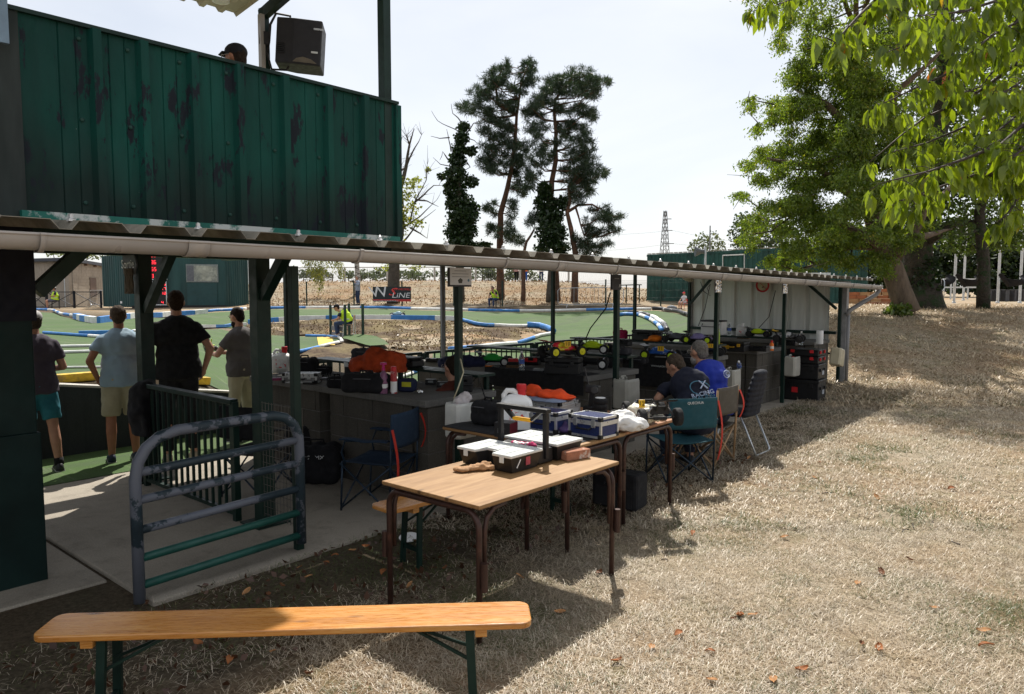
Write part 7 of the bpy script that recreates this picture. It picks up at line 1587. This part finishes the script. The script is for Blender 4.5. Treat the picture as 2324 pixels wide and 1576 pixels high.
mb.build('trunk', LBK, t, world=True, smooth=True)
# hanging fronds: a row of leaflets along each drooping stalk
d = NR.normal(size=(len(P), 3))*np.array([1, 1, .35]); d[:, 2] -= .9; d /= np.linalg.norm(d, axis=1)[:, None]
fr = (P[:, None]+d[:, None]*NR.uniform(.15, .36, len(P))[:, None, None]*np.linspace(0, 1, 4)[None, :, None]).reshape(-1, 3); print('locust', len(fr)); leaves('crown', fr-np.array(b), .09, .036, LOC, t, .6, var=.25)
t, b = tree('massive dark ivy covered trunk behind the leaning one', 24.5, 2092, 'ivy_tree'); mb = MB()
tr = limb(mb, [b, PD(2088, 640, 24.5), PD(2080, 560, 24.5), PD(2100, 440, 24.5), PD(2140, 250, 24.5), PD(2150, 0, 24.5)], .5, .2, 12, .1); mb.tube([b+Vector((0, 0, -.2)), b+Vector((0, 0, .25)), b+Vector((0, 0, .8))], [.8, .62, .5], 12)
for e_ in (((2100, 440), (2180, 380), (2260, 330)), ((2110, 400), (2060, 300), (2000, 260)), ((2085, 560), (2150, 510), (2240, 500)), ((2140, 250), (2220, 160), (2300, 120))): tr += limb(mb, [PD(x, y, 24.5+rng.uniform(-1.5, 1.5)*(k > 0)) for k, (x, y) in enumerate(e_)], .18, .03, 7, .15)
dp = [(1700, 1050, 150, 120), (1800, 1200, 160, 110), (1950, 1000, 200, 150), (2050, 1200, 150, 100), (2000, 700, 250, 200), (1700, 550, 200, 180), (1750, 250, 250, 180), (2100, 300, 250, 250), (1850, 850, 180, 140), (2150, 950, 150, 140), (2250, 650, 200, 200), (1550, 1100, 130, 90), (2150, 1330, 120, 60), (1900, 1350, 130, 60)]
P, cen = pads_points(dp, 24.5, 900, 1.8, .9, conv1, rag=.12); branches_to(mb, tr, cen, .06, .1); mb.build('trunk', M('dark_ivy_bark', (.05, .042, .032), .95, var=.4, scale=5, bump=1, bscale=14, bdist=.08, c2=(.02, .04, .012), lo=.5, hi=.6), t, world=True, smooth=True)
leaves('crown', P-np.array(b), .15, .08, leafmat('dark_leaves', (.035, .065, .014), (.06, .10, .02), (.12, .15, .04), .4), t, .4)
q = in_ell(900, (0, 0, .9), (.55, .55, .9), .8); leaves('ivy', q, .12, .1, IVY, t, .3)
t, b = tree('straight dark trunk of a tree beyond the lawn', 24, 2230, 'shade_tree'); mb = MB(); tr = limb(mb, [b, PD(2230, 600, 24), PD(2222, 480, 24), PD(2260, 350, 24)], .21, .12, 9, .06)
P, cen = pads_points([(1950, 1330, 160, 70), (2100, 1300, 140, 80), (2250, 1250, 160, 100), (1850, 1250, 120, 60), (2050, 1150, 200, 100), (2300, 1000, 200, 150)], 24, 900, 1.5, .9, conv1); branches_to(mb, tr, cen, .05, .1); mb.build('trunk', M('dark_ivy_bark', (.05, .042, .032), .95), t, world=True, smooth=True); leaves('crown', P-np.array(b), .13, .06, leafmat('dark_leaves', (.035, .065, .014), (.06, .10, .02), (.12, .15, .04), .4), t, .5)
t = thing('ivy_clump', 'small green weed clump at foot of leaning trunk', 'plant', GD(2036, 21.6)); q = in_ell(500, (0, 0, .12), (.38, .3, .2), .2); q[:, 2] = abs(q[:, 2]); leaves('leaves', q, .1, .08, leafmat('weed_leaves', (.06, .1, .02), (.1, .15, .03), (.2, .2, .05), .4), t, .1); MB().tube([(0, 0, 0), (.05, 0, .15), (.1, .02, .25)], .01, 5).build('stem', GBARK, t)
# ---------------------------------------------------------------- cherry boughs overhead
CH = leafmat('cherry_leaves', (.105, .17, .014), (.185, .26, .024), (.6, .14, .03), .6, (1.45, 1.35, .35), .985)
ct = thing('cherry_tree', 'cherry tree reaching in overhead with hanging bright green leaves', 'tree', (1.45, 6.4, 0)); mb = MB(); CB = M('cherry_bark', (.06, .045, .038), .8, var=.4, scale=12, bump=.6, bscale=30)
tb_ = Vector((1.45, 6.4, 0)); tt = [tb_, tb_+Vector((.02, -.03, 1.4)), tb_+Vector((-.05, -.1, 2.6)), tb_+Vector((0, -.1, 4.4))]
limb(mb, tt, .17, .08, 10, .04)
BR = [((2350, -250), (1700, -60), (1400, 30), (1270, 170), (1180, 260)), ((2350, -50), (1950, 120), (1700, 210), (1480, 290)), ((2350, 100), (1950, 330), (1780, 420), (1600, 500), (1400, 600)), ((2350, 250), (2050, 460), (1900, 560), (1680, 650), (1560, 740), (1385, 895)), ((2350, 420), (2050, 640), (1850, 730), (1700, 790), (1510, 840)), ((2350, 600), (2100, 800), (1900, 880), (1700, 950), (1490, 1000)), ((2350, 780), (2150, 940), (1950, 970), (1720, 1050), (1560, 1110)), ((2400, 980), (2237, 1050), (2150, 1170), (2090, 1230)), ((2350, 900), (2150, 1000), (2000, 960)), ((1500, -250), (1100, -60), (860, 32), (730, 65)), ((2350, -150), (2100, 0), (1900, 70), (1650, 90)), ((2350, 350), (2200, 470), (2050, 550)), ((2350, -300), (1900, -60), (1600, 0), (1420, 30)), ((2350, 500), (2220, 620), (2100, 720), (1980, 860)), ((2350, 180), (2150, 300), (1990, 480), (1880, 520)), ((2380, 700), (2260, 780), (2180, 870)), ((2350, 20), (2180, 130), (2050, 200), (1930, 300))]
LPos = []; LDir = []
for k, br in enumerate(BR):
    dpt = 3.9+.25*(k % 5)+(.6 if k == 9 else 0)
    pts = [PD(1404+.4112*x, .4112*y, dpt+.9*(1-i/(len(br)-1))) for i, (x, y) in enumerate(br)]
    st_ = tt[2]+Vector((0, 0, rng.uniform(-.6, 1.6)))
    if k == 9: pts = [PD(2350, -500, 5.6), PD(1900, -350, 5.2)]+pts
    Q = limb(mb, [st_, (st_+pts[0])/2+Vector((0, 0, .25))]+pts, .02, .0028, 6, .03)
    Q = Q[len(Q)//3:]; run = pts[1:]
    segs = [(a, b) for a, b in zip([st_, (st_+pts[0])/2+Vector((0, 0, .25))]+pts[:-1], [(st_+pts[0])/2+Vector((0, 0, .25))]+pts)]
    tot = sum((b-a).length for a, b in segs)
    for a, b in segs:
        n = int((b-a).length*(19 if k != 3 else 11))
        for j in range(n):
            u = (j+rng.random())/max(n, 1)
            if k == 3 and b is pts[-1] and u > .1: continue
            c = a+(b-a)*u
            # side twig with a tuft of hanging leaves
            e_ = c+Vector((rng.uniform(-.1, .1), rng.uniform(-.1, .1), rng.uniform(-.06, .05))); mb.tube([c, (c+e_)/2+Vector((0, 0, .01)), e_], [.003, .0025, .002], 4, cap=False)
            for _ in range(rng.randint(4, 7)):
                o_ = e_+Vector((rng.uniform(-.022, .022), rng.uniform(-.022, .022), rng.uniform(-.012, .012))); LPos.append(o_); LDir.append(((e_-c)*2.2+Vector((rng.uniform(-.35, .35), rng.uniform(-.35, .35), -.95))))
    for _ in range(7):
        LPos.append(pts[-1]+Vector((rng.uniform(-.02, .02), rng.uniform(-.02, .02), 0))); LDir.append(Vector((rng.uniform(-.4, .4), rng.uniform(-.4, .4), -.9)))
mb.build('trunk', CB, ct, world=True, smooth=True)
# six-cornered leaves with a fold along the midrib
pos = np.array([tuple(p) for p in LPos]); d = np.array([tuple(p) for p in LDir]); d /= np.linalg.norm(d, axis=1)[:, None]; n = len(pos)
s_ = np.cross(d, NR.normal(size=(n, 3))); s_ /= np.linalg.norm(s_, axis=1)[:, None]; nn = np.cross(d, s_); k = (1+.22*NR.normal(size=n)).clip(.55, 1.5)[:, None]; L_, W_ = .112*k, .037*k
bend = lambda u: pos+d*L_*u+nn*L_*.12*math.sin(u*2.6)
st = pos+d*.012
mid = [bend(u) for u in (.08, .35, .65, 1.0)]
V = np.stack([mid[0], mid[1], mid[2], mid[3], mid[1]+s_*W_*.5+nn*W_*.16, mid[2]+s_*W_*.42+nn*W_*.14, mid[1]-s_*W_*.5+nn*W_*.16, mid[2]-s_*W_*.42+nn*W_*.14], 1).reshape(-1, 3)
base = np.arange(n)[:, None]*8; F4 = np.concatenate([base+np.array([0, 4, 1, 1])]*0+[base+np.array(f) for f in ([1, 4, 5, 2], [1, 2, 7, 6])]); F3 = np.concatenate([base+np.array(f) for f in ([0, 4, 1], [0, 1, 6], [2, 5, 3], [2, 3, 7])])
me = bpy.data.meshes.new('foliage'); me.vertices.add(len(V)); me.vertices.foreach_set('co', (V-np.array(tb_)).astype('f').ravel())
li = np.concatenate([F4.ravel(), F3.ravel()]); me.loops.add(len(li)); me.loops.foreach_set('vertex_index', li.astype('i'))
st_ = np.concatenate([np.arange(len(F4))*4, len(F4)*4+np.arange(len(F3))*3]).astype('i'); to_ = np.concatenate([np.full(len(F4), 4), np.full(len(F3), 3)]).astype('i')
me.polygons.add(len(st_)); me.polygons.foreach_set('loop_start', st_); me.polygons.foreach_set('loop_total', to_); me.update(calc_edges=True); me.materials.append(CH)
meshobj('foliage', me, None, ct); print('cherry leaves', n)
# ---------------------------------------------------------------- far trees and hedges
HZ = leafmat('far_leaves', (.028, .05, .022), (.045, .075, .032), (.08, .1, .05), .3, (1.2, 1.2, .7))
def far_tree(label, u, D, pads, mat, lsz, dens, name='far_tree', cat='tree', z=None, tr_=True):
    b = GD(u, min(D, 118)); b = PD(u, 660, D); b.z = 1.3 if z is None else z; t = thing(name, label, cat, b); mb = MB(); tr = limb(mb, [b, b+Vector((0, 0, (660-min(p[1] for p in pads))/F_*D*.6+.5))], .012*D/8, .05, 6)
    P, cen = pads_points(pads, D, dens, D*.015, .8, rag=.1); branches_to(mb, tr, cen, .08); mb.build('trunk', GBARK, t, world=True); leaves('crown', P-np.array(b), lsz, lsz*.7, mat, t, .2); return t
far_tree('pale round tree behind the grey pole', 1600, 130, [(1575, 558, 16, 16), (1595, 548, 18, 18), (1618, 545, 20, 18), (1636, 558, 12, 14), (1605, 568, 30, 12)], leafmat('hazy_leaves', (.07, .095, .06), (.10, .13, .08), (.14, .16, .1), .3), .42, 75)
far_tree('dark broad tree behind the green container', 1705, 75, [(1690, 500, 26, 18), (1720, 510, 40, 30), (1680, 530, 26, 26), (1740, 540, 50, 34), (1700, 560, 46, 22), (1800, 545, 60, 34)], HZ, .3, 190)
far_tree('small dark tree showing over the hut roof', 130, 62, [(120, 570, 20, 16), (150, 565, 26, 18), (185, 570, 26, 18), (215, 575, 26, 16), (240, 565, 20, 20)], leafmat('hut_leaves', (.07, .1, .03), (.11, .15, .045), (.2, .2, .07), .4), .22, 200)
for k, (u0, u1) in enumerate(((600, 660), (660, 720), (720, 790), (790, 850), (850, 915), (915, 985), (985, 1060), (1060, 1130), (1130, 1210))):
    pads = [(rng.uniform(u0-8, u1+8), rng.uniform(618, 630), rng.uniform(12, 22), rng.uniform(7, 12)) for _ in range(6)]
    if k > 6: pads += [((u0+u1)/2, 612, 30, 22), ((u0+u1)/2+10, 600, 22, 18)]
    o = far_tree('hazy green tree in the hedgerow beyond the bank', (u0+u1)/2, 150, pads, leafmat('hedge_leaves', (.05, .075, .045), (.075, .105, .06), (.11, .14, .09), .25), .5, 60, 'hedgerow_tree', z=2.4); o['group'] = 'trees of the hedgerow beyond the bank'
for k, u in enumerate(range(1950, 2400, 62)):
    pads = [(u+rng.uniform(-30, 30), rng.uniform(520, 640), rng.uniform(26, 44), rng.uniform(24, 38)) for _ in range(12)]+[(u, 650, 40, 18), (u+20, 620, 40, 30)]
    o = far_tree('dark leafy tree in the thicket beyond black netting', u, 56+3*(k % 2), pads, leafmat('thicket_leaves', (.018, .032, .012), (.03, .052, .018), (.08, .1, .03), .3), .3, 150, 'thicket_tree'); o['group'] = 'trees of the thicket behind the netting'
# ---------------------------------------------------------------- lawn blades, fallen leaves, twigs
def scatter(n, xr, yr, cond):
    x = NR.uniform(*xr, n); y = NR.uniform(*yr, n); D = x*FH[0]+y*FH[1]; r = x*rt[0]+y*rt[1]
    k = (D > 1.9) & ((r < D*.86+.9) & (r > -D*.74-.3)) & cond(x, y, D) & ~((x < -4.40) & (y > 1.8)) & ~((x < -5.0) & (y <= 1.85))
    return x[k], y[k]
GB = leafmat('straw_blades', (.27, .215, .145), (.58, .505, .40), (.16, .17, .07), .25, (1.05, 1.03, .95))
def vary_blades(m):
    nt = m.node_tree; geo = [n for n in nt.nodes if n.type == 'NEW_GEOMETRY'][0]; rp_ = [n for n in nt.nodes if n.type == 'VALTORGB'][0]
    a_ = noi(nt, geo.outputs['Position'], 1.4, 5, .65); b_ = noi(nt, geo.outputs['Position'], 7, 4, .6)
    c_ = mixc(nt, ramp(nt, a_, [(.42, 0), (.66, .75)]), rp_.outputs[0], (.47, .37, .24)); c_ = mixc(nt, ramp(nt, b_, [(.5, 0), (.72, .8)]), c_, (.25, .20, .14))
    for n in nt.nodes:
        if n.type in ('BSDF_DIFFUSE',): nt.links.new(c_, n.inputs[0])
        if n.type == 'MIX_RGB' and n.blend_type == 'MULTIPLY': nt.links.new(c_, n.inputs[1])
vary_blades(GB)
GG = leafmat('green_blades', (.045, .065, .02), (.085, .11, .036), (.3, .25, .15), .3)
nz2 = lambda x, y, s: np.array([noise.noise(Vector((a*s, b*s, 5))) for a, b in zip(x, y)])
def blades(name, x, y, L, W, mat):
    z = np.array([Hgt(a, b) for a, b in zip(x, y)])+.008 if (y.max() > 11) else np.full(len(x), .006)
    n = len(x); a = NR.uniform(0, 2*np.pi, n); up_ = np.abs(NR.normal(size=n))*.34+.05; k = NR.uniform(.5, 1.4, n)*L
    d = np.stack([np.cos(a), np.sin(a), up_], 1); d /= np.linalg.norm(d, axis=1)[:, None]; s = np.stack([-np.sin(a), np.cos(a), np.zeros(n)], 1); p = np.stack([x, y, z], 1)
    m_ = p+d*(k*.55)[:, None]; m_[:, 2] += .25*k*up_; e_ = p+d*k[:, None]; e_[:, 2] -= .1*k
    V = np.stack([p-s*W*.5, p+s*W*.5, m_+s*W*.4, m_-s*W*.4, e_], 1).reshape(-1, 3); b_ = np.arange(n)[:, None]*5
    Fq = np.concatenate([b_+np.array([0, 1, 2, 3]), b_+np.array([3, 2, 4, 4])])
    T = np.concatenate([b_+np.array(f) for f in ([0, 1, 2], [0, 2, 3], [3, 2, 4])]); return stuff(npmesh(name, V, T, mat))
x, y = scatter(440000, (-4.4, 1.2), (.2, 8), lambda x, y, D: D < 5.8)
g = nz2(x, y, 1.1)+.5*nz2(x, y, 3.1); shz = np.maximum(np.clip((-2.6-x)/1.2, 0, 1), np.clip((2.3-y)/.8, 0, 1)*np.clip((-1.3-x)/.7, 0, 1)); thin = NR.random(len(x)) > shz*.8; x, y, g, shz = x[thin], y[thin], g[thin], shz[thin]  # blades thinned where shade falls, so the ground there looks darker
bare = nz2(x, y, 2.3)+.6*nz2(x, y, 6.5); kp = NR.random(len(x)) > np.clip((bare-.12)*1.6, 0, .8); x, y, g, shz = x[kp], y[kp], g[kp], shz[kp]
gr = (g+.75*shz+NR.normal(size=len(x))*.34) > .55  # dark green blades favoured there too, deepening the shade
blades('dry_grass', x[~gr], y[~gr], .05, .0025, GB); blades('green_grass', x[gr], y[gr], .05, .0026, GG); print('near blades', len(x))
x, y = scatter(280000, (-4.4, 1.8), (3, 18), lambda x, y, D: (D >= 5.6) & (D < 13+2.5*NR.random(len(x))))
g = nz2(x, y, 1.1)+.5*nz2(x, y, 3.1); bare = nz2(x, y, 2.3)+.6*nz2(x, y, 6.5); kp = NR.random(len(x)) > np.clip((bare-.12)*1.6, 0, .8); x, y, g = x[kp], y[kp], g[kp]
gr = (g+NR.normal(size=len(x))*.34) > .58
blades('dry_grass', x[~gr], y[~gr], .06, .0056, GB); blades('green_grass', x[gr], y[gr], .065, .006, GG); print('mid blades', len(x))
BANKB = leafmat('bank_straw', (.28, .205, .125), (.48, .385, .265), (.2, .19, .09), .2, (1, 1, 1))
xs_, ys_ = [], []
for _ in range(9000):
    q = GD(rng.uniform(570, 1500), rng.uniform(43, 58)); xs_.append(q.x); ys_.append(q.y)
for _ in range(26000):
    q = GD(rng.uniform(1880, 2330), rng.uniform(11.5, 30)); xs_.append(q.x); ys_.append(q.y)
blades('bank_grass', np.array(xs_), np.array(ys_), .12, .018, BANKB)
pq = [(rng.uniform(560, 1240), rng.uniform(731, 800)) for _ in range(6500)]; skip = []
q = [G(x, y) for x, y in pq if not (x < 885 and y > 762) and not (x > 1080 and y < 749) and not (x > 1100 and y > 785-.25*(x-1100))]
q = np.array([tuple(p+Vector((rng.uniform(-.2, .2), rng.uniform(-.2, .2), .05))) for p in q if p.z < .72 and p not in skip])
stuff(leaves('bank_litter', q, .065, .04, leafmat('bank_litter', (.05, .03, .018), (.16, .105, .06), (.45, .4, .32), .1), None, -.2))
q = np.array([tuple(GD(rng.uniform(560, 1500), rng.uniform(43.5, 57), .03)) for _ in range(9000)])
stuff(leaves('slope_litter', q, .1, .055, leafmat('slope_litter', (.12, .06, .03), (.28, .17, .09), (.36, .27, .17), .1), None, -.2))
DLM = [M('dead_leaf_%d' % i, c, .8, var=.3, scale=30) for i, c in enumerate(((.30, .11, .035), (.38, .19, .075), (.17, .07, .03)))]
dme = []
for k in range(5):
    a_ = rng.uniform(.15, .4); mb = MB().sheet(lambda u, v: ((u-.5)*.075, (v-.5)*.042*math.sin(.25+u*2.7), .006+a_*.03*((v-.5)*2)**2+.008*math.sin(u*4+k)), 6, 4); me = mb.mesh('fallen_leaf'); me.materials.append(DLM[k % 3]); dme.append(me)
dl = [(1572, 1211), (1478, 1470), (1665, 1405), (1680, 1397), (1710, 1397), (1612, 1480), (1615, 1545), (1955, 1462), (1995, 1472), (2232, 1432), (2240, 1468), (1946, 1325), (2064, 1270), (1860, 1050), (1848, 1085), (1568, 1105), (1700, 1040), (2000, 1300), (1820, 1520), (2120, 1380), (1540, 1440), (1756, 1545), (1360, 1300), (1400, 1500), (800, 1250), (760, 1262), (700, 1310), (640, 1330), (830, 1240), (560, 1345), (870, 1300), (930, 1330), (1010, 1290), (1100, 1320), (1180, 1310), (520, 1500), (620, 1480), (700, 1530), (450, 1460), (1270, 1390), (740, 1278), (680, 1290), (610, 1350), (2100, 1000), (1990, 1130), (2160, 1110), (1780, 1220)]
for i, (x, y) in enumerate(dl):
    o = meshobj('fallen_leaf', dme[i % 5], None, None, PZ(x, y, .016), (rng.uniform(-.3, .3), rng.uniform(-.3, .3), rng.uniform(0, 6))); o.scale = (rng.uniform(.6, 1.1),)*3
    tag(o, 'curled orange brown dead leaf lying on the lawn' if x > 1300 else 'curled orange brown dead leaf lying in the shade near gate', 'leaf', 'dead leaves on the lawn' if x > 1300 else 'dead leaves in the shade')
for i, (x, y, L_) in enumerate(((2075, 1192, .16), (2120, 1185, .12), (1880, 1120, .12), (1850, 1088, .1), (1930, 1108, .1), (2165, 1232, .09), (1510, 1272, .06), (1720, 1052, .1), (2055, 1205, .1))):
    p = PZ(x, y, .014); a_ = rng.uniform(0, 3.1); o = MB().tube([(-L_/2, 0, 0), (0, .012, .006), (L_/2, -.005, .002)], [.005, .004, .002], 5).build('twig', CB, loc=p, rot=(0, 0, a_)); tag(o, 'thin dark twig lying on the sunlit lawn', 'twig', 'twigs on the lawn')
lf = thing('litter_leaves', 'x', 'x'); bpy.data.objects.remove(lf)
x, y = scatter(5000, (-4.4, -3.2), (.8, 8), lambda x, y, D: D < 9); k = NR.random(len(x)) < .25; x, y = x[k], y[k]
stuff(leaves('leaf_litter', np.stack([x, y, np.full(len(x), .012)], 1), .038, .024, leafmat('litter', (.045, .02, .012), (.085, .038, .02), (.04, .05, .02), .1), None, -.05))
